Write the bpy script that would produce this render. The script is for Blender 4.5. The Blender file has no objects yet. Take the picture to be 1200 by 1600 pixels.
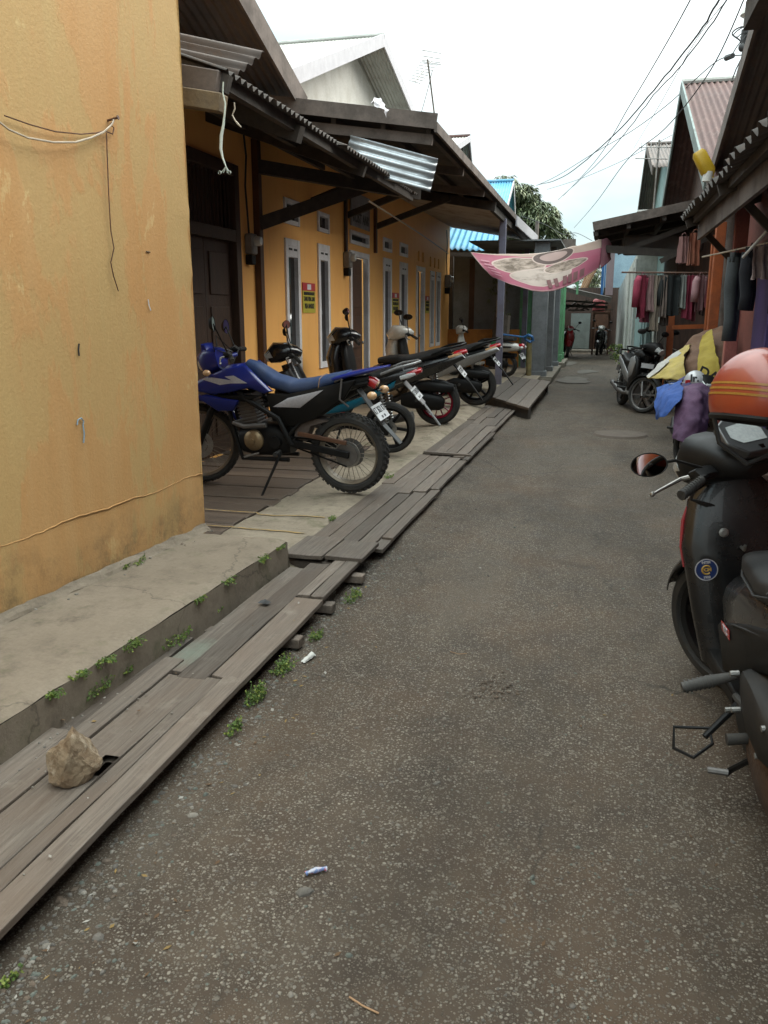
import bpy, bmesh, random
from math import *
from mathutils import Vector, Matrix, noise as mnoise
random.seed(7)
SC = bpy.context.scene
COL = SC.collection
rnd = random.uniform
# ------------------------------------------------------------ camera numbers (measured from the photograph)
FPX = 1300.0; PITCH = atan(310/FPX); YAW = atan(340/(FPX/cos(PITCH))); EYE = 1.55
def _ray(x, y):
    u = (x-600)/FPX; v = (800-y)/FPX
    f = cos(PITCH)+v*sin(PITCH)
    return u*cos(YAW)-f*sin(YAW), u*sin(YAW)+f*cos(YAW), -sin(PITCH)+v*cos(PITCH)
def onX(x, y, X):
    d = _ray(x, y); t = X/d[0]; return Vector((X, d[1]*t, EYE+d[2]*t))
def onY(x, y, Y):
    d = _ray(x, y); t = Y/d[1]; return Vector((d[0]*t, Y, EYE+d[2]*t))
# ------------------------------------------------------------ mesh builder
class MB:
    def __init__(s): s.v = []; s.f = []; s.mi = []; s.m = 0; s.T = None
    def add(s, vs, fs):
        o = len(s.v)
        for p in vs:
            p = Vector(p)
            s.v.append(s.T @ p if s.T else p)
        for f in fs: s.f.append([o+i for i in f]); s.mi.append(s.m)
        return s
    def box(s, x0, x1, y0, y1, z0, z1):
        return s.add([(x, y, z) for x in (x0, x1) for y in (y0, y1) for z in (z0, z1)],
              [(0,1,3,2),(4,6,7,5),(0,4,5,1),(2,3,7,6),(0,2,6,4),(1,5,7,3)])
    def beam(s, a, b, w, h, up=(0,0,1)):
        a = Vector(a); b = Vector(b); d = (b-a).normalized(); u = Vector(up)
        sd = d.cross(u)
        if sd.length < 1e-4: sd = d.cross(Vector((1,0,0)))
        sd.normalize(); u = sd.cross(d)
        vs = [p+sd*i*w/2+u*j*h/2 for p in (a, b) for i, j in ((-1,-1),(1,-1),(1,1),(-1,1))]
        return s.add(vs, [(3,2,1,0),(4,5,6,7),(0,1,5,4),(1,2,6,5),(2,3,7,6),(3,0,4,7)])
    def tube(s, pts, r, n=8, closed=False, cap=True):
        P = [Vector(p) for p in pts]; k = len(P)
        R = r if isinstance(r, (list, tuple)) else [r]*k
        vs = []; nrm = None
        for i, p in enumerate(P):
            if closed: t = P[(i+1) % k]-P[i-1]
            else: t = P[min(i+1, k-1)]-P[max(i-1, 0)]
            t.normalize()
            if nrm is None:
                a = Vector((0,0,1)) if abs(t.z) < .9 else Vector((1,0,0))
                nrm = (a-t*a.dot(t)).normalized()
            else:
                nrm = nrm-t*nrm.dot(t)
                nrm = nrm.normalized() if nrm.length > 1e-6 else t.orthogonal().normalized()
            bn = t.cross(nrm)
            for j in range(n):
                a = 2*pi*j/n
                vs.append(p+(nrm*cos(a)+bn*sin(a))*R[i])
        fs = []
        for i in range(k if closed else k-1):
            for j in range(n):
                a = i*n+j; b = i*n+(j+1) % n; i2 = (i+1) % k
                fs.append((a, b, i2*n+(j+1) % n, i2*n+j))
        if cap and not closed:
            fs.append(tuple(range(n-1, -1, -1))); fs.append(tuple((k-1)*n+j for j in range(n)))
        return s.add(vs, fs)
    def cyl(s, a, b, r, n=12, r2=None): return s.tube([a, b], [r, r if r2 is None else r2], n)
    def lathe(s, prof, n=24, M=None, closed=False):       # profile (radius, height) about local z, M places it
        M = M or Matrix()
        vs = []; k = len(prof)
        for r, h in prof:
            for j in range(n):
                a = 2*pi*j/n; vs.append(M @ Vector((r*cos(a), r*sin(a), h)))
        fs = []
        for i in range(k if closed else k-1):
            for j in range(n):
                i2 = (i+1) % k
                fs.append((i*n+j, i*n+(j+1) % n, i2*n+(j+1) % n, i2*n+j))
        if not closed:
            if prof[0][0] > 1e-5: fs.append(tuple(range(n-1, -1, -1)))
            if prof[-1][0] > 1e-5: fs.append(tuple((k-1)*n+j for j in range(n)))
        return s.add(vs, fs)
    def loft(s, st, n=16, e=2.6, y=0.0, cap=True):         # stations (x, z, half width, half height) along a path in the xz plane
        vs = []; k = len(st)
        for i in range(k):
            x, z, hw, hh = st[i][:4]; yy = st[i][4] if len(st[i]) > 4 else y
            a = st[max(i-1, 0)]; b = st[min(i+1, k-1)]
            t = Vector((b[0]-a[0], 0, b[1]-a[1])).normalized(); u = Vector((-t.z, 0, t.x))
            for j in range(n):
                an = 2*pi*j/n; c = cos(an); d = sin(an)
                cy = copysign(abs(c)**(2/e), c)*hw; cz = copysign(abs(d)**(2/e), d)*hh
                vs.append(Vector((x, yy+cy, z))+u*cz)
        fs = [(i*n+j, i*n+(j+1) % n, (i+1)*n+(j+1) % n, (i+1)*n+j) for i in range(k-1) for j in range(n)]
        if cap: fs += [tuple(range(n-1, -1, -1)), tuple((k-1)*n+j for j in range(n))]
        return s.add(vs, fs)
    def prism(s, poly, y0, y1, ins=0.0):                   # polygon in the xz plane; its two faces inset by ins
        n = len(poly); P = [Vector((p[0], p[1])) for p in poly]
        area = sum(P[i].x*P[(i+1) % n].y-P[(i+1) % n].x*P[i].y for i in range(n))
        sg = 1 if area > 0 else -1
        Q = []
        for i in range(n):
            e1 = (P[i]-P[i-1]).normalized(); e2 = (P[(i+1) % n]-P[i]).normalized()
            nn = Vector((-(e1.y+e2.y), e1.x+e2.x))*sg
            Q.append(P[i]+(nn.normalized()*ins if nn.length > 1e-6 else nn))
        L = [(Q, y0), (P, y0+min(ins, (y1-y0)*.3)), (P, y1-min(ins, (y1-y0)*.3)), (Q, y1)] if ins > 0 else [(P, y0), (P, y1)]
        vs = [(p.x, yy, p.y) for pp, yy in L for p in pp]
        fs = [(i*n+j, i*n+(j+1) % n, (i+1)*n+(j+1) % n, (i+1)*n+j) for i in range(len(L)-1) for j in range(n)]
        fs += [tuple(range(n-1, -1, -1)), tuple((len(L)-1)*n+j for j in range(n))]
        return s.add(vs, fs)
    def ell(s, c, rx, ry, rz, n=12, m=8):
        c = Vector(c); vs = []
        for i in range(m+1):
            t = pi*i/m
            for j in range(n):
                a = 2*pi*j/n; vs.append(c+Vector((rx*sin(t)*cos(a), ry*sin(t)*sin(a), rz*cos(t))))
        return s.add(vs, [(i*n+j, (i+1)*n+j, (i+1)*n+(j+1) % n, i*n+(j+1) % n) for i in range(m) for j in range(n)])
    def grid(s, nu, nv, fn):
        vs = [fn(i/(nu-1), j/(nv-1)) for i in range(nu) for j in range(nv)]
        return s.add(vs, [(i*nv+j, (i+1)*nv+j, (i+1)*nv+j+1, i*nv+j+1) for i in range(nu-1) for j in range(nv-1)])
    def build(s, name, mats, parent=None, ang=38, bev=0, solid=0, sub=0):
        me = bpy.data.meshes.new(name)
        me.from_pydata([tuple(v) for v in s.v], [], s.f)
        mats = mats if isinstance(mats, (list, tuple)) else [mats]
        for m in mats: me.materials.append(m)
        me.polygons.foreach_set('material_index', s.mi)
        bm = bmesh.new(); bm.from_mesh(me); bmesh.ops.remove_doubles(bm, verts=bm.verts, dist=1e-5)
        bmesh.ops.recalc_face_normals(bm, faces=bm.faces); bm.to_mesh(me); bm.free()
        if ang:
            me.polygons.foreach_set('use_smooth', [True]*len(me.polygons))
            me.set_sharp_from_angle(angle=radians(ang))
        me.update()
        o = bpy.data.objects.new(name, me); COL.objects.link(o)
        if parent: o.parent = parent
        if solid:
            md = o.modifiers.new('solid', 'SOLIDIFY'); md.thickness = solid; md.offset = 0
        if bev:
            md = o.modifiers.new('bevel', 'BEVEL'); md.width = bev; md.segments = 2; md.limit_method = 'ANGLE'; md.angle_limit = radians(40)
        if sub:
            md = o.modifiers.new('sub', 'SUBSURF'); md.levels = md.render_levels = sub
        return o
def tag(o, label, cat, group=None, kind=None):
    if label: o['label'] = label
    if cat: o['category'] = cat
    if group: o['group'] = group
    if kind: o['kind'] = kind
    return o
def thing(name, loc, label, cat, group=None, rz=0, rx=0):
    o = bpy.data.objects.new(name, None); COL.objects.link(o); o.location = loc
    o.rotation_euler = (rx, 0, rz); o.empty_display_size = .1
    return tag(o, label, cat, group)
def setting(o): o['kind'] = 'structure'; return o
def cr(P, t):                                              # Catmull-Rom through a list of vectors
    n = len(P)-1; x = min(max(t, 0), 1)*n; i = min(int(x), n-1); f = x-i
    a = P[max(i-1, 0)]; b = P[i]; c = P[i+1]; d = P[min(i+2, n)]
    return .5*((2*b)+(c-a)*f+(2*a-5*b+4*c-d)*f*f+(3*b-a-3*c+d)*f*f*f)
def patch(rows, nu=24, nv=24, wr=0.0, sc=6.0, seed=0):     # cloth through rows of points, wrinkled
    R = [[Vector(p) for p in r] for r in rows]
    b = MB()
    def fn(u, v):
        p = cr([cr(r, v) for r in R], u)
        if wr:
            q = Vector((p.x*sc+seed, p.y*sc, p.z*sc))
            p = p+mnoise.noise_vector(q)*wr+mnoise.noise_vector(q*2.7)*wr*.4
        return p
    return b.grid(nu, nv, fn)
def sag(a, b, s, n=24, wob=0):
    a = Vector(a); b = Vector(b)
    return [a.lerp(b, i/n)+Vector((0, 0, -s*4*(i/n)*(1-i/n)))+(Vector((rnd(-wob, wob), rnd(-wob, wob), rnd(-wob, wob))) if 0 < i < n else Vector()) for i in range(n+1)]
def text_mesh(body, size, mat, parent, M, name='lettering', bold=0.0, sx=1.0):
    cu = bpy.data.curves.new(name, 'FONT'); cu.body = body; cu.size = size; cu.align_x = 'CENTER'; cu.align_y = 'CENTER'
    cu.extrude = .0012; cu.offset = bold
    t = bpy.data.objects.new('tmp', cu); COL.objects.link(t)
    dg = bpy.context.evaluated_depsgraph_get(); dg.update()
    me = bpy.data.meshes.new_from_object(t.evaluated_get(dg)); bpy.data.objects.remove(t)
    me.transform(M @ Matrix.Diagonal((sx, 1, 1, 1))); me.materials.clear(); me.materials.append(mat); me.name = name
    o = bpy.data.objects.new(name, me); COL.objects.link(o); o.parent = parent
    return o
def frame(o, x, y):                                        # matrix from origin, local x direction, local y direction
    x = Vector(x).normalized(); y = Vector(y); y = (y-x*y.dot(x)).normalized(); z = x.cross(y)
    return Matrix(((x.x, y.x, z.x, o[0]), (x.y, y.y, z.y, o[1]), (x.z, y.z, z.z, o[2]), (0,0,0,1)))
# ------------------------------------------------------------ materials
class N:
    def __init__(s, name):
        s.mat = bpy.data.materials.new(name); s.mat.use_nodes = True; s.t = s.mat.node_tree; s.n = s.t.nodes
        s.b = s.n['Principled BSDF']
        s.tc = s.n.new('ShaderNodeTexCoord').outputs['Object']
    def L(s, a, b): s.t.links.new(a, b)
    def set(s, sock, v):
        if hasattr(v, 'is_linked') or hasattr(v, 'links'): s.L(v, sock)
        else: sock.default_value = v if not isinstance(v, tuple) or len(v) != 3 or sock.type != 'RGBA' else (*v, 1)
    def map(s, sc=(1,1,1), loc=(0,0,0), src=None):
        m = s.n.new('ShaderNodeMapping'); m.inputs['Scale'].default_value = sc; m.inputs['Location'].default_value = loc
        s.L(src or s.tc, m.inputs['Vector']); return m.outputs[0]
    def noise(s, scale, det=4, rough=.55, src=None, dist=0, out='Fac'):
        x = s.n.new('ShaderNodeTexNoise'); x.inputs['Scale'].default_value = scale; x.inputs['Detail'].default_value = det
        x.inputs['Roughness'].default_value = rough; x.inputs['Distortion'].default_value = dist
        s.L(src or s.tc, x.inputs['Vector']); return x.outputs[out]
    def vor(s, scale, src=None, out='Distance', feat='F1', rand=1):
        x = s.n.new('ShaderNodeTexVoronoi'); x.feature = feat; x.inputs['Scale'].default_value = scale
        x.inputs['Randomness'].default_value = rand; s.L(src or s.tc, x.inputs['Vector']); return x.outputs[out]
    def ramp(s, f, *stops):
        r = s.n.new('ShaderNodeValToRGB'); e = r.color_ramp.elements
        while len(e) < len(stops): e.new(.5)
        for i, (p, c) in enumerate(stops):
            e[i].position = p; e[i].color = (*c, 1) if isinstance(c, tuple) else (c, c, c, 1)
        s.L(f, r.inputs[0]); return r.outputs[0]
    def mix(s, f, a, b, mode='MIX'):
        m = s.n.new('ShaderNodeMix'); m.data_type = 'RGBA'; m.blend_type = mode
        s.set(m.inputs[0], f); s.set(m.inputs[6], a); s.set(m.inputs[7], b); return m.outputs[2]
    def math(s, op, a, b=0.0, clamp=False):
        m = s.n.new('ShaderNodeMath'); m.operation = op; m.use_clamp = clamp; s.set(m.inputs[0], a); s.set(m.inputs[1], b); return m.outputs[0]
    def xyz(s, src=None):
        x = s.n.new('ShaderNodeSeparateXYZ'); s.L(src or s.tc, x.inputs[0]); return x.outputs
    def bump(s, h, dist=.01, st=1.0):
        b = s.n.new('ShaderNodeBump'); b.inputs['Distance'].default_value = dist; b.inputs['Strength'].default_value = st
        s.L(h, b.inputs['Height']); s.L(b.outputs[0], s.b.inputs['Normal'])
    def orand(s): return s.n.new('ShaderNodeObjectInfo').outputs['Random']
    def done(s, col, rough=.7, metal=0.0, coat=0.0, spec=None):
        s.set(s.b.inputs['Base Color'], col); s.set(s.b.inputs['Roughness'], rough); s.set(s.b.inputs['Metallic'], metal)
        s.b.inputs['Coat Weight'].default_value = coat
        if spec is not None: s.b.inputs['Specular IOR Level'].default_value = spec
        return s.mat
_mc = {}
def M(name, c, c2=None, scale=6, rough=.65, metal=0, coat=0, bump=0.0, st=(1,1,1), dirt=None, damt=.5, dscale=3, fine=0.12, spec=None, orr=0):
    if name in _mc: return _mc[name]
    n = N(name); v = n.map(st)
    c2 = c2 or tuple(x*.82 for x in c)
    f = n.noise(scale, 5, .6, v)
    col = n.mix(n.ramp(f, (.35, 0.0), (.65, 1.0)), c, c2)
    if fine: col = n.mix(1.0, col, n.ramp(n.noise(scale*14, 3, .6, v), (.25, 1-fine*2), (.75, 1.0)), 'MULTIPLY')
    if orr: col = n.mix(1.0, col, n.ramp(n.orand(), (0.0, 1-orr), (1.0, 1.0)), 'MULTIPLY')
    r = rough
    if dirt:
        d = n.ramp(n.noise(dscale, 6, .65), (.5-.02, 0.0), (.68, damt))
        col = n.mix(d, col, dirt); r = n.math('ADD', n.math('MULTIPLY', d, .4), rough, True)
    if bump: n.bump(n.noise(scale*6, 5, .6, v), .01, bump)
    _mc[name] = n.done(col, r, metal, coat, spec)
    return _mc[name]
# ------------------------------------------------------------ special materials
def m_asphalt():
    n = N('asphalt'); 
    big = n.noise(.9, 5, .6); mid = n.noise(5, 5, .65)
    base = n.mix(n.ramp(mid, (.35, 0.0), (.7, 1.0)), (.050, .0355, .025), (.088, .066, .047))
    base = n.mix(n.ramp(big, (.48, 0.0), (.68, .75)), base, (.095, .058, .034))
    h = None
    warp = n.mix(.012, n.tc, n.noise(40, 2, .5, out='Color'), 'ADD')
    for sc, lo, col1, col2, th in ((92, .44, (.136,.116,.092), (.300,.268,.218), .45), (165, .36, (.090,.074,.057), (.205,.175,.138), .48), (52, .74, (.118,.100,.080), (.225,.197,.158), .38)):
        cell = n.vor(sc, warp, 'Color'); d = n.vor(sc, warp, 'Distance')
        cx = n.xyz(cell)
        dens = n.math('ADD', cx[0], n.math('MULTIPLY', n.math('SUBTRACT', n.noise(2.2, 3), .5), .9))
        on = n.ramp(dens, (lo, 0.0), (lo+.05, 1.0))
        shape = n.ramp(n.math('ADD', d, n.math('MULTIPLY', cx[1], .18)), (th-.04, 1.0), (th+.06, 0.0))
        k = n.math('MULTIPLY', on, shape)
        base = n.mix(k, base, n.mix(cx[2], col1, col2))
        hh = n.math('MULTIPLY', k, n.math('SUBTRACT', 1.0, d)); h = hh if h is None else n.math('ADD', h, n.math('MULTIPLY', hh, .7))
    dk = n.ramp(n.noise(1.3, 7, .72, n.map((1, .35, 1), (4, 2, 0)), .4), (.44, 1.0), (.70, .58))
    base = n.mix(1.0, base, dk, 'MULTIPLY')
    oil = n.ramp(n.noise(2.6, 4, .6, n.map((1, .6, 1), (1, 7, 0)), .6), (.66, 0.0), (.74, .55)); base = n.mix(oil, base, (.026, .021, .017))
    dust = n.ramp(n.noise(.7, 6, .7, n.map((1.6, .3, 1), (7, 1, 0))), (.52, 0.0), (.7, .4)); base = n.mix(dust, base, (.135, .112, .086))
    crk = n.vor(1.1, n.mix(.3, n.tc, n.noise(2.5, 6, .65, out='Color'), 'ADD'), 'Distance', 'DISTANCE_TO_EDGE'); ck = n.math('MULTIPLY', n.ramp(crk, (0.0, .8), (.012, 0.0)), n.ramp(n.noise(.8, 3), (.5, 0.0), (.6, 1.0))); base = n.mix(ck, base, (.022, .018, .014))
    h = n.math('ADD', h, n.math('MULTIPLY', n.noise(160, 3), .5))
    n.bump(h, .006, .9)
    return n.done(base, n.ramp(mid, (.3, .62), (.7, .85)), spec=.22)
def m_nearwall():
    n = N('peeling_yellow_paint')
    st = n.map((1, 1.6, .16), (0, 0, 3)); w = n.noise(7, 5, .6, st)
    col = n.mix(n.ramp(w, (.32, 0.0), (.68, 1.0)), (.455, .252, .098), (.470, .282, .120))
    col = n.mix(n.ramp(n.noise(1.1, 4, .6, n.map((1, 1, .5), (3, 1, 7))), (.42, 0.0), (.66, .45)), col, (.455, .228, .080))
    # old greenish yellow coat showing where the orange has flaked, long vertical patches with hard torn edges
    p = n.math('ADD', n.noise(1.5, 8, .62, n.map((1, 1.25, .5), (1.3, .4, 2.2)), 0.35), n.math('MULTIPLY', n.noise(18, 4, .7, st), .10))
    flake = n.ramp(p, (.535, 0.0), (.560, .62), (.68, .8))
    col = n.mix(flake, col, n.mix(n.ramp(w, (.3, 0.0), (.7, 1.0)), (.43, .310, .135), (.42, .280, .115)))
    p2 = n.ramp(n.noise(2.6, 9, .72, n.map((1, 1.2, .62), (8, 3, 1)), .3), (.62, 0.0), (.645, .38))
    col = n.mix(p2, col, (.60, .46, .22))
    stre = n.ramp(n.noise(16, 4, .6, n.map((1, 1, .05))), (.52, 0.0), (.75, .28))
    col = n.mix(stre, col, (.42, .250, .105))
    z = n.xyz()[2]
    damp = n.math('MULTIPLY', n.ramp(n.math('ADD', z, n.math('MULTIPLY', n.noise(5, 5), .35)), (.42, 1.0), (.66, 0.0)), .55)
    col = n.mix(damp, col, (.30, .175, .075))
    base_ = n.math('MULTIPLY', n.ramp(z, (.26, 1.0), (.62, 0.0)), n.ramp(n.noise(4.5, 7, .72), (.46, 0.0), (.62, 1.0))); col = n.mix(n.math('MULTIPLY', base_, .75), col, (.105, .075, .042))
    fl = n.ramp(n.noise(26, 5, .7), (.70, 0.0), (.73, .5)); col = n.mix(fl, col, (.50, .40, .25))
    col = n.mix(1.0, col, n.ramp(n.noise(60, 4, .7), (.2, .86), (.7, 1.0)), 'MULTIPLY')
    n.bump(n.math('ADD', n.math('MULTIPLY', flake, -.35), n.math('MULTIPLY', n.noise(70, 4, .6), .5)), .006, .7)
    return n.done(col, .62, spec=.3)
def m_orange():
    n = N('orange_house_paint')
    col = n.mix(n.ramp(n.noise(2.5, 5, .6, n.map((1, 1, .4))), (.35, 0.0), (.7, 1.0)), (.88, .475, .145), (.84, .425, .125))
    z = n.xyz()[2]
    up = n.math('MULTIPLY', n.ramp(n.math('ADD', z, n.math('MULTIPLY', n.noise(2, 5), .8)), (.05, 0.0), (1.0, 1.0)), .0)
    col = n.mix(n.ramp(n.noise(9, 5, .7, n.map((1, 1, .12))), (.55, 0.0), (.8, .35)), col, (.50, .25, .09))
    col = n.mix(n.ramp(n.noise(30, 4, .7), (.66, 0.0), (.7, .3)), col, (.62, .40, .2))
    n.bump(n.noise(60, 4), .004, .4)
    return n.done(col, .6, spec=.3)
def m_plank(stain=None):
    n = N('weathered_plank')
    shift = n.t.nodes.new('ShaderNodeVectorMath'); shift.operation = 'ADD'
    cb = n.t.nodes.new('ShaderNodeCombineXYZ'); r = n.orand()
    n.L(n.math('MULTIPLY', r, 37.0), cb.inputs[0]); n.L(n.math('MULTIPLY', r, 91.0), cb.inputs[1])
    n.L(n.tc, shift.inputs[0]); n.L(cb.outputs[0], shift.inputs[1]); tc = shift.outputs[0]
    g = n.noise(3.0, 7, .65, n.map((30, 1.2, 30), src=tc), .6); big = n.noise(2.2, 5, .6, n.map((2, .8, 2), src=tc))
    col = n.mix(n.ramp(g, (.30, 0.0), (.72, 1.0)), (.076, .060, .048), (.172, .144, .119))
    col = n.mix(n.ramp(big, (.40, 0.0), (.68, .7)), col, (.118, .086, .064))
    col = n.mix(n.ramp(n.noise(3.0, 7, .65, n.map((60, 1.5, 60), (3, 3, 3), src=tc), .3), (.62, 0.0), (.70, .7)), col, (.055, .042, .034))
    col = n.mix(n.ramp(n.noise(6, 6, .7, src=tc), (.58, 0.0), (.70, .45)), col, (.20, .172, .140))
    col = n.mix(1.0, col, n.ramp(r, (0.0, .60), (1.0, 1.22)), 'MULTIPLY')
    if stain:
        q = n.xyz(n.map((7, 4.2, 0), (-stain[0]*7, -stain[1]*4.2, 0))); dd = n.math('ADD', n.math('MULTIPLY', q[0], q[0]), n.math('MULTIPLY', q[1], q[1]))
        col = n.mix(n.ramp(n.math('ADD', dd, n.math('MULTIPLY', n.noise(24, 5, .7), .8)), (.35, .5), (.95, 0.0)), col, (.15, .195, .155))
    n.bump(n.math('ADD', g, n.math('MULTIPLY', n.noise(90, 4, .6, n.map((2, .3, 1), src=tc)), .4)), .004, .7)
    return n.done(col, .72, spec=.3)
def m_concrete(name, a, b, stain, moss=0.0):
    n = N(name)
    f = n.noise(2.2, 7, .65); g = n.noise(9, 6, .7)
    col = n.mix(n.ramp(f, (.34, 0.0), (.66, 1.0)), a, b)
    col = n.mix(n.ramp(g, (.50, 0.0), (.72, .65)), col, stain)
    col = n.mix(n.ramp(n.noise(3.3, 7, .7, n.map(loc=(5, 2, 1))), (.60, 0.0), (.72, .5)), col, tuple(x*.45 for x in stain))
    crack = n.vor(.5, n.mix(.35, n.tc, n.noise(3, 5, .6, out='Color'), 'ADD'), 'Distance', 'DISTANCE_TO_EDGE')
    col = n.mix(n.ramp(crack, (.0, .45), (.004, 0.0)), col, tuple(x*.3 for x in stain))
    if moss: col = n.mix(n.ramp(n.noise(4, 6, .7, n.map(loc=(9, 9, 0))), (.54, 0.0), (.7, moss)), col, (.055, .068, .022))
    col = n.mix(1.0, col, n.ramp(n.noise(70, 4, .7), (.25, .78), (.7, 1.0)), 'MULTIPLY')
    n.bump(n.math('ADD', n.math('MULTIPLY', g, .6), n.math('MULTIPLY', n.noise(80, 4, .7), .5)), .006, .6)
    return n.done(col, .85, spec=.25)
def m_rust(name, a, b, c, rough=.6, metal=.0, sc=3):
    n = N(name)
    col = n.mix(n.ramp(n.noise(sc, 6, .65), (.35, 0.0), (.65, 1.0)), a, b)
    col = n.mix(n.ramp(n.noise(sc*2.2, 6, .7, n.map((1, 1, .6), (4, 4, 4))), (.52, 0.0), (.68, .8)), col, c)
    col = n.mix(1.0, col, n.ramp(n.noise(sc*15, 4, .7), (.2, .75), (.7, 1.0)), 'MULTIPLY')
    return n.done(col, rough, metal)
A_ROAD = m_asphalt(); A_NEAR = m_nearwall(); A_OR = m_orange(); A_PLANK = m_plank()
A_LEDGE = m_concrete('ledge_concrete', (.228,.186,.140), (.178,.144,.107), (.110,.088,.065), .45)
A_APRON = m_concrete('apron_concrete', (.31,.260,.195), (.215,.175,.128), (.115,.094,.070), .6)
A_KERB = m_concrete('kerb_concrete', (.25,.22,.18), (.19,.165,.13), (.10,.09,.07), .35)
A_GROUND = M('packed_soil', (.105,.080,.057), (.070,.054,.040), 4, .95, bump=.5, dirt=(.05,.045,.035))
A_DECK = M('dark_deck_wood', (.165,.120,.088), (.105,.078,.060), 3, .55, st=(1,14,14), bump=.3, orr=.35)
A_TIMBER = M('dark_roof_timber', (.078,.064,.052), (.050,.041,.034), 3, .8, st=(4,4,4), bump=.3, orr=.2)
A_TIMB2 = M('brown_grey_timber', (.16,.125,.105), (.10,.080,.068), 3, .8, bump=.3, dirt=(.06,.048,.04))
A_BROWN = M('brown_gloss_timber', (.115,.050,.025), (.075,.034,.019), 4, .5, bump=.2)
A_DOORW = M('dark_brown_door_wood', (.075,.040,.024), (.045,.026,.018), 3, .5, st=(6,6,1), bump=.3)
A_WHITE = M('white_trim_paint', (.82,.82,.85), (.74,.74,.77), 5, .5, dirt=(.36,.33,.30), damt=.4)
A_OFFW = M('off_white_plaster', (.62,.61,.57), (.54,.53,.49), 2, .7, dirt=(.40,.38,.33), damt=.5)
A_GLASS = M('dark_window_glass', (.030,.026,.024), (.020,.018,.017), 2, .08, fine=0, spec=.6)
A_CURT = M('grey_green_curtain', (.22,.23,.21), (.15,.16,.15), 8, .5, st=(1,4,.3), fine=.05)
A_RUST = m_rust('rusty_dark_roof_sheet', (.085,.072,.062), (.058,.050,.044), (.11,.068,.045), .75)
A_RUST2 = m_rust('brown_roof_sheet', (.145,.118,.103), (.100,.084,.074), (.15,.095,.065), .7)
A_REDR = m_rust('red_rusted_roof_sheet', (.105,.050,.041), (.080,.040,.034), (.16,.10,.08), .75)
A_ZINC = M('bright_zinc_sheet', (.42,.45,.47), (.33,.355,.37), 3, .38, .55, dirt=(.20,.20,.20), damt=.4)
A_GREYR = M('grey_roof_sheet', (.42,.42,.385), (.35,.35,.32), 2, .55, dirt=(.24,.23,.20), damt=.5)
A_BLUER = M('sky_blue_roof_sheet', (.085,.33,.52), (.065,.26,.42), 2, .5, dirt=(.25,.33,.36), damt=.5)
A_GREYP = M('grey_column_paint', (.20,.21,.22), (.165,.175,.18), 2, .6, dirt=(.09,.09,.085), damt=.5)
A_GREENP = M('mint_green_paint', (.16,.40,.20), (.13,.33,.165), 2, .6, dirt=(.08,.15,.07), damt=.4)
A_TEAL = M('pale_teal_plaster', (.27,.40,.40), (.22,.33,.33), 2, .8, dirt=(.18,.20,.15), damt=.7)
A_BLUEP = M('bright_blue_paint', (.035,.16,.40), (.03,.12,.30), 3, .55)
A_LILAC = M('lilac_grey_post_paint', (.195,.19,.26), (.16,.155,.21), 4, .5, dirt=(.12,.10,.10), damt=.5)
A_PINKP = M('salmon_pink_paint', (.47,.155,.125), (.38,.12,.10), 3, .6, dirt=(.20,.08,.06), damt=.5)
A_ORP = M('orange_post_paint', (.44,.115,.03), (.34,.085,.022), 3, .55, dirt=(.16,.06,.03), damt=.5)
A_PURP = M('violet_paint', (.095,.065,.20), (.07,.05,.15), 3, .6)
A_REDW = M('dull_red_wall_paint', (.24,.075,.055), (.17,.052,.040), 3, .7)
A_TANP = M('tan_board', (.36,.215,.115), (.29,.17,.09), 3, .8)
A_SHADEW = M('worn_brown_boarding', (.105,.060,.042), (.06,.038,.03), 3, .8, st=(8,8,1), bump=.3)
A_BLACK = M('black_plastic', (.006,.006,.0065), (.009,.0085,.008), 8, .5, dirt=(.024,.019,.015), damt=.4, spec=.22)
A_GLOSSB = M('glossy_black_paint', (.008,.008,.009), (.011,.010,.010), 4, .24, coat=.3, fine=0, dirt=(.04,.032,.026), damt=.3, dscale=4)
A_RUBBER = M('tyre_rubber', (.020,.019,.018), (.034,.031,.028), 12, .8, dirt=(.085,.070,.052), damt=.45, dscale=8)
A_METAL = M('dull_steel', (.42,.41,.39), (.30,.29,.27), 10, .4, .85, dirt=(.12,.09,.07), damt=.5)
A_CHROME = M('chrome', (.75,.75,.75), (.68,.68,.68), 10, .14, 1.0, fine=0)
A_MIRROR = M('mirror_glass', (.90,.91,.92), (.88,.88,.9), 3, .02, 1.0, fine=0)
A_ALLOY = M('grey_alloy', (.20,.19,.18), (.14,.13,.125), 9, .45, .6, dirt=(.07,.055,.042), damt=.6)
A_BRONZE = M('bronze_cover', (.30,.215,.120), (.22,.155,.085), 8, .4, .6)
A_RIM = M('dusty_gold_rim', (.26,.215,.160), (.20,.165,.125), 9, .45, .5, dirt=(.12,.10,.08))
A_REDRIM = M('crimson_rim', (.36,.015,.04), (.28,.012,.032), 6, .3, coat=.4)
A_BLUEB = M('deep_blue_body', (.009,.020,.18), (.007,.015,.135), 5, .3, coat=.3, fine=.03)
A_BLUES = M('blue_seat_vinyl', (.030,.060,.155), (.023,.047,.12), 9, .5, dirt=(.11,.13,.18), damt=.4)
A_CYAN = M('cyan_body', (.005,.12,.18), (.004,.09,.14), 5, .3, coat=.3, fine=.03)
A_GREYB = M('silver_grey_body', (.26,.255,.25), (.28,.275,.27), 5, .35, .25, coat=.3)
A_WHITEB = M('white_body', (.58,.565,.52), (.50,.485,.45), 5, .3, coat=.3, dirt=(.30,.26,.20), damt=.3)
A_PALE = M('pale_grey_panel', (.50,.48,.50), (.43,.41,.43), 5, .45)
A_SEAT = M('black_seat_vinyl', (.011,.0105,.0105), (.016,.015,.015), 12, .45, dirt=(.035,.032,.03), damt=.4, spec=.4)
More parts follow.
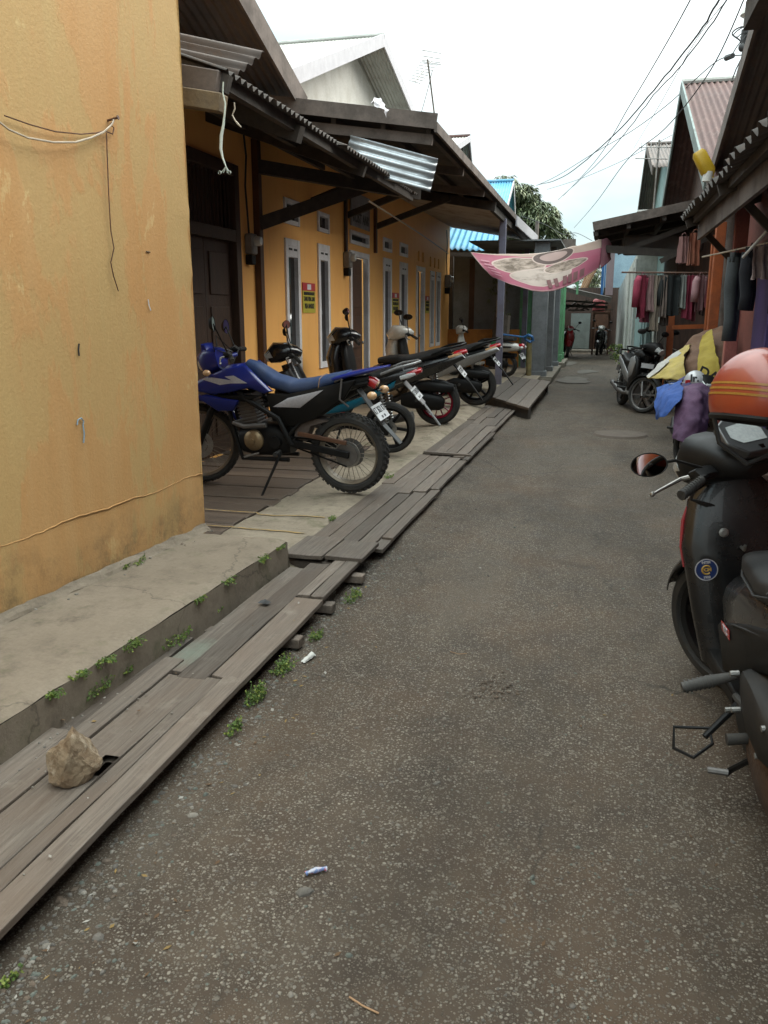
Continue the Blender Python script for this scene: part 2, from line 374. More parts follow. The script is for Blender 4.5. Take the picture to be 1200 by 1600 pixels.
A_TAIL = M('red_tail_lens', (.42,.012,.018), (.34,.010,.014), 9, .15, coat=.5, fine=.03)
A_AMBER = M('pale_amber_lens', (.62,.38,.20), (.5,.29,.14), 9, .2, coat=.5, fine=.03)
A_CLEAR = M('clear_lens', (.55,.56,.55), (.45,.46,.45), 9, .12, coat=.6, fine=0)
A_PLATE = M('white_plate', (.66,.66,.66), (.58,.58,.58), 8, .4, dirt=(.35,.33,.30), damt=.3)
A_INK = M('black_ink', (.015,.015,.016), (.02,.02,.02), 8, .6, fine=0)
A_REDB = M('red_body', (.36,.012,.018), (.28,.010,.014), 5, .3, coat=.4)
A_GLAZE = M('meter_housing', (.28,.27,.25), (.20,.19,.18), 8, .5)
A_CABLE = M('black_cable', (.02,.02,.02), (.03,.03,.03), 8, .6, fine=0)
A_WCABLE = M('dirty_white_cable', (.45,.38,.29), (.34,.28,.21), 20, .6, fine=0)
A_MUD = M('mud_caked', (.085,.043,.020), (.052,.028,.015), 8, .9, bump=.6, dirt=(.035,.026,.02), damt=.8)
# ------------------------------------------------------------ generic building bits
def corr(name, p00, p10, p01, mat, parent, pitch=.076, amp=.011, thick=.0015, jag=0, sagv=0):
    """corrugated sheet: ribs run p00->p01 (the slope); the waves step along p00->p10"""
    a, b, c = Vector(p00), Vector(p10), Vector(p01); U = b-a; V = c-a; nrm = U.cross(V).normalized()
    if nrm.z < 0: nrm = -nrm
    nu = max(8, int(U.length/pitch*6)); nv = 6
    offs = [rnd(-jag, jag) for _ in range(int(U.length/.75)+3)]
    def fn(u, v):
        w = U.length*u
        o = offs[int(w/.75)]
        vv = v+(o*v/V.length if V.length else 0)
        return a+U*u+V*vv+nrm*(amp*sin(2*pi*w/pitch)+sagv*mnoise.noise(Vector((w*.8, v*2, 3))))
    b2 = MB(); b2.grid(nu, nv, fn)
    return b2.build(name, mat, parent, ang=60, solid=thick*2)
def wall_open(b, X, y0, y1, z0, z1, ops, depth=.12):       # wall facing +x with real openings (ya,yb,za,zb) and reveals
    ys = sorted({y0, y1, *[o[0] for o in ops], *[o[1] for o in ops]}); zs = sorted({z0, z1, *[o[2] for o in ops], *[o[3] for o in ops]})
    for i in range(len(ys)-1):
        for j in range(len(zs)-1):
            cy = (ys[i]+ys[i+1])/2; cz = (zs[j]+zs[j+1])/2
            if any(o[0] < cy < o[1] and o[2] < cz < o[3] for o in ops): continue
            b.add([(X, ys[i], zs[j]), (X, ys[i+1], zs[j]), (X, ys[i+1], zs[j+1]), (X, ys[i], zs[j+1])], [(0,1,2,3)])
    for ya, yb, za, zb in ops:
        P = [(ya, za), (yb, za), (yb, zb), (ya, zb)]
        for k in range(4):
            p, q = P[k], P[(k+1) % 4]
            b.add([(X, *p), (X, *q), (X-depth, *q), (X-depth, *p)], [(0,1,2,3)])
def ring(b, X, ya, yb, za, zb, w, d0=-.04, d1=.025):       # window or door frame lying round an opening of a wall facing +x
    b.box(X+d0, X+d1, ya, ya+w, za, zb); b.box(X+d0, X+d1, yb-w, yb, za, zb)
    b.box(X+d0, X+d1-.002, ya+w, yb-w, za, za+w); b.box(X+d0, X+d1-.002, ya+w, yb-w, zb-w, zb)
# ============================================================ SETTING
b = MB(); b.box(-160, 160, -40, 260, -.30, -.05); setting(b.build('ground', A_GROUND, ang=0))
def road_z(x, y): return .012*mnoise.noise(Vector((x*.9, y*.6, 0)))+.006*mnoise.noise(Vector((x*4, y*4, 1)))
b = MB()
def fr(u, v):
    y = -2.2+u*u*42+u*2; x = -1.62+v*(3.6)
    return Vector((x, y, road_z(x, y) if y < 14 else road_z(x, y)*.6))
b.grid(150, 44, fr); setting(b.build('road', A_ROAD, ang=70))
# forecourt of the orange house: concrete strip with lumpy edge, then timber decking
def apron_z(x, y):
    lum = max(0, min(1, (y-8.6)/1.5))*max(0, min(1, (14.2-y)/1.0))
    e = max(0, 1-abs(x+1.93)/.28)
    return .095+.020*mnoise.noise(Vector((x*2, y*1.6, 5)))+.008*mnoise.noise(Vector((x*7, y*6, 1)))+lum*e*(.05+.05*mnoise.noise(Vector((x*1.5, y*2.6, 2)))) - (.05*max(0, 1-abs(x+1.70)/.1))
b = MB()
b.grid(16, 200, lambda u, v: Vector((-2.42+u*.72, 4.45+v*10.6, apron_z(-2.42+u*.72, 4.45+v*10.6))))
b.grid(6, 60, lambda u, v: Vector((-1.70, 4.45+v*10.6, apron_z(-1.70, 4.45+v*10.6)-.16*u)))
setting(b.build('concrete_apron', A_APRON, ang=60))
b = MB(); b.box(-3.82, -2.2, 8.95, 15.0, -.04, .085); setting(b.build('forecourt_floor', A_APRON, ang=0))
yl = M('worn_yellow_line_paint', (.40,.26,.085), (.28,.19,.08), 14, .8, dirt=(.20,.165,.12), damt=.97, dscale=16)
for i, y in enumerate((5.18, 5.62)):
    b = MB(); b.grid(60, 3, lambda u, v: Vector((-3.3+u*1.42, y+.012*sin(u*9)+(v-.5)*.020, (apron_z(-3.3+u*1.42, y)+.006 if u > .64 else .1085))))
    setting(b.build('yellow_line', yl, ang=0))
# terrace slab further along with its small wooden ramp
b = MB(); b.box(-3.9, -1.62, 15.4, 22.2, -.04, .22); b.box(-1.62, -1.25, 17.6, 19.2, -.04, .20)
setting(b.build('terrace_floor', A_APRON, bev=.015))
b = MB(); b.prism([(-1.62, .0), (-1.62, .215), (-1.03, .03), (-1.0, 0)], 15.9, 17.9); b.T = None
b.box(-1.55, -1.02, 19.25, 24.0, -.03, .12); b.box(-1.30, -.98, 25.4, 28.0, -.03, .14)
setting(b.build('kerb', A_KERB, bev=.02))
b = MB()
b.grid(10, 160, lambda u, v: Vector((-1.42+u*.44, 4.78+v*10.5, max(-.03, min(1, v*14)*min(1, (1-v)*10)*(.078*(1-u)**1.3+.018*mnoise.noise(Vector((u*5, v*60, 3))))-.012-.05*max(0, 1-v*14)))))
setting(b.build('road_shoulder', A_ROAD, ang=70))
# weathered repair patches and damp stain on the far road are part of the road surface
pm = M('pale_dried_cement', (.14,.124,.102), (.11,.096,.080), 6, .9, dirt=(.09,.08,.07), damt=.9, dscale=5)
for cx, cy, rx, ry in ((-.55, 20.5, .55, 1.3), (-.3, 23.6, .35, 1.0), (-.9, 27.5, .3, 1.6)):
    b = MB(); k = 40
    b.add([(cx, cy, .014)]+[(cx+rx*(.75+.35*mnoise.noise(Vector((cos(2*pi*i/k)*1.6, sin(2*pi*i/k)*1.6, cy))))*cos(2*pi*i/k), cy+ry*(.75+.35*mnoise.noise(Vector((cos(2*pi*i/k)*1.6, sin(2*pi*i/k)*1.6, cy+4))))*sin(2*pi*i/k), .014) for i in range(k)], [(0, i+1, (i+1) % k+1) for i in range(k)])
    setting(b.build('cement_patch', pm, ang=0))
b = MB(); b.lathe([(0, .005), (.33, .004), (.36, -.03)], 36, Matrix.Translation((.33, 11.3, .017)))
tag(b.build('manhole_cover', M('worn_concrete_lid', (.105,.080,.060), (.080,.060,.045), 9, .85, bump=.5)), 'flat round concrete drain cover set in the dark asphalt', 'drain cover')
# ------------------------------------------------------------ near yellow house
nh = thing('yellow_house', (-2.29, 4.56, 0), 'near yellow house with tall blank wall of peeling yellow paint', 'house')
b = MB()
c0 = Vector((-2.302, 4.56)); d0 = Vector((-2.434-(-2.288), 2.861-4.551)).normalized()
def nw(t, z): p = c0+d0*t; return Vector((p.x+2.29+.012*(z-.25)*0, p.y-4.56, z))
NW = Vector((-d0.y*-1, d0.x*-1)); 
b.grid(90, 130, lambda u, v: nw(u*6.4, .20+v*4.6)+Vector((.006*mnoise.noise(Vector((u*9, v*7, 0)))+(.014*mnoise.noise(Vector((v*30, 1, 1)))-.004 if u == 0 else 0), (.012*mnoise.noise(Vector((v*34, 2, 5))) if u == 0 else 0), 0)))
q = nw(0, .20); w = Vector((-3.6, .35, 0))
b.add([q, q+w, q+w+Vector((0, 0, 4.6)), nw(0, 4.8)], [(0, 1, 2, 3)])
b.build('wall', A_NEAR, nh, ang=30)
b = MB(); 
b.grid(120, 4, lambda u, v: nw(u*6.4, .245)+Vector((.004+.035*(1-v)+.012*mnoise.noise(Vector((u*60, v*2, 3))), 0, .045*v+.02*mnoise.noise(Vector((u*45, v, 0)))))); b.build('broken_footing', A_LEDGE, nh, ang=0)
b = MB()
pts = []
for i in range(61):
    t = i/60*2.6; pts.append(nw(t, .60+.020*mnoise.noise(Vector((t*3, 0, 0)))+.008*mnoise.noise(Vector((t*17, 0, 0)))-.012*t)+Vector((.005, 0, 0)))
b.tube([p-Vector((.0045, 0, 0)) for p in pts], .0035, 5); b.build('plaster_seam', M('seam_plaster', (.47,.26,.09), (.40,.22,.08), 20, .8, dirt=(.2,.12,.06)), nh)
# small scratches and a blue chalk mark on the paint
def nwp(px, py):                                           # a point on the wall plane seen at that spot of the photo
    d = Vector(_ray(px, py)); nn = Vector((-d0.y, d0.x)); t = nn.dot(c0)/nn.dot(Vector((d.x, d.y)))
    return Vector((d.x*t, d.y*t, EYE+d.z*t))+Vector((.006, 0, 0))
def loc(p): return p-Vector((-2.29, 4.56, 0))
for nm, pts, r, m in (('scratch', [(122, 537), (121, 546), (122, 556)], .004, A_INK), ('scratch', [(227, 393), (233, 394)], .003, A_INK), ('scratch', [(230, 468), (231, 476), (234, 485)], .003, A_WHITE),
    ('blue_mark', [(119, 664), (120, 656), (125, 653), (129, 658), (128, 664), (130, 677), (129, 692)], .0035, M('blue_chalk', (.20,.30,.38), (.25,.32,.36), 30, .9))):
    b = MB(); b.tube([loc(nwp(*p)) for p in pts], r, 5); b.build(nm, m, nh)
# wire hooked over a nail
b = MB(); b.tube([nwp(-30, 178)+Vector((.03,0,0))]+[nwp(x, y)+Vector((.035, 0, 0)) for x, y in ((0, 203), (30, 216), (70, 223), (105, 223), (130, 216), (150, 207), (163, 195), (166, 188))], .0045, 6)
tag(b.build('hanging_wire', A_WCABLE), 'thick cream wire sagging along the yellow wall to a nail', 'wire')
b = MB(); b.tube([nwp(x, y)+Vector((.015, 0, 0)) for x, y in ((0, 181), (40, 195), (80, 206), (120, 210), (145, 208), (158, 205), (170, 210), (172, 200), (166, 195), (172, 187))], .003, 6)
tag(b.build('hanging_wire', A_BROWN), 'thin brown wire sagging above the cream wire on the yellow wall', 'wire')
b = MB(); b.tube([nwp(x, y)+Vector((.012, 0, 0)) for x, y in ((161, 208), (163, 260), (165, 310), (168, 360), (173, 388), (168, 410), (172, 430), (180, 455))], .0032, 6)
tag(b.build('hanging_wire', A_BROWN), 'brown wire end hanging straight down the yellow wall from the nail', 'wire')
n0 = nwp(168, 190); b = MB(); b.cyl(n0-Vector((.03, 0, 0)), n0+Vector((.05, 0, .015)), .006, 8); b.cyl(n0+Vector((.05, 0, .015)), n0+Vector((.054, 0, .016)), .011, 8)
tag(b.build('nail', A_BROWN), 'rusty nail in the yellow wall holding the wires', 'nail')
# concrete ledge along it
b = MB()
def ledge_edge(y): return -1.841+(y-2.114)*.048
def fl(u, v):
    y = -2.0+v*6.46; x = -2.75+u*(ledge_edge(y)+2.75)
    if u > .93: x += .008*mnoise.noise(Vector((0, y*7, 0)))
    return Vector((x, y, .25+.006*mnoise.noise(Vector((x*3, y*3, 0)))-(.015*max(0, (u-.95)/.05))))
b.grid(24, 150, fl)
b.grid(5, 150, lambda u, v: Vector((ledge_edge(-2+v*6.46)+.004+.01*mnoise.noise(Vector((u*3, v*40, 2)))*u, -2.0+v*6.46, .235-u*.30)))
y1 = 4.46; b.add([(-2.75, y1, .25), (ledge_edge(y1), y1, .235), (ledge_edge(y1)+.01, y1+.05, -.05), (-2.75, y1+.05, -.05)], [(0, 1, 2, 3)])
tag(b.build('concrete_ledge', A_LEDGE, ang=50), 'raised concrete ledge running along the foot of the yellow wall', 'ledge', kind='structure')
# ------------------------------------------------------------ boardwalks: every board a part of its section
def board(parent, base, x0, x1, y0, y1, z, th=.026, skew=0, gap=.006, notch=None, tilt=0, mat=None):
    bb = MB(); nx, ny = 4, max(6, int((y1-y0)/.12))
    s1, s2 = rnd(0, 99), rnd(0, 99)
    def P(u, v, top):
        y = y0+v*(y1-y0); xx = x0+gap/2+u*(x1-x0-gap)+skew*v
        e = 0
        if u == 0: e = .006*mnoise.noise(Vector((y*3, s1, 0)))
        if u == 1: e = .006*mnoise.noise(Vector((y*3, s2, 0)))
        if v == 1: y += .015*mnoise.noise(Vector((xx*30, s1, 5)))
        if v == 0: y += .015*mnoise.noise(Vector((xx*30, s2, 5)))
        return Vector((xx+e, y, z+tilt*v+.005*mnoise.noise(Vector((xx*4, y*1.3, s1)))-(0 if top else th)))-Vector(base)
    vs = [P(i/(nx-1), j/(ny-1), t) for t in (1, 0) for i in range(nx) for j in range(ny)]
    o = nx*ny; fs = []
    skip = set()
    for i in range(nx-1):
        for j in range(ny-1):
            if notch and notch(vs[i*ny+j]+Vector(base)): skip.add((i, j)); continue
            a = i*ny+j; fs += [(a, a+ny, a+ny+1, a+1), (o+a, o+a+1, o+a+ny+1, o+a+ny)]
    for j in range(ny-1): a = j; fs.append((a, a+1, o+a+1, o+a)); a = (nx-1)*ny+j; fs.append((a, o+a, o+a+1, a+1))
    for i in range(nx-1): a = i*ny; fs.append((a, o+a, o+a+ny, a+ny)); a = i*ny+ny-1; fs.append((a, a+ny, o+a+ny, o+a))
    bb.add(vs, fs)
    return bb.build('board', mat or A_PLANK, parent, ang=35, bev=.003)
BG = 'boardwalk sections beside the road'
def section(loc0, label): return thing('boardwalk', loc0, label, 'boardwalk', BG)
s = section((-1.6, 1.5, 0), 'long near boardwalk section of worn boards under the rock'); B0 = (-1.6, 1.5, 0)
board(s, B0, -1.415, -1.318, -1.2, 2.90, .105); board(s, B0, -1.480, -1.415, .4, 2.88, .103)
hole = lambda p: p.x > -1.56 and 2.06 < p.y < 2.22
board(s, B0, -1.655, -1.480, -1.2, 2.87, .100, notch=hole); board(s, B0, -1.745, -1.655, -1.0, 3.02, .108); board(s, B0, -1.835, -1.745, .2, 2.35, .104)
board(s, B0, -1.845, -1.750, 2.36, 3.30, .085); 
s = section((-1.6, 3.6, 0), 'middle boardwalk section with joist ends sticking out at the road edge'); B0 = (-1.6, 3.6, 0)
board(s, B0, -1.475, -1.318, 2.90, 3.90, .104, mat=A_PLANK); board(s, B0, -1.610, -1.480, 2.86, 4.52, .100); board(s, B0, -1.735, -1.612, 2.92, 4.42, .094, skew=.03, mat=m_plank((-1.66+1.6, 3.12-3.6)))
board(s, B0, -1.400, -1.318, 3.92, 4.62, .110); board(s, B0, -1.475, -1.402, 3.93, 4.60, .108)
for y, m in ((4.49, .055), (3.97, .035), (3.48, .03)):
    b = MB(); b.box(-.25, -1.318+m+1.6, y-.035-3.6, y+.035-3.6, .012, .060); b.build('joist', A_PLANK, s, bev=.006)
s = section((-1.6, 4.75, 0), 'short crosswise boardwalk section of two broad pale boards past the ledge end'); B0 = (-1.6, 4.75, 0)
board(s, B0, -1.80, -1.54, 4.55, 5.02, .135, tilt=-.01); board(s, B0, -1.54, -1.30, 4.58, 4.95, .13, skew=.01); board(s, B0, -1.36, -1.27, 4.97, 5.3, .08)
b = MB(); b.box(-.22, .20, -.17, -.10, .02, .085); b.build('joist', A_PLANK, s, bev=.006)
s = section((-1.55, 6.2, 0), 'grey boardwalk section along the forecourt beside the blue motorcycle'); B0 = (-1.55, 6.2, 0)
for x0, x1, ya, yb, z in ((-1.80, -1.685, 5.0, 6.95, .100), (-1.685, -1.575, 4.97, 6.80, .104), (-1.575, -1.46, 4.93, 6.57, .102), (-1.46, -1.345, 4.95, 6.66, .098), (-1.345, -1.26, 5.2, 6.80, .088),
    (-1.80, -1.685, 6.97, 8.55, .102), (-1.685, -1.575, 6.83, 8.5, .098), (-1.575, -1.46, 6.6, 8.47, .106), (-1.46, -1.34, 6.70, 8.42, .100), (-1.34, -1.26, 6.84, 8.30, .090)):
    board(s, B0, x0, x1, ya, yb, .1+(z-.1)*.3, skew=.02)
s = section((-1.5, 11.0, 0), 'farthest boardwalk section of narrow loose boards below the ramp'); B0 = (-1.5, 11.0, 0)
for x0, x1, ya, yb, z in ((-1.77, -1.66, 8.62, 11.6, .10), (-1.66, -1.54, 8.58, 11.2, .115), (-1.54, -1.42, 8.56, 11.9, .105), (-1.42, -1.30, 8.5, 11.0, .10), (-1.30, -1.235, 8.35, 10.44, .09),
    (-1.76, -1.64, 11.65, 14.3, .10), (-1.64, -1.53, 11.25, 14.6, .098), (-1.53, -1.41, 11.95, 14.2, .105), (-1.41, -1.29, 11.05, 13.9, .10), (-1.29, -1.235, 10.47, 13.2, .09)):
    board(s, B0, x0, x1, ya, yb, .1+(z-.1)*.3, skew=.03)
b = MB(); b.beam((-.24, -2.45, .125), (.26, -2.43, .105), .05, .02); b.build('joist', A_PLANK, s)
s = thing('wooden_ramp', (-1.35, 15.3, 0), 'small tilted ramp of broad grey boards up to the terrace', 'ramp'); 
for k in range(4):
    b = MB(); y0 = 13.6-15.3+k*.02; 
    x0 = -.42+k*.20; P = [Vector((x0, -1.9+k*-.28+.3, .25-k*.018)), Vector((x0+.195, -2.15-k*.28+.3, .235-k*.018)), Vector((x0+.24, 2.1, .27-k*.02)), Vector((x0+.045, 2.3, .285-k*.02))]
    b.add(P+[p-Vector((0, 0, .04)) for p in P], [(0,1,2,3),(7,6,5,4),(0,4,5,1),(1,5,6,2),(2,6,7,3),(3,7,4,0)]); b.build('board', A_PLANK, s, bev=.005)
b = MB(); b.beam((-.40, -1.55, .12), (.38, -2.60, .08), .05, .20); b.build('joist', A_TIMBER, s, ang=0); b = MB(); b.beam((-.40, 2.1, .12), (.38, 2.0, .08), .05, .20); b.build('joist', A_TIMBER, s, ang=0)
# decking in front of the orange house
s = thing('timber_deck', (-3.1, 6.5, 0), 'dark timber decking between the yellow wall and the orange house', 'decking')
y = 4.62
while y < 8.9:
    w = rnd(.16, .25); b = MB(); b.box(-1.6, .68+rnd(-.03, .03), y-6.5+.006, y+w-6.5-.006, .062, .100+rnd(-.006, .006)); b.build('board', A_DECK, s, bev=.004); y += w
# rock, stones, litter
b = MB()
bm = bmesh.new(); bmesh.ops.create_icosphere(bm, subdivisions=4, radius=1)
for v in bm.verts:
    p = v.co.copy(); q = p*1.35+Vector((3, 1, 8))
    for cut in ((Vector((.75,.35,.5)), .66), (Vector((-.8,.2,.5)), .62), (Vector((.1,-.9,.35)), .60), (Vector((.3,.7,.6)), .62), (Vector((-.3,-.5,.8)), .72), (Vector((.9,-.4,.1)), .7)):
        nn = cut[0].normalized(); d = p.dot(nn)-cut[1]
        if d > 0: p -= nn*d*.92
    p *= 1+.16*mnoise.noise(q)+.07*mnoise.noise(q*3)+.03*mnoise.noise(q*8)
    if p.z > .30 and abs(p.x+.12) < .24: p.z += .22*max(0, 1-abs(p.x+.12)/.24)*max(0, 1-abs(p.y-.15)/.5)
    v.co = Vector((p.x*.072, p.y*.092, p.z*.098))
rk = bpy.data.meshes.new('rock'); bm.to_mesh(rk); bm.free()
n = N('tan_rock'); f = n.noise(14, 7, .65)
rc = n.mix(n.ramp(f, (.35, 0.0), (.65, 1.0)), (.13, .080, .042), (.26, .195, .125)); rc = n.mix(n.ramp(n.noise(40, 5, .7), (.55, 0.0), (.7, .7)), rc, (.10, .06, .033))
rc = n.mix(n.ramp(n.noise(9, 5, .7, n.map(loc=(2, 2, 2))), (.56, 0.0), (.64, .7)), rc, (.40, .33, .24)); n.bump(n.noise(60, 6, .7), .006, 1); rk.materials.append(n.done(rc, .9))
o = bpy.data.objects.new('rock', rk); COL.objects.link(o); o.location = (-1.545, 2.075, .175); o.rotation_euler = (0, 0, radians(-22))
tag(o, 'jagged tan rock sitting on the near boards beside a broken hole', 'rock')
STONES = [M('pale_stone', (.24,.215,.18), (.18,.16,.132), 20, .9), M('grey_stone', (.145,.13,.112), (.105,.093,.08), 20, .9), M('brown_stone', (.135,.10,.072), (.095,.072,.054), 20, .9), M('greenish_stone', (.135,.148,.125), (.105,.115,.098), 20, .9)]
def pebble(b, x, y, z, r, m):
    b.m = m; a = rnd(0, pi); k = rnd(.55, .95); h = rnd(.30, .6); n = random.choice((5, 6, 7))
    jit = [rnd(.75, 1.15) for _ in range(n)]; vs = []
    for rr, zz in ((1, -.2), (.9, .45), (.5, 1.0)):
        for i in range(n):
            t = 2*pi*i/n; lx = r*rr*jit[i]*cos(t); ly = r*k*rr*jit[i]*sin(t)
            vs.append((x+lx*cos(a)-ly*sin(a), y+lx*sin(a)+ly*cos(a), z+h*r*zz+rnd(-.05, .05)*r))
    fs = [(l*n+i, l*n+(i+1) % n, (l+1)*n+(i+1) % n, (l+1)*n+i) for l in range(2) for i in range(n)]+[tuple(2*n+i for i in range(n))]
    b.add(vs, fs); b.m = 0
b = MB(); random.seed(11)
for k in range(12000):
    u = random.random()**1.7; y = .9+u*9; x = rnd(-1.25, 1.3); r = rnd(.0022, .0062)*(1+.0*y)
    if random.random() < .05: r *= rnd(1.4, 2.1)
    pebble(b, x, y, road_z(x, y)-.0005, r, random.choice((0, 0, 1, 1, 2, 1, 3)))
for k in range(1500):
    y = 1.0+random.random()**1.5*5.0; x = -1.34+abs(random.gauss(0, .11)); r = rnd(.003, .011)*(1.6 if random.random() < .07 else 1)
    pebble(b, x, y, road_z(x, y), r, random.choice((0, 1, 1, 2, 2, 3)))
tag(b.build('gravel', STONES, ang=0), 'loose pale gravel chips scattered over the near asphalt', 'gravel', kind='stuff')
b = MB()
for k in range(70):
    y = rnd(1.6, 2.8); x = -1.755+rnd(-.05, .12) if k % 3 else rnd(-1.8, -1.35); pebble(b, x, y, .106, rnd(.002, .007), random.choice((0, 0, 1)))
for k in range(25):
    t = rnd(0, 2.5); p = c0+d0*t; pebble(b, p.x+rnd(.02, .10), p.y, .252, rnd(.003, .013), random.choice((0, 1, 2)))
tag(b.build('rubble', STONES, ang=0), 'plaster crumbs strewn over the boards and ledge below the yellow wall', 'rubble', kind='stuff')
for x, y, r, m, lab in ((-.70, 1.865, .030, 1, 'flat grey stone lying on the asphalt just below the candy wrapper'), (-.69, 1.36, .022, 3, 'greenish stone at the bottom edge of the asphalt'), (-1.17, 2.13, .022, 0, 'pale stone beside the board edge below the rock')):
    b = MB(); pebble(b, 0, 0, 0, r, 0); tag(b.build('stone', STONES[m], ang=0, bev=.002), lab, 'stone').location = (x, y, road_z(x, y))
w0 = Vector((-.694, 1.947, .012)); b = MB(); b.T = Matrix.Translation(w0) @ Matrix.Rotation(radians(35), 4, 'Z')
b.tube([(-.030, 0, 0), (-.022, 0, .003), (0, 0, .004), (.022, 0, .003), (.030, 0, 0)], [.008, .0045, .009, .0045, .008], 10)
n = N('candy_foil'); tag(b.build('candy_wrapper', n.done(n.mix(n.ramp(n.vor(90, out='Distance'), (.3, 0.0), (.4, 1.0)), (.40, .10, .14), n.mix(n.ramp(n.noise(60), (.5, 0.0), (.52, 1.0)), (.40, .40, .46), (.14, .20, .38))), .3)), 'small pink and blue twisted candy wrapper on the asphalt', 'wrapper')
def gz(x, y, up=.004): return Vector((x, y, road_z(x, y)+up))
for pts, r, m, lab, cat in (([(-.478, 1.552), (-.44, 1.535), (-.40, 1.524)], .0024, A_TANP, 'straight straw-coloured stick lying on the asphalt', 'stick'), ([(-.60, 3.62), (-.555, 3.60), (-.52, 3.615)], .0016, A_TANP, 'short pale splinter on the asphalt far from the stick', 'splinter')):
    b = MB(); b.tube([gz(*p) for p in pts], r, 6); tag(b.build('stick', m), lab, cat)
b = MB(); random.seed(5)
b.tube([gz(.055, 1.40), gz(.045, 1.47, .01), gz(.05, 1.53, .008), gz(.06, 1.57)], .002, 5)
for k in range(16):
    t = rnd(0, 1); p = gz(.05, 1.42+.14*t, .008); b.tube([p, p+Vector((rnd(-.04, .04), rnd(-.02, .04), rnd(0, .012)))], .0012, 4)
tag(b.build('dead_weed', A_BROWN), 'dry brown sprig of dead weed lying on the asphalt', 'weed')
b = MB(); random.seed(8)
for k in range(90): x = -.36+random.gauss(0, .07); y = 3.27+random.gauss(0, .07); pebble(b, x, y, road_z(x, y)+rnd(0, .006), rnd(.003, .011), 0)
tag(b.build('soil_clump', STONES[2], ang=0), 'crumbled dark clump of soil in the middle of the road', 'soil', kind='stuff')
LEAF = [M('weed_green', (.085,.145,.020), (.058,.10,.015), 20, .7), M('weed_yellow_green', (.20,.235,.035), (.15,.18,.028), 20, .7)]
b = MB(); random.seed(77)
for k in range(420):
    y = 1.0+random.random()**1.3*9; x = -1.27+abs(random.gauss(0, .16)) if k % 3 else rnd(-1.2, .9)
    if k % 7 == 0: x, z = rnd(-1.82, -1.35), .112
    else: z = road_z(x, y)+.004
    a = rnd(0, 6.28); L_ = rnd(.004, .013); w_ = L_*rnd(.2, .6); c_ = Vector((x, y, z)); u_ = Vector((cos(a), sin(a), rnd(-.1, .3)))*L_; v_ = Vector((-sin(a), cos(a), rnd(-.3, .3)))*w_
    b.m = random.choice((0, 0, 1, 2)); b.add([c_-u_, c_+v_, c_+u_, c_-v_], [(0, 1, 2, 3)])
tag(b.build('leaf_litter', [M('dry_leaf_brown', (.13,.075,.035), (.09,.05,.025), 20, .9), M('dry_leaf_yellow', (.28,.18,.06), (.2,.13,.045), 20, .9), M('paper_bits', (.34,.32,.28), (.26,.24,.21), 20, .9)], ang=0), 'dry leaf crumbs and paper bits gathered along the boardwalk edge', 'litter', kind='stuff')
def weed(x, y, z, r, h, n, label, hang=0):
    b = MB()
    for k in range(n):
        a = rnd(0, 2*pi); q = sqrt(random.random()); p = Vector((x+r*.45*q*cos(a), y+r*q*sin(a), z)); tip = p+Vector((rnd(-.4, .4)*r*.6+hang*.02, rnd(-.5, .5)*r, h*rnd(.3, 1)-hang*h*.9))
        b.m = 0; b.tube([p, p.lerp(tip, .5)+Vector((hang*.012, 0, .004)), tip], .0009, 3, cap=False)
        for j in range(7):
            t = rnd(.25, 1.05); c = p.lerp(tip, t); s_ = rnd(.006, .012); d = Vector((rnd(-1, 1), rnd(-1, 1), rnd(-.2, .6))).normalized(); e = d.orthogonal().normalized()*s_*.45
            b.m = random.choice((0, 0, 1)); b.add([c, c+d*s_*.5+e, c+d*s_, c+d*s_*.5-e], [(0, 1, 2, 3)])
    tag(b.build('weed', LEAF, ang=0), label, 'weed', 'weeds along the ledge and boards')
random.seed(21)
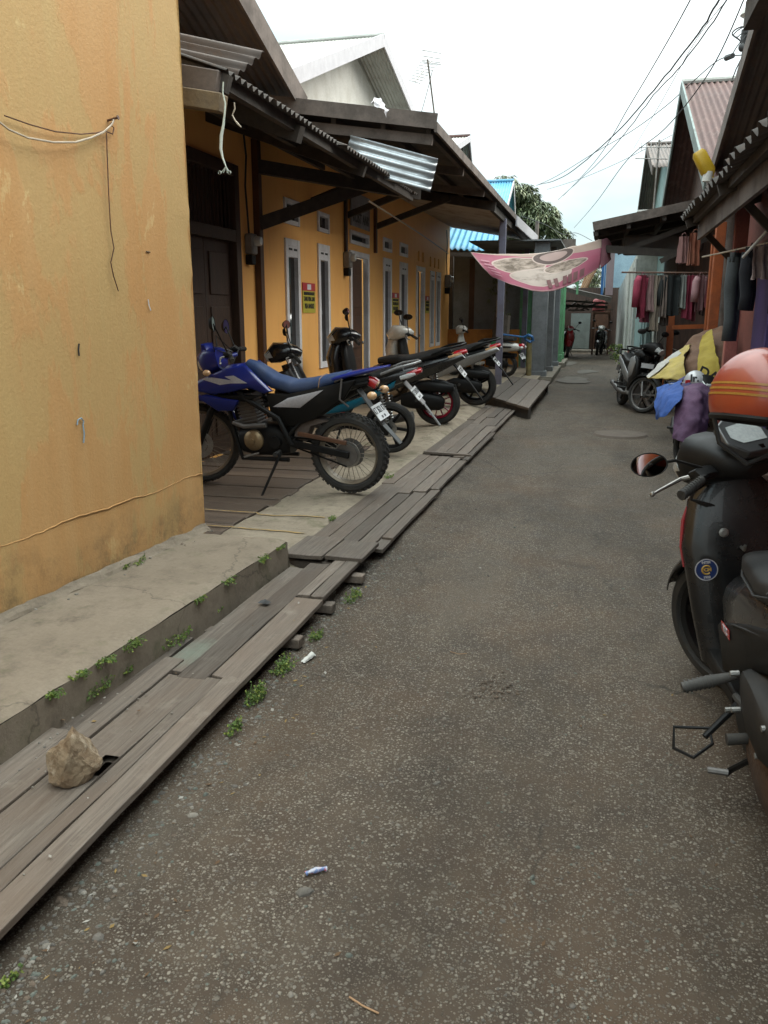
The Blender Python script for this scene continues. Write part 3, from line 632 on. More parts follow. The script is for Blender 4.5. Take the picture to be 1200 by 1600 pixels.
for x, y, z, r, h, n, lab, hang in (
    (-1.83, 2.36, .235, .05, .04, 26, 'nearest weed tuft drooping over the ledge edge at the left picture border', 1), (-1.825, 2.52, .24, .05, .03, 22, 'small weed tuft on the ledge edge next after the nearest', 1),
    (-1.82, 2.66, .235, .05, .04, 30, 'pale weed tuft on the ledge edge above the dark fern', 1), (-1.812, 2.86, .235, .06, .05, 44, 'broad weed tuft hanging over the ledge edge behind the rock', 1),
    (-1.83, 2.62, .11, .09, .06, 60, 'dark low fern growing in the corner below the ledge behind the rock', 0), (-1.815, 2.83, .11, .045, .03, 24, 'tiny fern in the ledge corner between two larger ferns', 0),
    (-1.795, 3.20, .10, .12, .06, 80, 'spreading bright fern in the corner below the ledge', 0), (-1.79, 3.42, .235, .05, .03, 26, 'weed tuft on the ledge edge above the spreading fern', 1), (-1.785, 3.60, .10, .05, .03, 22, 'small fern below the ledge near the green stained board', 0),
    (-1.775, 3.72, .235, .07, .03, 30, 'thin weed tuft on the middle of the ledge edge', 1), (-1.755, 4.12, .235, .07, .03, 34, 'weed tuft on the ledge edge toward its far end', 1), (-1.742, 4.36, .235, .05, .02, 16, 'weed tuft at the far end of the ledge', 1),
    (-1.285, 2.92, .0, .07, .07, 60, 'leafy weed clump at the board edge by the plank joint', 0), (-1.265, 2.66, .0, .06, .04, 26, 'small weed on the gravel in front of the leafy clump', 0), (-1.28, 3.22, .0, .08, .06, 60, 'leafy weed clump between two joist ends, by a scrap of white plastic', 0),
    (-1.26, 3.62, .0, .06, .05, 30, 'weed sprig beside the nearest joist end', 0), (-1.25, 4.22, .0, .09, .05, 40, 'weed sprig between the two farther joist ends', 0), (-1.275, 1.40, .0, .03, .03, 12, 'weed tuft at the board edge in the bottom left corner', 0),
    (-2.33, 3.78, .25, .10, .03, 30, 'dry weed tuft at the foot of the yellow wall', 0), (-1.80, 5.55, .10, .05, .03, 24, 'moss tuft by the boards at the yellow lines', 0), (-1.79, 7.2, .10, .08, .03, 26, 'moss tuft beside the rear tyre of the blue motorcycle', 0)):
    weed(x, y, z, r, h, n, lab, hang)
b = patch([[(-1.235, 3.33, .012), (-1.22, 3.38, .02), (-1.21, 3.42, .01)], [(-1.225, 3.325, .015), (-1.208, 3.37, .03), (-1.20, 3.41, .012)], [(-1.215, 3.32, .01), (-1.20, 3.36, .012), (-1.195, 3.40, .008)]], 10, 10, .012, 40)
tag(b.build('plastic_scrap', A_OFFW), 'scrap of crumpled white plastic by the weed clump at the board edge', 'plastic scrap')
b = patch([[(-1.62, 3.75, .112), (-1.60, 3.80, .116)], [(-1.57, 3.73, .113), (-1.55, 3.77, .112)]], 6, 6, .006, 50); tag(b.build('dry_leaf', A_INK), 'curled black leaf on the middle boardwalk section', 'leaf')
# ============================================================ ORANGE HOUSE
XO = -3.8
oh = thing('orange_house', (XO, 14.0, 0), 'long orange boarding house with white window frames and deep dark eaves', 'house'); OB = Vector((XO, 14.0, 0))
def rel(v, B): return Vector(v)-Vector(B)
def part(bb, name, mat, parent, B=None, **k):
    if B is not None:
        B = Vector(B); bb.v = [p-B for p in bb.v]
    return bb.build(name, mat, parent, **k)
tall = [(9.99, 10.50, .80, 2.45), (11.24, 11.74, .80, 2.48), (14.85, 15.44, .80, 2.515), (16.13, 16.78, .80, 2.515), (19.14, 19.60, .80, 2.49), (19.86, 20.38, .80, 2.50)]
vents = [(10.00, 10.52, 2.62, 2.92), (11.26, 11.75, 2.64, 2.90), (14.85, 15.46, 2.63, 2.86), (16.12, 16.78, 2.63, 2.87), (12.79, 13.88, 2.60, 2.80)]
slots = [(17.80, 17.98, 2.63, 2.83), (18.25, 18.43, 2.63, 2.83), (19.10, 19.26, 2.58, 2.80), (19.60, 19.76, 2.58, 2.80), (20.08, 20.24, 2.58, 2.80)]
doors = [(12.76, 13.86, .12, 2.50), (17.64, 18.48, .12, 2.52)]
odoor = (7.15, 8.62, .10, 2.95)
b = MB(); wall_open(b, XO, 6.3, 21.65, -.05, 3.95, tall+vents+slots+doors+[odoor])
b.box(XO-3, XO-.0, 21.65-.001, 21.66, -.05, 3.95)
b.add([(XO, 6.3, -.05), (XO-3, 6.3, -.05), (XO-3, 6.3, 3.95), (XO, 6.3, 3.95)], [(0, 1, 2, 3)])
part(b, 'wall', A_OR, oh, OB, ang=0)
# two party-wall joints
b = MB(); b.box(XO+.0, XO+.075, 9.06, 9.16, .1, 3.4); part(b, 'post', A_BROWN, oh, OB, bev=.006)
b = MB(); b.box(XO, XO+.05, 14.22, 14.30, 2.55, 3.35); part(b, 'post', A_BROWN, oh, OB, bev=.006)
b = MB(); b.box(XO, XO+.05, 12.50, 12.56, 2.45, 3.6); part(b, 'post', A_BROWN, oh, OB, bev=.006)
for i, (ya, yb, za, zb) in enumerate(tall):
    b = MB(); w = .085 if i < 4 else .07
    ring(b, XO, ya, yb, za, zb, w); b.box(XO-.03, XO+.022, ya+w, yb-w, zb-w-.13, zb-w)
    f = part(b, 'window', A_WHITE, oh, OB, bev=.004)
    b = MB(); b.m = 0; b.box(XO-.05, XO-.03, ya+w, yb-w, za+w, zb-w-.13)
    if i in (1, 2, 3): b.m = 1; b.box(XO-.085, XO-.075, ya+w, yb-w, za+w+.45, zb-w-.13)
    part(b, 'pane', [A_GLASS, A_CURT], f, OB, ang=0)
    b = MB(); m_ = (ya+yb)/2
    for c in (-.09, .09): b.box(XO+.020, XO+.026, m_+c-.055, m_+c+.055, zb-w-.05, zb-w-.025); part(b, 'slot', A_INK, f, OB, ang=0); b = MB()
for ya, yb, za, zb in vents:
    b = MB(); ring(b, XO, ya, yb, za, zb, .055); f = part(b, 'vent', A_WHITE, oh, OB, bev=.004)
    b = MB(); b.box(XO-.05, XO-.03, ya+.05, yb-.05, za+.05, zb-.05); part(b, 'pane', A_GLASS, f, OB, ang=0)
for ya, yb, za, zb in slots:
    b = MB(); b.box(XO-.06, XO-.04, ya, yb, za, zb); part(b, 'vent', A_BROWN, oh, OB, ang=0)
for k, (ya, yb, za, zb) in enumerate(doors):
    b = MB(); b.box(XO-.06, XO+.03, ya, ya+.085, za, zb); b.box(XO-.06, XO+.03, yb-.085, yb, za, zb); b.box(XO-.06, XO+.028, ya+.085, yb-.085, zb-.085, zb)
    f = part(b, 'door_frame', A_WHITE, oh, OB, bev=.004)
    b = MB(); b.box(XO-.12, XO-.08, ya+.085, yb-.085, za, zb-.085)
    for z0 in (.35, 1.0, 1.65): b.box(XO-.08, XO-.065, ya+.2, yb-.2, z0, z0+.5)
    part(b, 'door', A_BROWN, oh, OB, bev=.006)['label'] = 'brown panelled door'
    b = MB(); b.ell((XO-.05, yb-.17, 1.08), .025, .025, .025); part(b, 'door_handle', A_METAL, f, OB)
# old dark wooden double door with barred transom
ya, yb, za, zb = odoor
b = MB(); b.box(XO-.08, XO+.04, ya, ya+.12, za, zb+.1); b.box(XO-.08, XO+.04, yb-.12, yb, za, zb+.1); b.box(XO-.08, XO+.038, ya+.12, yb-.12, 2.28, 2.40); b.box(XO-.08, XO+.038, ya+.12, yb-.12, zb-.02, zb+.1)
f = part(b, 'door_frame', A_DOORW, oh, OB, bev=.005)
b = MB()
for k in range(14): y = ya+.16+k*(yb-ya-.32)/13; b.cyl((XO-.02, y, 2.40), (XO-.02, y, zb-.02), .009, 6)
b.box(XO-.12, XO-.10, ya-.02, yb+.02, 2.36, zb+.05); part(b, 'transom', A_DOORW, f, OB)  # board behind the bars is widened to block light leaking through the house
b = MB(); m_ = (ya+yb)/2
for y0, y1 in ((ya+.12, m_-.004), (m_+.004, yb-.12)):
    b.box(XO-.08, XO-.045, y0, y1, za, 2.28)
    for z0, z1 in ((.3, 1.0), (1.12, 1.62), (1.74, 2.16)): b.box(XO-.045, XO-.028, y0+.09, y1-.09, z0, z1)
part(b, 'door', A_DOORW, oh, OB, bev=.006)['label'] = 'dark brown double door'
# deep eave over the first part: corrugated sheet on purlins, brackets
r1a, r1b = (-3.95, 3.55), (-2.20, 2.93)
corr('roof', rel((r1a[0], 4.95, r1a[1]), OB), rel((r1a[0], 10.4, r1a[1]), OB), rel((r1b[0], 4.95, r1b[1]), OB), A_RUST, oh, .09, .017, jag=.05)
def r1(x): return r1a[1]+(x-r1a[0])*(r1b[1]-r1a[1])/(r1b[0]-r1a[0])
b = MB()
for x in (-3.4, -2.9, -2.30):
    b = MB(); b.beam((x, 5.0, r1(x)-.06), (x, 10.35, r1(x)-.06), .05, .08); part(b, 'purlin', A_TIMBER, oh, OB, ang=0)
b = MB(); z = 3.16
b.beam((XO+.04, 9.10, 3.12), onX(655, 303, -2.25), .08, .14); part(b, 'bracket_beam', A_TIMBER, oh, OB, ang=0)
b = MB(); b.beam((XO+.05, 9.10, 2.52), onX(575, 290, -2.8), .08, .14); part(b, 'strut', A_TIMBER, oh, OB, ang=0)
b = MB(); b.beam((XO+.04, 6.6, 3.40), (-2.24, 6.3, 2.84), .07, .12); part(b, 'bracket_beam', A_TIMBER, oh, OB, ang=0)
b = MB(); b.beam((-3.9, 5.0, 3.47), (-2.22, 5.0, 2.87), .05, .10); part(b, 'rafter', A_TIMBER, oh, OB, ang=0)
b = MB(); b.beam((-3.9, 8.0, 3.44), (-2.22, 8.0, 2.84), .06, .10); part(b, 'rafter', A_TIMBER, oh, OB, ang=0)
# second, higher eave on the farther part with white soffit
ra, rb = (-4.1, 3.80), (-1.78, 3.44)
corr('roof', rel((ra[0], 9.15, ra[1]), OB), rel((ra[0], 21.9, ra[1]), OB), rel((rb[0], 9.15, rb[1]-.0), OB), A_RUST, oh, .09, .014, jag=.015)
def r2(x): return ra[1]+(x-ra[0])*(rb[1]-ra[1])/(rb[0]-ra[0])
b = MB()
for x in (-2.9, -2.35, -1.86):
    b = MB(); b.beam((x, 9.2, r2(x)-.06), (x, 21.8, r2(x)-.06), .05, .07); part(b, 'purlin', A_TIMBER, oh, OB, ang=0)
for y in (9.22, 11.3, 13.3):
    b = MB(); b.beam((-4.0, y, r2(-4.0)-.15), (-1.82, y, r2(-1.82)-.13), .05, .10); part(b, 'rafter', A_TIMB2, oh, OB, ang=0)
for y, w in ((11.0, .10), (12.6, .09), (14.3, .09)):
    b = MB(); b.beam((XO+.03, y, 2.98), (-2.5, y-.12, 3.38), .06, w); part(b, 'strut', A_TIMBER, oh, OB, ang=0)
b = MB(); b.beam((-4.1, 9.12, r2(-4.1)+.03), (-1.76, 9.12, r2(-1.76)+.04), .03, .15); part(b, 'verge_board', A_TIMB2, oh, OB, ang=0)
b = MB(); b.beam((-1.765, 9.1, 3.42), (-1.765, 21.9, 3.40), .03, .10); part(b, 'fascia', A_TIMB2, oh, OB, ang=0)
b = MB(); b.add([(-3.79, 14.6, 3.66), (-1.90, 14.6, 3.31), (-1.90, 21.8, 3.31), (-3.79, 21.8, 3.66)], [(0, 1, 2, 3)]); part(b, 'soffit', M('pale_brown_soffit', (.50,.42,.33), (.43,.35,.27), 2, .8, dirt=(.22,.16,.11), damt=.7), oh, OB, ang=0)
b = MB(); b.beam((-1.86, 14.6, 3.26), (-1.86, 21.85, 3.26), .06, .12); b.beam((-3.8, 14.56, 3.62), (-1.8, 14.56, 3.27), .05, .14); part(b, 'beam', A_TIMBER, oh, OB, ang=0)
b = MB(); b.beam((-1.74, 17.5, 3.34), (-1.66, 22.0, 3.34), .03, .20); part(b, 'barge_board', A_PALE, oh, OB, ang=0)
for y in (16.25, 21.6):
    b = MB(); b.box(-1.92, -1.80, y-.06, y+.06, .2, 3.25); part(b, 'post', A_LILAC, oh, OB, bev=.006)
b = MB(); b.cyl((-2.42, 20.9, .2), (-2.42, 20.9, 3.38), .075, 14); part(b, 'post', A_OFFW, oh, OB)
b = MB(); b.box(-3.8, -1.98, 21.55, 21.67, .2, 1.16); part(b, 'parapet', M('bright_orange_parapet', (.52,.21,.035), (.43,.165,.028), 3, .7, dirt=(.25,.11,.04), damt=.7), oh, OB, ang=0)
# big gable of the orange house above the eave, ridge square to the lane
gx = -3.30
def gable(name, gx, ya, za, yn, zn, yf, zf, depth, wallx, m_roof, m_wall, m_fas, label, B, fas=.22, over=.3, parent=None, zbot=2.4, cat='house', capm=None, pit=.09, amp=.014):
    t = parent or thing(name, B, label, cat)
    ap = Vector((gx, ya, za)); nr = Vector((gx, yn, zn)); fa = Vector((gx, yf, zf)); D = Vector((-depth, 0, 0)) if depth > 0 else Vector((-depth, 0, 0))
    sg = -1 if depth > 0 else 1
    for e in (nr, fa): corr('roof', rel(ap, B), rel(ap+D, B), rel(e, B), m_roof, t, pit, amp)
    b = MB()
    up = Vector((0, 0, .03))
    for e in (nr, fa):
        d = (e-ap).normalized(); b.beam(ap+Vector((-.004*sg*-1, 0, -fas*.28)), e+Vector((0, 0, -fas*.28)), .03, fas, up=(0, -d.z, d.y) if True else None)
    part(b, 'barge_board', m_fas, t, B, ang=0)
    b = MB(); b.tube([ap+Vector((0, 0, .03)), ap+D+Vector((0, 0, .03))], .055, 8); part(b, 'ridge_cap', capm or m_roof, t, B)
    b = MB(); w = wallx
    def lower(e): return ap.lerp(e, .97)-Vector((0, 0, .12))
    a_, n_, f_ = ap-Vector((0, 0, .14)), lower(nr), lower(fa)
    P = [Vector((w, a_.y, a_.z)), Vector((w, n_.y, n_.z)), Vector((w, n_.y, zbot)), Vector((w, f_.y, zbot)), Vector((w, f_.y, f_.z))]
    Q = [p+Vector((D.x*.9, 0, 0)) for p in P]
    b.add(P+Q, [(0, 1, 2, 3, 4), (1, 6, 7, 2), (4, 3, 8, 9)]); part(b, 'gable_wall', m_wall, t, B, ang=0)
    return t
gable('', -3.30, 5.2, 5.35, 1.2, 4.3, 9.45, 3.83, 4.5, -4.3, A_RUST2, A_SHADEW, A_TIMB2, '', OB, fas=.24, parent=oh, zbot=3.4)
# bits of old sheet, block and beam ends jammed under the eave corner
t = thing('eave_sheet', (-2.4, 5.3, 3.1), 'brown corrugated sheet offcut jammed above the dark eave next to the yellow wall', 'roof sheet')
corr('sheet', (-.42, .1, .22), (-.55, -.12, .02), (.25, .10, .05), A_RUST2, t, .075, .016)
b = MB(); b.beam((-2.75, 5.0, 2.98), (-2.265, 4.98, 2.875), .10, .125); tag(b.build('beam_end', A_TIMB2, bev=.006), 'pale sawn beam end poking out beside the top of the yellow wall', 'beam')
b = MB(); b.beam((-2.85, 4.86, 2.86), (-2.19, 4.84, 2.73), .10, .10); tag(b.build('beam_end', M('brown_beam_end', (.21,.145,.075), (.13,.095,.06), 5, .8, bump=.4), bev=.006), 'lower brown beam end under the pale one beside the yellow wall', 'beam')
b = MB(); tp = [onY(x, y, 4.8) for x, y in ((349, 128), (348, 145), (352, 162), (351, 178), (349, 196), (346, 212), (345, 232), (348, 247), (353, 260))]
b.tube(tp, [.004, .004, .005, .006, .008, .010, .009, .006, .004], 7)
for dx in (-7, -3, 3, 6): b.tube([tp[-1], onY(353+dx*.6, 266, 4.8), onY(352+dx, 270, 4.8)], .0025, 5)
for dx in (-8, 7): b.lathe([(.009, 0), (.011, .004), (.009, .008)], 10, Matrix.Translation(onY(352+dx, 270, 4.8)) @ Matrix.Rotation(1.5, 4, 'X'), closed=True)
tag(b.build('frayed_cord', M('pale_green_cord', (.55,.58,.50), (.45,.50,.44), 20, .7, fine=0)), 'long pale cord with a frayed knotted end dangling from the eave beam', 'cord')
b = MB(); b.tube([onY(x, y, 5.0) for x, y in ((366, 160), (367, 170), (363, 180), (367, 188), (372, 194), (377, 199))], [.004, .005, .005, .005, .006, .003], 6)
tag(b.build('frayed_cord', A_WCABLE), 'short frayed cord stub hanging right of the long pale cord', 'cord')
# bright zinc sheet slipped over the eave
t = thing('zinc_sheet', (-2.1, 9.1, 3.0), 'bright zinc corrugated sheet tilted over the end of the dark eave', 'roof sheet')
Bz = Vector((-2.1, 9.1, 3.0)); corr('sheet', rel(onY(625, 284, 8.96), Bz)*1.0+Vector((-.62, 0, .16)), rel(onY(548, 212, 9.07), Bz), rel(onY(672, 300, 8.96), Bz), A_ZINC, t, .085, .014)
b = MB()
for k in range(5):
    p = Vector((-2.25+k*.05, 8.66, 2.93-.02*k)); b.tube([p, p+Vector((rnd(-.05, .05), -.02, rnd(.02, .06))), p+Vector((rnd(-.12, .12), -.04, rnd(.04, .13)))], .008, 5)
tag(patch([[onY(582, 152, 8.2), onY(592, 156, 8.25), onY(600, 166, 8.3)], [onY(585, 158, 8.05), onY(594, 163, 8.1), onY(603, 174, 8.15)], [onY(588, 166, 8.0), onY(597, 172, 8.02), onY(606, 182, 8.1)]], 14, 14, .04, 11).build('plastic_bag', A_PALE), 'crumpled white plastic bag caught on the dark eave', 'plastic bag')
# notices, name board, meters
A_YSIGN = M('yellow_notice', (.52,.45,.045), (.46,.40,.04), 5, .5, fine=.05); A_RSIGN = M('red_notice', (.50,.035,.045), (.44,.03,.04), 5, .5, fine=.05)
SG = 'warning notices on the orange wall'
for ya, yb, z0, z1, lab in ((10.60, 11.10, 1.56, 1.945, 'yellow and red warning notice between the two nearest tall windows'), (15.52, 16.05, 1.56, 1.93, 'yellow and red warning notice between the middle pair of tall windows'), (18.62, 19.06, 1.56, 1.93, 'yellow and red warning notice beside the farther brown door')):
    t = thing('notice', (XO+.006, (ya+yb)/2, z0), lab, 'notice', SG); w = (yb-ya)/2; h = z1-z0
    b = MB(); b.box(0, .006, -w, w, 0, h*.735); b.build('text_panel', A_YSIGN, t, ang=0)
    b = MB(); b.box(0, .0065, -w, w, h*.735+.001, h); b.build('header_panel', A_RSIGN, t, ang=0)
    b = MB(); b.box(.0065, .009, -.075, .075, h*.775, h*.955); b.build('emblem', A_WHITE, t, ang=0)
    for s_, z, sz, sx in (('KHUSUS PENGHUNI KOST', .64, .050, .72), ('TAMU PRIA DAN', .46, .078, .74), ('BISA MASUK!', .22, .088, .74)):
        text_mesh(s_, sz, A_INK, t, frame((.008, 0, h*z), (0, 1, 0), (0, 0, 1)), bold=.003, sx=sx*(w/.25))
t = thing('name_board', (XO+.02, 13.33, 2.86), 'grey white name board with dark lettering above the nearer brown door', 'sign')
b = MB(); b.box(0, .02, -.55, .52, 0, .50); b.build('panel', M('grey_board', (.33,.33,.35), (.26,.25,.27), 3, .6, dirt=(.2,.17,.15)), t, bev=.003)
text_mesh('KOST ANK', .20, A_INK, t, frame((.022, 0, .13), (0, 1, 0), (0, 0, 1)), bold=.004, sx=.95)
def meter(y, z, lab, s=1):
    t = thing('electric_meter', (XO, y, z), lab, 'meter', 'electricity meters on the orange house')
    b = MB(); b.box(0, .14*s, -.10*s, .10*s, 0, .30*s); b.build('housing', A_GLAZE, t, bev=.02)
    b = MB(); b.lathe([(.075*s, 0), (.075*s, .05), (.06*s, .07), (0, .075)], 18, Matrix.Translation((.14*s, 0, .19*s)) @ Matrix.Rotation(pi/2, 4, 'Y')); b.build('dial', A_CLEAR, t)
    b = MB(); b.box(.0, .11*s, -.08*s, .08*s, -.15*s, -.005); b.build('breaker_box', A_BLACK, t, bev=.01)
    b = MB(); b.tube([(.05, -.05, .3*s), (.03, -.06, .7), (.04, -.03, 1.0), (.03, -.08, 1.35)], .012, 6); b.build('cable', A_CABLE, t)
meter(8.86, 2.18, 'electric meter beside the dark double door', .72); meter(12.52, 2.22, 'electric meter beside the nearer brown panelled door', .78); meter(21.1, 2.18, 'electric meter at the far end of the orange wall')
b = MB(); b.tube(sag((-2.9, 10.6, 2.92), (-3.72, 21.0, 2.98), -.02, 10), .012, 5); tag(b.build('clothes_line', A_WCABLE), 'pale line strung under the far eave across the orange wall', 'line')
# ============================================================ BUILDINGS BEHIND AND ABOVE THE EAVES
gable('white_house', -5.2, 20.44, 7.73, 13.9, 5.30, 24.7, 6.62, 6.5, -6.0, A_GREYR, A_OFFW, A_PALE, 'white house with a tall pale gable and grey sheet roof rising behind the orange house', (-6.0, 19, 0), fas=.26, zbot=1, capm=A_GREYR)
gable('small_house', -4.0, 25.9, 6.55, 22.0, 5.45, 26.9, 5.45, 4.0, -4.6, A_GREYR, A_SHADEW, A_PALE, 'house behind with a rusty red ridge cap showing above the eave', (-4.6, 24, 0), fas=.16, zbot=1, capm=A_REDR)
gable('blue_roofed_house', -3.2, 30.8, 6.0, 27.6, 4.15, 32.2, 4.3, 4.0, -3.7, A_BLUER, A_SHADEW, A_PALE, 'house with a bright blue sheet roof and pointed gable', (-3.7, 30, 0), fas=.12, zbot=0)
t = thing('blue_lean_to', (-3.4, 23.2, 0), 'lean-to with a bent light blue corrugated roof behind the terrace', 'lean-to')
Bq = Vector((-3.4, 23.2, 0)); corr('roof', rel((-4.6, 24.6, 4.0), Bq), rel((-2.75, 24.6, 3.85), Bq), rel((-4.5, 22.6, 3.25), Bq), A_BLUER, t, .16, .03)
b = MB(); b.box(-4.6, -2.1, 23.6, 23.7, 0, 3.35); part(b, 'wall', M('grey_terrace_wall', (.30,.30,.275), (.25,.25,.23), 2, .8, dirt=(.16,.15,.13)), t, Bq, ang=0)
b = MB(); b.beam((-3.95, 22.3, 3.05), (-2.2, 22.6, 3.0), .06, .1); part(b, 'beam', A_TIMBER, t, Bq, ang=0); b = MB(); b.box(-3.95, -3.80, 22.2, 22.35, .2, 2.99); part(b, 'post', A_TIMBER, t, Bq, ang=0)
b = MB(); b.box(-3.55, -3.3, 23.4, 23.6, .2, 3.0); part(b, 'door', A_BROWN, t, Bq, ang=0)
# rooftop aerial
t = thing('television_aerial', (-3.5, 18.0, 4.5), 'thin rooftop television aerial on a leaning mast', 'aerial'); Bt = Vector((-3.5, 18.0, 4.5))
mp0, mp1 = onX(682, 205, -3.5), onX(668, 92, -3.5); b = MB(); b.tube([rel((-3.5, mp0.y, 4.2), Bt), rel(mp0, Bt), rel(mp1, Bt)], .017, 6); b.build('mast', A_METAL, t)
p0, p1 = onX(676, 92, -3.5), onX(648, 128, -3.7); b = MB(); b.tube([rel(p0, Bt), rel(p1, Bt)], .012, 6)
for k in range(9): p = rel(p1.lerp(p0, k/9), Bt); b.tube([p+Vector((-.09-.01*k, -.10, .01)), p+Vector((.09+.01*k, .10, -.01))], .007, 4)
for dz in (-.10, 0, .10):
    p = rel(p0, Bt)+Vector((0, -.1, dz)); b.tube([p+Vector((-.16, -.15, 0)), p+Vector((.16, .15, 0))], .008, 4)
b.build('antenna', A_METAL, t)
b = MB(); b.tube([rel(p, Bt) for p in sag(p0-Vector((0, 0, .2)), onX(652, 195, -3.6), .05, 8)], .008, 4); b.build('cable', A_CABLE, t)
# ============================================================ LEFT SIDE PAST THE TERRACE
gh = thing('grey_house', (-1.4, 21.5, 0), 'grey house front with three square painted columns behind the banner', 'house'); Bg = Vector((-1.4, 21.5, 0))
for x0, x1, y in ((-1.52, -1.18, 19.6), (-1.45, -1.13, 21.4), (-1.38, -1.10, 23.6)):
    b = MB(); b.box(x0, x1, y-.16, y+.16, .1, 3.1); b.box(x0-.03, x1+.03, y-.19, y+.19, .1, .28); part(b, 'column', A_GREYP, gh, Bg, bev=.012)
b = MB(); b.box(-3.2, -1.55, 22.0, 24.6, .1, 3.1); part(b, 'wall', A_GREYP, gh, Bg, ang=0)
b = MB(); b.box(-2.95, -.86, 23.95, 24.1, 3.12, 3.42); b.box(-2.95, -.95, 19.3, 24.2, 3.1, 3.13); part(b, 'parapet', A_GREYP, gh, Bg, ang=0)
b = MB(); b.box(-3.05, -.80, 23.8, 24.3, 3.42, 3.47); b.box(-1.10, -.78, 23.7, 24.0, 3.28, 3.48); part(b, 'roof_edge', A_TIMB2, gh, Bg, ang=0)
b = MB(); b.box(-1.56, -1.0, 19.3, 23.9, .10, .16); part(b, 'step', A_KERB, gh, Bg, bev=.01)
b = MB(); b.tube([(-1.50, 19.05, 0), (-1.52, 19.05, .95), (-1.56, 19.05, 1.02)], .06, 12); tag(b.build('bollard_pipe', M('mustard_pipe', (.26,.20,.075), (.17,.14,.06), 6, .7, dirt=(.08,.07,.05))), 'mustard yellow pipe standing beside the grey column', 'pipe')
b = MB(); b.tube([(-1.62, 19.0, 1.05), (-1.54, 18.98, 1.09), (-1.46, 19.0, 1.05), (-1.44, 19.05, .98), (-1.50, 19.0, .94), (-1.60, 19.02, 1.0)], .035, 8, closed=True); b.tube([(-1.6, 19.0, 1.04), (-2.1, 18.9, 1.10)], .02, 6)
tag(b.build('water_hose', A_BLUEP), 'blue hose coil hooked over the mustard pipe', 'hose')
t = thing('green_porch', (-1.3, 27.5, 0), 'porch with mint green columns beyond the grey house', 'porch'); Bp = Vector((-1.3, 27.5, 0))
for x0, x1, y, h in ((-1.34, -1.12, 26.0, 2.55), (-1.30, -1.12, 27.6, 2.5)):
    b = MB(); b.box(x0, x1, y-.12, y+.12, .08, h); b.box(x0-.03, x1+.03, y-.15, y+.15, .08, .35); part(b, 'column', A_GREENP, t, Bp, bev=.012)
b = MB(); b.box(-3.0, -.75, 25.8, 26.0, 2.40, 2.60); b.box(-3.0, -1.7, 26.0, 31, .05, 2.6); b.box(-.76, -.70, 25.75, 25.85, 2.1, 2.66); part(b, 'wall', A_GREENP, t, Bp, ang=0)
b = MB(); b.box(-2.02, -1.72, 21.95, 21.99, .2, 3.05); tag(b.build('green_wall', A_GREENP, ang=0), 'narrow green wall seen right of the farther lilac post', 'wall'); 
b = MB(); b.box(-1.71, -1.56, 21.94, 21.98, .2, 3.05); tag(b.build('teal_wall', M('dark_teal', (.03,.13,.14), (.025,.10,.11), 4, .6), ang=0), 'narrow dark teal wall strip between the green wall and the grey columns', 'wall')
# end of the lane: dark open shed with a pale door panel
t = thing('open_shed', (-.6, 34.0, 0), 'dark open shed with sloping sheet roof closing the end of the lane', 'shed'); Bs = Vector((-.6, 34.0, 0))
corr('roof', rel((-1.75, 29.5, 2.52), Bs), rel((-1.75, 33.5, 2.62), Bs), rel((.30, 29.5, 2.05), Bs), A_RUST, t, .10, .014)
b = MB(); 
for p_, q_, w_, h_ in (((-1.75, 29.5, 2.45), (.28, 29.5, 1.98), .05, .12), ((-1.4, 31, 2.0), (.2, 31.2, 1.9), .06, .06), ((-1.5, 33, 1.85), (.2, 33, 1.78), .08, .10)): b = MB(); b.beam(p_, q_, w_, h_); part(b, 'rafter', A_TIMBER, t, Bs, ang=0)
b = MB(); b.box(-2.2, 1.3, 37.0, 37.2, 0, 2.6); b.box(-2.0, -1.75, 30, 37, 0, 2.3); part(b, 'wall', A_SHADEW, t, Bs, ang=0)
b = MB(); b.box(-1.22, -.50, 36.4, 36.5, .12, 1.56); b.box(-1.22, -1.06, 36.36, 36.4, .12, 1.56); b.box(-.60, -.44, 36.35, 36.4, .12, 1.56); part(b, 'door', M('pale_grey_green_door', (.25,.28,.255), (.20,.225,.205), 2, .6, dirt=(.14,.15,.13)), t, Bs, ang=0)
b = MB(); b.box(-1.6, .4, 35.6, 36.3, -.02, .10); part(b, 'threshold', A_KERB, t, Bs, bev=.02)
for k in range(9):
    b = MB(); x = -1.5+k*.14+rnd(-.03, .03); b.beam((x, 33.0+rnd(0, .5), 1.62+rnd(0, .4)), (x+rnd(.4, .9), 33.4, 1.66+rnd(0, .4)), .06, .05); part(b, 'stored_timber', A_TIMB2, t, Bs, ang=0)
b = MB(); b.box(-.38, .35, 36.6, 36.7, .0, 1.9); part(b, 'fence_panel', A_BROWN, t, Bs, ang=0)
b = MB(); b.lathe([(.0, 0), (.22, 0), (.235, .06), (.225, .22), (.235, .38), (.20, .46), (.06, .50), (.06, .54), (0, .54)], 20, Matrix.Translation((-.12, 34.0, 1.62)))
tag(b.build('water_drum', M('faded_red_plastic', (.42,.10,.10), (.34,.08,.08), 6, .5)), 'faded red plastic water drum up under the shed roof', 'drum')
b = MB(); b.beam((-.30, 34.0, 1.56), (.32, 34.0, 1.56), .5, .07); [b.beam((x, 34.0, 0), (x, 34.0, 1.53), .07, .07) for x in (-.28, .30)]; tag(b.build('drum_stand', A_BROWN, ang=0), 'timber stand carrying the red water drum', 'stand')
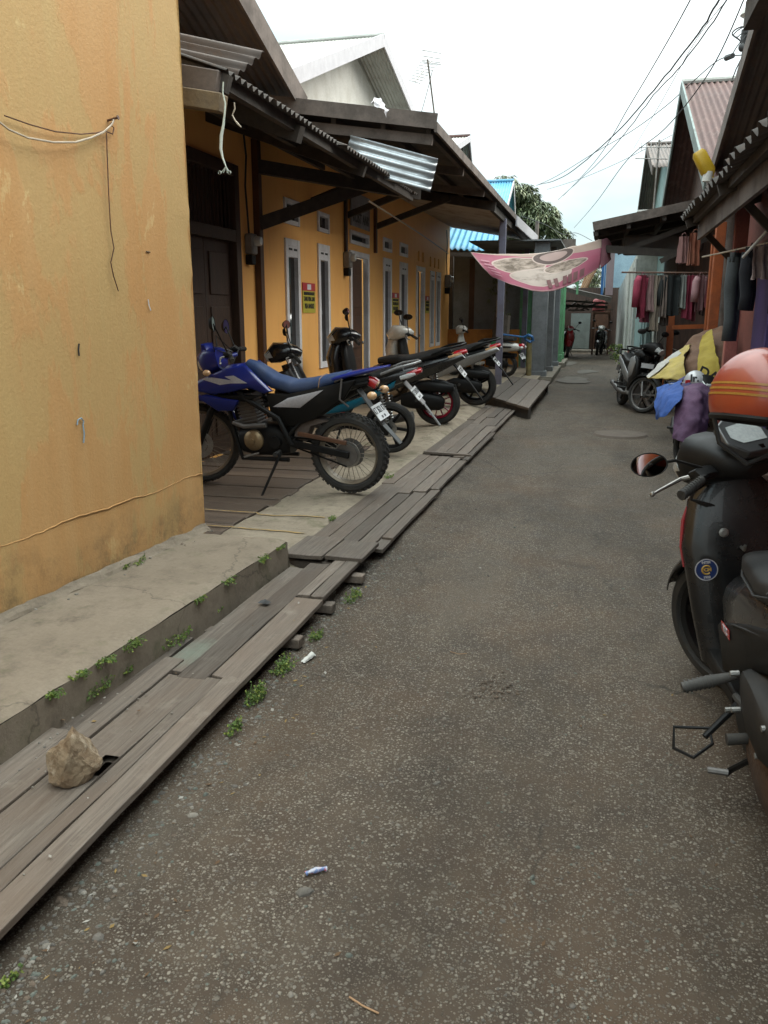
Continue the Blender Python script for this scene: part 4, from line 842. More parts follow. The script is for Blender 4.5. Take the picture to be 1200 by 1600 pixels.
# ============================================================ RIGHT SIDE
rh = thing('near_right_house', (1.6, 7.5, 0), 'dark house on the right with a deep rusty awning over parked motorcycles', 'house'); Br = Vector((1.6, 7.5, 0))
ea, eb = (.90, 2.70), (3.0, 3.55)
corr('awning', rel((eb[0], -1.5, eb[1]+.0), Br), rel((eb[0], 11.6, eb[1]), Br), rel((ea[0], -1.5, ea[1]), Br), A_RUST, rh, .26, .035, jag=.03)
corr('unseen_shade_awning', rel((2.2, -3.5, 3.25), Br), rel((2.2, 3.9, 3.25), Br), rel((.42, -3.5, 2.78), Br), A_RUST, rh, .10, .014, jag=.03)  # awning section out of view, added to shade the near right corner
b = MB(); b.beam((.50, -3.4, 2.68), (.50, 3.85, 2.68), .05, .10); part(b, 'purlin', A_TIMBER, rh, Br, ang=0)  # edge purlin of that added, unseen section
b = MB()
for x in (1.05, 1.6, 2.1): z = ea[1]+(x-ea[0])*(eb[1]-ea[1])/(eb[0]-ea[0]); b = MB(); b.beam((x, -1.4, z-.09), (x, 11.5, z-.09), .05, .08); part(b, 'purlin', A_TIMBER, rh, Br, ang=0)
b = MB(); b.beam((1.12, -1.4, 2.60), (1.12, 11.5, 2.56), .04, .24); part(b, 'fascia', A_TIMB2, rh, Br, ang=0)
for y in (5.2, 8.4, 11.4):
    b = MB(); b.beam((.95, y, 2.62), (2.3, y, 3.10), .06, .10); b.beam((1.15, y, 2.55), (1.75, y, 1.95), .05, .07); part(b, 'bracket', A_TIMBER, rh, Br, ang=0)
b = MB(); b.box(1.78, 1.90, -2.0, 16.0, -.05, 3.4); part(b, 'wall', A_REDW, rh, Br, ang=0)
b = MB(); b.box(1.70, 1.779, 6.0, 10.6, .0, 2.3); part(b, 'boarding', A_PURP, rh, Br, ang=0)['label'] = 'violet painted boarding'
for x, y, w, m, h in ((1.48, 10.6, .14, A_PINKP, 2.7), (1.50, 12.6, .13, A_ORP, 2.75), (1.68, 9.4, .10, A_PURP, 2.8), (1.15, 15.3, .12, A_ORP, 1.72), (1.60, 14.0, .10, A_ORP, 2.7), (1.55, 8.2, .07, A_BLACK, 2.7)):
    b = MB(); b.box(x-w/2, x+w/2, y-w/2, y+w/2, 0, h); part(b, 'post', m, rh, Br, bev=.008)
b = MB(); b.beam((1.15, 15.3, 1.32), (1.85, 14.6, 1.36), .05, .07); part(b, 'rail', A_ORP, rh, Br, ang=0)
gable('', 1.32, 6.8, 5.55, 2.5, 4.2, 13.95, 3.0, -4.2, 2.3, A_RUST2, A_SHADEW, A_TIMB2, '', Br, fas=.22, parent=rh, zbot=2.7)
# farther awning, seen from under its verge
ra_ = thing('far_right_house', (1.3, 18.0, 0), 'house behind with a low dark awning reaching over the lane by the laundry', 'house'); Bf = Vector((1.3, 18.0, 0))
corr('awning', rel((1.9, 14.9, 3.42), Bf), rel((1.9, 20.4, 3.42), Bf), rel((-.22, 14.9, 3.00), Bf), A_RUST, ra_, .10, .014, jag=.02)
b = MB(); b.beam((-.22, 14.86, 2.95), (1.9, 14.86, 3.36), .03, .14); part(b, 'verge_board', A_TIMB2, ra_, Bf, ang=0)
b = MB()
for y in (15.6, 17.2, 18.8, 20.2): b = MB(); b.beam((-.18, y, 2.90), (1.8, y, 3.28), .05, .10); part(b, 'rafter', A_TIMBER, ra_, Bf, ang=0)
for x in (-.16, .35, .9): b = MB(); b.beam((x, 14.9, 2.86+.2*(x+.2)), (x, 20.3, 2.86+.2*(x+.2)), .06, .12); part(b, 'purlin', A_TIMBER, ra_, Bf, ang=0)
b = MB(); b.beam((-.15, 15.1, 2.62), (1.5, 15.3, 2.50), .06, .12); b.beam((.2, 15.2, 2.55), (1.3, 15.25, 2.95), .05, .08); b.beam((.9, 15.2, 2.4), (1.6, 15.2, 2.75), .05, .08); part(b, 'brace', A_TIMBER, ra_, Bf, ang=0)
b = MB(); b.box(.30, 1.6, 15.5, 16.2, 2.56, 2.86); part(b, 'hanging_tarp', A_RUST, ra_, Bf, bev=.05)
b = MB(); b.box(.98, 1.1, 19.6, 26.5, -.05, 1.75); part(b, 'wall', A_TEAL, ra_, Bf, ang=0)
b = MB(); b.box(.94, .979, 19.7, 24.0, 1.55, 2.35); part(b, 'board', A_TANP, ra_, Bf, ang=0)
b = MB(); b.box(.955, .978, 21.8, 22.1, 0, 1.6); b.box(.955, .978, 20.4, 20.6, 0, 1.6); part(b, 'post', A_TEAL, ra_, Bf, ang=0)
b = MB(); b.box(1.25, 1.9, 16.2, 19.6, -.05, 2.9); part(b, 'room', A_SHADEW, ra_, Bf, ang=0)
t = thing('white_wall_house', (.9, 30, 0), 'narrow house with a stained white plaster wall near the lane end', 'house'); Bw = Vector((.9, 30, 0))
b = MB(); b.add([(.93, 26.6, -.05), (.62, 36.9, -.05), (.62, 36.9, 2.5), (.93, 26.6, 3.3), (2.5, 26.6, -.05), (2.5, 26.6, 3.3)], [(0, 1, 2, 3), (4, 0, 3, 5)]); part(b, 'wall', M('stained_white_wall', (.52,.52,.48), (.42,.42,.38), 1.5, .8, st=(1,1,.25), dirt=(.20,.20,.17), damt=.8, dscale=1.5), t, Bw, ang=0)
b = MB(); 
for x, y, z1, r in ((.86, 27.0, 2.9, .05), (.80, 29.5, 2.9, .05), (.90, 26.4, 3.1, .035)):
    b = MB(); b.cyl((x, y, 0), (x, y, z1), r, 8); part(b, 'drainpipe', A_OFFW, t, Bw)
t = thing('blue_shutter_house', (.5, 37, 0), 'upper storey with bright blue shutters above the shed roof', 'house'); Bb = Vector((.5, 37, 0))
b = MB(); b.box(-.02, 2.2, 37.3, 37.5, 0, 5.0); b.add([(.02, 32.5, 2.3), (-.02, 37.3, 2.3), (-.02, 37.3, 4.2), (.02, 32.5, 4.2)], [(0, 1, 2, 3)]); part(b, 'wall', M('pale_blue_wall', (.30,.42,.48), (.24,.34,.40), 2, .7), t, Bb, ang=0)
b = MB(); b.box(-.08, .0, 34.6, 35.0, 2.1, 4.0); b.box(-.06, -.02, 33.2, 33.4, 2.2, 3.9); b.box(-.1, .06, 37.0, 37.28, 2.1, 4.2); part(b, 'shutter', A_BLUEP, t, Bb, ang=0)
b = MB(); b.box(.08, .34, 31.9, 32.0, 2.2, 4.0); part(b, 'column', M('mauve_paint', (.30,.22,.23), (.24,.18,.19), 3, .7), t, Bb, ang=0)
b = MB()
for k in range(7): b.beam((-.95+rnd(-.2, .2), 38+k*.1, 2.3), (-.2+rnd(-.3, .3), 38.2+k*.1, 4.2), .07, .07)
part(b, 'scaffold_pole', A_TANP, t, Bb, ang=0)
# roofs above the right side
gable('red_roofed_house', 1.2, 17.8, 5.72, 12.1, 3.25, 21.3, 3.8, -4.0, 1.75, A_REDR, A_SHADEW, M('pale_green_barge', (.20,.25,.235), (.16,.20,.19), 3, .7, dirt=(.12,.12,.11)), 'house with a rusted red corrugated roof and pale green barge board', (1.75, 17, 0), fas=.20, zbot=2.9, capm=A_GREYR, pit=.10, amp=.018)
t = gable('teal_house', 1.0, 27.3, 6.35, 22.5, 5.0, 32.5, 4.55, -4.0, 1.5, A_RUST2, A_TEAL, A_TIMB2, 'tall teal house with a dark gable roof behind the red roof', (1.5, 27, 0), fas=.22, zbot=2)
b = MB(); b.box(.75, 1.45, 22.2, 27.5, 3.75, 3.95); b.box(.70, 1.45, 22.1, 27.6, 3.95, 3.99); part(b, 'balcony', A_OFFW, t, (1.5, 27, 0), ang=0)
t = thing('television_aerial', (1.05, 17.5, 4.5), 'small aerial on a pole beside the red roof gable', 'aerial'); b = MB(); b.tube([(-.2, .2, -1.3), (-.18, .2, .25)], .018, 6); b.build('mast', A_METAL, t)
b = MB(); b.tube([(-.55, .1, .12), (.05, .2, .10)], .009, 4); b.tube([(-.6, .1, -.08), (.0, .2, -.1)], .009, 4)
for k in range(6): b.tube([(-.5+.09*k, .0, .03), (-.5+.09*k, .25, .22)], .006, 4)
b.build('antenna', A_METAL, t)
b = MB(); b.m = 0; b.loft([(0, 0, .05, .06), (.05, 0, .085, .085), (.30, 0, .09, .09), (.36, 0, .07, .07), (.40, 0, .03, .03), (.44, 0, .03, .03)], 16, 4)
o = tag(b.build('jerrycan', M('yellow_plastic', (.56,.36,.02), (.48,.30,.018), 6, .45)), 'yellow plastic jug hung upside down at the edge of the right awning', 'jug'); o.location = onY(1090, 236, 9.3); o.rotation_euler = (0, radians(58), radians(12)); o.scale = (.72, .72, .72)
b = MB(); b.cyl(onY(1104, 284, 9.3), onY(1107, 268, 9.3), .045, 12); tag(b.build('pipe_stub', A_OFFW), 'short white pipe stub under the yellow jug', 'pipe')
b = MB(); b.cyl(onY(1161, 402, 9.0), onY(1204, 355, 8.6), .014, 8); tag(b.build('bamboo_pole', A_OFFW), 'thin pale pole slanting under the right awning', 'pole')
# ============================================================ TREE, POLES, WIRES
LEAFM = [M('mango_leaf_dark', (.075,.100,.042), (.058,.080,.034), 9, .5), M('mango_leaf', (.120,.150,.066), (.095,.125,.053), 9, .5), M('mango_leaf_pale', (.23,.245,.13), (.19,.205,.10), 9, .5)]
BARK = M('grey_bark', (.14,.12,.10), (.09,.075,.06), 8, .9, bump=.5)
def tree(loc, blobs, nl, label, ls=.20):
    t = thing('broadleaf_tree', loc, label, 'tree'); b = MB()
    H0 = min(bz for _, _, bz, _, _ in blobs)
    b.tube([(0, 0, -.1), (.1, 0, 1.5), (0, .1, H0-.3), (.1, 0, H0+1.2)], [.24, .20, .16, .06], 9)
    for bx, by, bz, r, h in blobs: b.tube([(0, .1, H0-.8), (bx*.5, by*.5, (H0+bz)/2), (bx, by, bz)], [.10, .07, .02], 6)
    b.build('trunk', BARK, t); b = MB()
    tot = sum(r*r*h for *_, r, h in blobs)
    for bx, by, bz, r, h in blobs:
        n = int(nl*r*r*h/tot)
        for _ in range(n):
            d = Vector((random.gauss(0, 1), random.gauss(0, 1), random.gauss(0, 1))).normalized()*(random.random()**.42)
            c = Vector((bx+d.x*r, by+d.y*r, bz+d.z*h))
            if mnoise.noise(c*1.15) < -.34: continue
            m0 = random.choice((0, 0, 1, 1, 1, 2)) if d.z > -.2 else random.choice((0, 0, 1))  # palest leaves only in the upper crown, darker mix towards the bottom
            for k in range(random.randint(5, 8)):            # a drooping rosette of long narrow leaves
                a = rnd(0, 2*pi); e = rnd(-.9, .15); L = ls*rnd(.7, 1.3); v = Vector((cos(a)*cos(e), sin(a)*cos(e), sin(e))); s = Vector((-sin(a), cos(a), rnd(-.4, .4)))*L*.13
                tip = c+v*L+Vector((0, 0, -L*.35)); md = c+v*L*.5
                b.m = m0; b.add([c, md+s, tip, md-s], [(0, 1, 2, 3)])
    b.build('crown', LEAFM, t, ang=0)
random.seed(3)
tree((-4.1, 41.5, 0), [(-.1, 0, 6.6, 1.2, .9), (-1.2, .3, 6.6, 1.1, .9), (.9, -.2, 5.7, 1.15, 1.0), (1.85, .2, 4.7, .80, .85), (-.6, -.4, 5.3, 1.4, .9), (.8, 0, 4.4, 1.3, .8), (-2.0, 0, 5.6, .8, .7), (-.6, .2, 7.45, .55, .45), (1.5, 0, 3.9, 1.0, .6)], 7500, 'leafy mango tree rising behind the blue roofed house', .27)
random.seed(4)
tree((-2.45, 21.0, 0), [(0, 0, 2.1, .30, .5), (.1, .1, 1.4, .25, .4)], 60, 'small bushy tree behind the lilac posts of the terrace', .10)
tree((-.6, 40.0, 0), [(0, 0, 2.9, .8, .6), (.5, .3, 3.4, .6, .5)], 240, 'thin bushy tree behind the shed at the lane end', .16)
for x, y, z, r, h, n, lab in ((.60, 30.2, 0, .22, .5, 60, 'weeds at the foot of the stained white wall'), (.78, 26.8, 0, .2, .3, 40, 'weeds at the corner where the teal wall ends')):
    b = MB(); random.seed(int(x*100))
    for k in range(n*3):
        c = Vector((random.gauss(0, r*.5), random.gauss(0, r), rnd(0, h))); d = Vector((rnd(-1, 1), rnd(-1, 1), rnd(.1, 1))).normalized()*.08; e = d.orthogonal()*.3
        b.m = random.choice((0, 1)); b.add([c, c+d*.5+e, c+d, c+d*.5-e], [(0, 1, 2, 3)])
    tag(b.build('weed', LEAF, ang=0), lab, 'weed', kind='stuff').location = (x, y, z)
def pole(px, y, ztop, r, label, name='utility_pole'):
    t = thing(name, (px, y, 0), label, 'pole'); b = MB(); b.tube([(0, 0, -.2), (0, 0, ztop)], [r*1.3, r], 12); b.build('shaft', A_TIMB2, t); return t
up = pole(1.72, 13.2, 5.30, .085, 'utility pole with white cap and tangled wires behind the right roof')
b = MB(); b.lathe([(.0, .16), (.12, .15), (.15, .08), (.10, .05), (.10, -.06), (.0, -.06)], 16, Matrix.Translation((0, 0, 5.36))); b.build('cap', A_OFFW, up)
b = MB(); b.cyl((0, 0, 5.02), (0, 0, 5.26), .115, 14); b.build('clamp', A_CABLE, up)
P_ = lambda x, y, Y=13.1: onY(x, y, Y)-Vector((1.72, 13.2, 0))
b = MB()
b.tube([cr([P_(*q) for q in ((1166, 43), (1158, 42), (1148, 47), (1144, 53), (1149, 58), (1156, 63), (1160, 71))], i/18) for i in range(19)], .010, 5)
b.tube([cr([P_(*q) for q in ((1167, 51), (1158, 53), (1152, 58), (1146, 55), (1152, 48), (1162, 42))], i/18) for i in range(19)], .008, 5)
b.tube([P_(*q) for q in ((1168, 53), (1162, 60), (1155, 68), (1150, 75), (1146, 82), (1141, 87))], .008, 5)
b.tube([P_(*q) for q in ((1168, 62), (1164, 70), (1161, 76))], .008, 5); b.tube([P_(*q) for q in ((1157, 57), (1159, 68), (1158, 74))], .007, 5)
b.tube([P_(*q) for q in ((1166, 75), (1160, 88), (1150, 108), (1144, 124))], .009, 5); b.tube([P_(*q) for q in ((1165, 90), (1156, 104), (1149, 124))], .009, 5)
b.ell(P_(1159, 74), .045, .045, .055); b.build('wire_tangle', A_CABLE, up)
pole(-2.55, 33.5, 4.95, .07, 'thin bare wooden pole standing in front of the mango tree')
WG = 'overhead wires crossing the lane'
def wire(pts, Y0, Y1, r, lab, wob=0):
    n = len(pts); P = []
    for i, (x, y) in enumerate(pts):
        # the wires run down the lane: distance grows from Y0 at the first point to Y1 at the last
        P.append(onY(x, y, 1/((1-i/(n-1))/Y0+(i/(n-1))/Y1)))
    q = [cr(P, i/40)+Vector((rnd(-wob, wob), 0, rnd(-wob, wob))) for i in range(41)]
    b = MB(); b.tube(q, r*.72, 6); tag(b.build('overhead_wire', A_CABLE), lab, 'wire', WG)
random.seed(2)
wire([(1086, -14), (1040, 70), (985, 163), (930, 252), (880, 306)], 9, 36, .009, 'leftmost single straight wire rising to the top of the picture')
wire([(1130, -14), (1092, 52), (1030, 130), (960, 210), (880, 276), (840, 289)], 9, 36, .014, 'thick twisted wire between the leftmost straight wire and the wavy one', .006)
wire([(1144, -14), (1110, 40), (1062, 105), (1020, 150), (985, 198), (945, 245), (905, 282), (872, 312)], 9, 36, .010, 'wavy wire beside the thick twisted wire', .008)
wire([(1148, -14), (1088, 62), (1030, 165), (990, 232)], 10, 26, .006, 'very thin wire right of the wavy wire')
wire([(1168, -14), (1110, 110), (1040, 200), (980, 250), (930, 318), (897, 356)], 9, 36, .009, 'rightmost wire passing in front of the red roof down to the tree')
wire([(1163, 86), (1140, 88), (1118, 97), (1082, 128), (1040, 166), (985, 206), (930, 238), (870, 275), (838, 290)], 13, 36, .012, 'service wire leaving the pole tangle with a splice sleeve')
wire([(1050, 211), (1010, 232), (960, 257), (905, 280), (855, 296)], 20, 36, .009, 'nearly level wire leaving the red roof gable toward the tree')
wire([(925, 376), (900, 364), (880, 366), (850, 350), (815, 338)], 15.5, 23, .007, 'thin slack wire from the awning corner to the lilac post')
b = MB(); a_, c_ = onY(1134, 91, 13.3), onY(1145, 87, 13.1); b.tube([a_, a_.lerp(c_, .1), c_], [.012, .04, .035], 8); tag(b.build('splice_sleeve', A_CABLE), 'black splice sleeve on the service wire near the pole', 'sleeve')
# ============================================================ BANNER
n = N('faded_pink_banner'); xyz = n.xyz(n.t.nodes.new('ShaderNodeTexCoord').outputs['UV'])
# printed panels laid out along the cloth (u across, v down)
def ell(cx, cy, rx, ry, soft=.05):
    dx = n.math('DIVIDE', n.math('SUBTRACT', xyz[0], cx), rx); dy = n.math('DIVIDE', n.math('SUBTRACT', xyz[1], cy), ry)
    return n.ramp(n.math('ADD', n.math('MULTIPLY', dx, dx), n.math('MULTIPLY', dy, dy)), (1-soft, 1.0), (1.0, 0.0))
uvs = n.t.nodes.new('ShaderNodeTexCoord').outputs['UV']
col = n.mix(n.ramp(n.noise(3, 5, .6, uvs), (.35, 0.0), (.65, 1.0)), (.44, .12, .18), (.40, .135, .185))
band = n.ramp(n.math('ADD', xyz[1], n.math('MULTIPLY', xyz[0], -.30)), (-.02, 1.0), (.0, 0.0)); col = n.mix(band, col, (.46, .34, .28))
food = n.mix(n.ramp(n.noise(9, 6, .7, uvs), (.4, 0.0), (.6, 1.0)), (.16, .12, .09), (.50, .40, .33))
for e_ in ((.34, .34, .21, .21), (.50, .62, .26, .22), (.70, .48, .18, .13)):
    col = n.mix(ell(*e_), col, (.60, .48, .42)); col = n.mix(ell(e_[0], e_[1], e_[2]*.94, e_[3]*.9), col, food if e_[0] != .50 else n.mix(n.ramp(n.noise(7, 6, .7, uvs), (.5, 0.0), (.7, .8)), (.54, .45, .39), (.2, .15, .12)))
col = n.mix(ell(.60, .17, .17, .20), col, (.56, .44, .38)); col = n.mix(ell(.60, .17, .16, .18), col, (.12, .085, .075)); col = n.mix(ell(.60, .17, .11, .11), col, (.42, .30, .27))
low = n.ramp(xyz[1], (.93, 0.0), (.95, .6)); col = n.mix(low, col, (.50, .36, .33))
edge = n.math('MAXIMUM', n.ramp(xyz[0], (.012, 1.0), (.02, 0.0)), n.ramp(xyz[1], (.012, .7), (.025, 0.0))); col = n.mix(edge, col, (.50, .42, .36))
col = n.mix(n.ramp(n.noise(30, 4, .7, uvs), (.6, 0.0), (.75, .25)), col, (.58, .42, .42))
n.done(col, .7); n.mat.node_tree.nodes['Principled BSDF'].inputs['Transmission Weight'].default_value = 0
bt = thing('banner', onY(835, 410, 14.2), 'faded pink food stall banner sagging across the lane to the right awning', 'banner'); Bb_ = bt.location.copy()
rowsT = [(735, 394, 13.3), (790, 397, 13.6), (845, 395, 14.0), (895, 385, 14.5), (940, 374, 15.0)]
rowsM = [(752, 415, 13.3), (795, 425, 13.55), (845, 425, 13.9), (892, 414, 14.4), (938, 398, 14.95)]
rowsB = [(770, 433, 13.4), (803, 446, 13.55), (850, 456, 13.85), (893, 445, 14.35), (937, 418, 14.95)]
b = patch([[onY(*p)-Bb_ for p in r] for r in (rowsT, rowsM, rowsB)], 26, 60, .012, 3, 5)
o = b.build('cloth', n.mat, bt, ang=180, solid=.002)
uv = o.data.uv_layers.new(name='UVMap'); nv = 60
# uv from vertex order (rows down, columns across); remove_doubles keeps order for a clean grid
for lp in o.data.loops: i = lp.vertex_index; uv.data[lp.index].uv = ((i % nv)/(nv-1), (i//nv)/25)
b = MB(); b.tube([onY(934, 374, 14.98)-Bb_, onY(936, 420, 14.95)-Bb_], .016, 8); b.build('pole', A_TIMB2, bt)
b = patch([[onY(936, 376, 14.97)-Bb_, onY(948, 372, 15.1)-Bb_, onY(955, 380, 15.3)-Bb_], [onY(937, 400, 14.97)-Bb_, onY(947, 398, 15.1)-Bb_, onY(954, 400, 15.3)-Bb_], [onY(938, 420, 14.97)-Bb_, onY(948, 412, 15.1)-Bb_, onY(955, 405, 15.3)-Bb_]], 12, 12, .02, 6)
b.build('flap', M('pink_banner_back', (.36,.16,.19), (.28,.125,.15), 6, .7), bt, ang=180, solid=.002)
pmat = M('dark_print', (.26,.13,.13), (.22,.11,.11), 9, .7)
def onban(u, v): return cr([cr([onY(*p)-Bb_ for p in r], u) for r in (rowsT, rowsM, rowsB)], v)+Vector((.0, -.018, .006))
for k, u in enumerate((.56, .62, .695, .74, .785, .835)):
    h = .055 if k < 2 else .045
    b = MB(); b.grid(4, 4, lambda a, c: onban(u+(a-.5)*.034+(.012 if k < 2 else -.006)*(c-.5), .80+(c-.5)*.19)); b.build('printed_block', pmat, bt, ang=0, solid=.001)
pk = M('pale_pink_print', (.62,.30,.36), (.55,.27,.32), 9, .7)
for k in range(5):
    b = MB(); b.grid(8, 3, lambda a, c: onban(.055+k*.012+a*(.07+.01*(k % 2)), .30+k*.105+(c-.5)*.04)); b.build('printed_line', pk, bt, ang=0, solid=.001)
# ============================================================ LAUNDRY under the far right awning
random.seed(9)
l0, l1 = Vector((.52, 14.3, 2.17)), Vector((1.62, 14.3, 2.16))
b = MB(); b.tube([l0-Vector((.25, 0, -.02)), l1+Vector((.3, 0, 0))], .014, 8); tag(b.build('laundry_pole', A_BROWN), 'horizontal pole carrying the laundry under the far awning', 'pole')
b = MB(); b.tube([(1.15, 11.2, 2.22), (1.65, 8.0, 2.20)], .010, 6); tag(b.build('laundry_line', A_WCABLE), 'line holding the trousers and hat under the near awning', 'line')
def cloth_m(name, c): return M(name, c, tuple(x*.75 for x in c), 5, .9, dirt=None, bump=.2)
def garment(kind, x, y, z, w, h, m, lab, cat, yaw=0.0, thick=.05, name=None):
    """a hung garment: body front and back, sleeves or legs, folds; top at z"""
    b = MB(); sd = rnd(0, 50)
    def sheet(fx, ya, x0, x1, z0, z1, f=5.0, amp=.025):
        b.grid(12, 14, lambda u, v: Vector(((x0+(x1-x0)*u)*fx(v), ya+amp*sin(u*f*2+sd)*(.3+v)+.02*mnoise.noise(Vector((u*3, v*3, sd))), z0+(z1-z0)*v+.012*sin(u*7+sd)*v)))
    if kind == 'shirt':
        for s in (-1, 1): sheet(lambda v: .86+.14*v, s*thick*.5, -w/2, w/2, 0, -h)
        for s in (-1, 1):
            b.tube([(s*w*.36, 0, -.03), (s*w*.50, .01, -.10), (s*w*.60, 0, -.26), (s*w*.58, .01, -min(.5, h*.75))], [.05, .06, .062, .058], 9)
    elif kind == 'trousers':
        b.box(-w/2, w/2, -thick/2, thick/2, -.10, 0)
        for s in (-1, 1): b.tube([(s*w*.25, 0, -.05), (s*w*.26, .012, -h*.4), (s*w*.24, -.01, -h*.75), (s*w*.26, 0, -h)], [w*.26, w*.25, w*.22, w*.21], 10)
    else:
        for s in (-1, 1): sheet(lambda v: .9+.12*v, s*thick*.5, -w/2, w/2, 0, -h, 7, .04)
    for s in (-1, 1): b.tube([(s*.05, 0, -.01), (s*.02, 0, .04), (0, 0, .05)], .004, 5)
    o = b.build(name or {'shirt': 'shirt', 'trousers': 'trousers'}.get(kind, 'cloth'), m, ang=180); o.location = (x, y, z); o.rotation_euler = (0, 0, yaw)
    return tag(o, lab, cat, 'laundry hanging on the right side of the lane')
G = garment
G('shirt', .60, 14.25, 2.14, .26, .66, cloth_m('crimson_cloth', (.29,.035,.07)), 'crimson long shirt at the lane end of the laundry pole', 'shirt', 1.0)
G('cloth', .72, 14.32, 2.14, .13, .55, cloth_m('dusty_pink_cloth', (.33,.21,.20)), 'dusty pink towel beside the crimson shirt', 'towel', .7)
G('cloth', .83, 14.34, 2.14, .12, .86, cloth_m('beige_cloth', (.27,.22,.17)), 'long beige cloth hanging lower than its neighbours', 'cloth', .5)
G('cloth', .93, 14.30, 2.14, .11, .64, cloth_m('taupe_cloth', (.20,.155,.13)), 'taupe cloth between the long beige cloth and the black shirt', 'cloth', .4)
G('shirt', 1.05, 14.34, 2.14, .26, .62, cloth_m('black_cloth', (.016,.020,.020)), 'wide black shirt in the middle of the laundry pole', 'shirt', .2)
G('cloth', 1.22, 14.30, 2.13, .10, .50, cloth_m('grey_cloth', (.23,.24,.22)), 'narrow grey cloth right of the black shirt', 'cloth', .3)
G('cloth', 1.32, 14.33, 2.13, .16, .66, cloth_m('raspberry_cloth', (.25,.03,.06)), 'raspberry cloth between the grey cloth and the pale pink shirt', 'cloth', .3)
G('shirt', 1.47, 14.26, 2.13, .18, .54, cloth_m('pale_pink_cloth', (.42,.24,.25)), 'pale pink shirt at the house end of the laundry pole', 'shirt', .8)
G('cloth', 1.62, 14.1, 2.22, .18, .58, cloth_m('maroon_cloth', (.13,.022,.03)), 'dark maroon cloth in the shade behind the pale pink shirt', 'cloth', .9)
G('cloth', 1.18, 12.6, 2.62, .16, .42, cloth_m('rust_cloth', (.27,.09,.05)), 'rust orange cloth hung high under the near awning', 'cloth', .4)
G('cloth', 1.06, 12.9, 2.60, .12, .36, cloth_m('mauve_cloth', (.24,.12,.11)), 'mauve cloth hung high beside the rust orange cloth', 'cloth', .4)
G('trousers', 1.36, 9.9, 2.18, .26, .92, cloth_m('slate_cloth', (.085,.095,.10)), 'slate grey trousers hanging by the pink post', 'trousers', 1.1)
G('trousers', 1.44, 9.5, 2.2, .28, .62, cloth_m('navy_cloth', (.02,.022,.03)), 'short navy trousers next to the slate grey trousers', 'trousers', 1.2)
G('cloth', 1.50, 9.0, 2.18, .24, .30, cloth_m('pinkish_white_cloth', (.45,.34,.32)), 'bunched pinkish white cloth at the right end of the near line', 'cloth', .6, .12)
G('shirt', 1.62, 8.3, 2.05, .40, .85, cloth_m('charcoal_cloth', (.035,.030,.034)), 'charcoal shirt hanging below the bunched cloth', 'shirt', .9)
for x_, w_, h_, c_, l_ in ((.55, .11, .48, (.30,.26,.22), 'cream cloth at the very lane end of the laundry pole'), (.67, .10, .72, (.20,.05,.08), 'wine red cloth behind the crimson shirt'), (.78, .10, .60, (.36,.30,.27), 'pale cream cloth beside the dusty pink towel'), (.98, .10, .78, (.10,.075,.065), 'dark brown cloth beside the taupe cloth'),
    (1.13, .12, .44, (.10,.12,.14), 'blue grey cloth behind the wide black shirt'), (1.27, .10, .58, (.40,.36,.33), 'off-white cloth beside the narrow grey cloth'), (1.40, .12, .70, (.30,.10,.12), 'rose cloth behind the pale pink shirt'), (1.56, .12, .62, (.22,.16,.15), 'brown grey cloth at the house side of the pale pink shirt')):
    G('cloth', x_, 14.42+rnd(-.02, .05), 2.14, w_, h_, cloth_m('laundry_tone', c_) if False else cloth_m('cloth_tone_%d' % int(x_*100), c_), l_, 'cloth', rnd(.1, .9))
G('cloth', .98, 15.05, 1.40, .30, .55, cloth_m('pale_grey_cloth', (.30,.30,.27)), 'pale grey cloth hanging over the rail behind the silver motorcycle', 'cloth', .9)
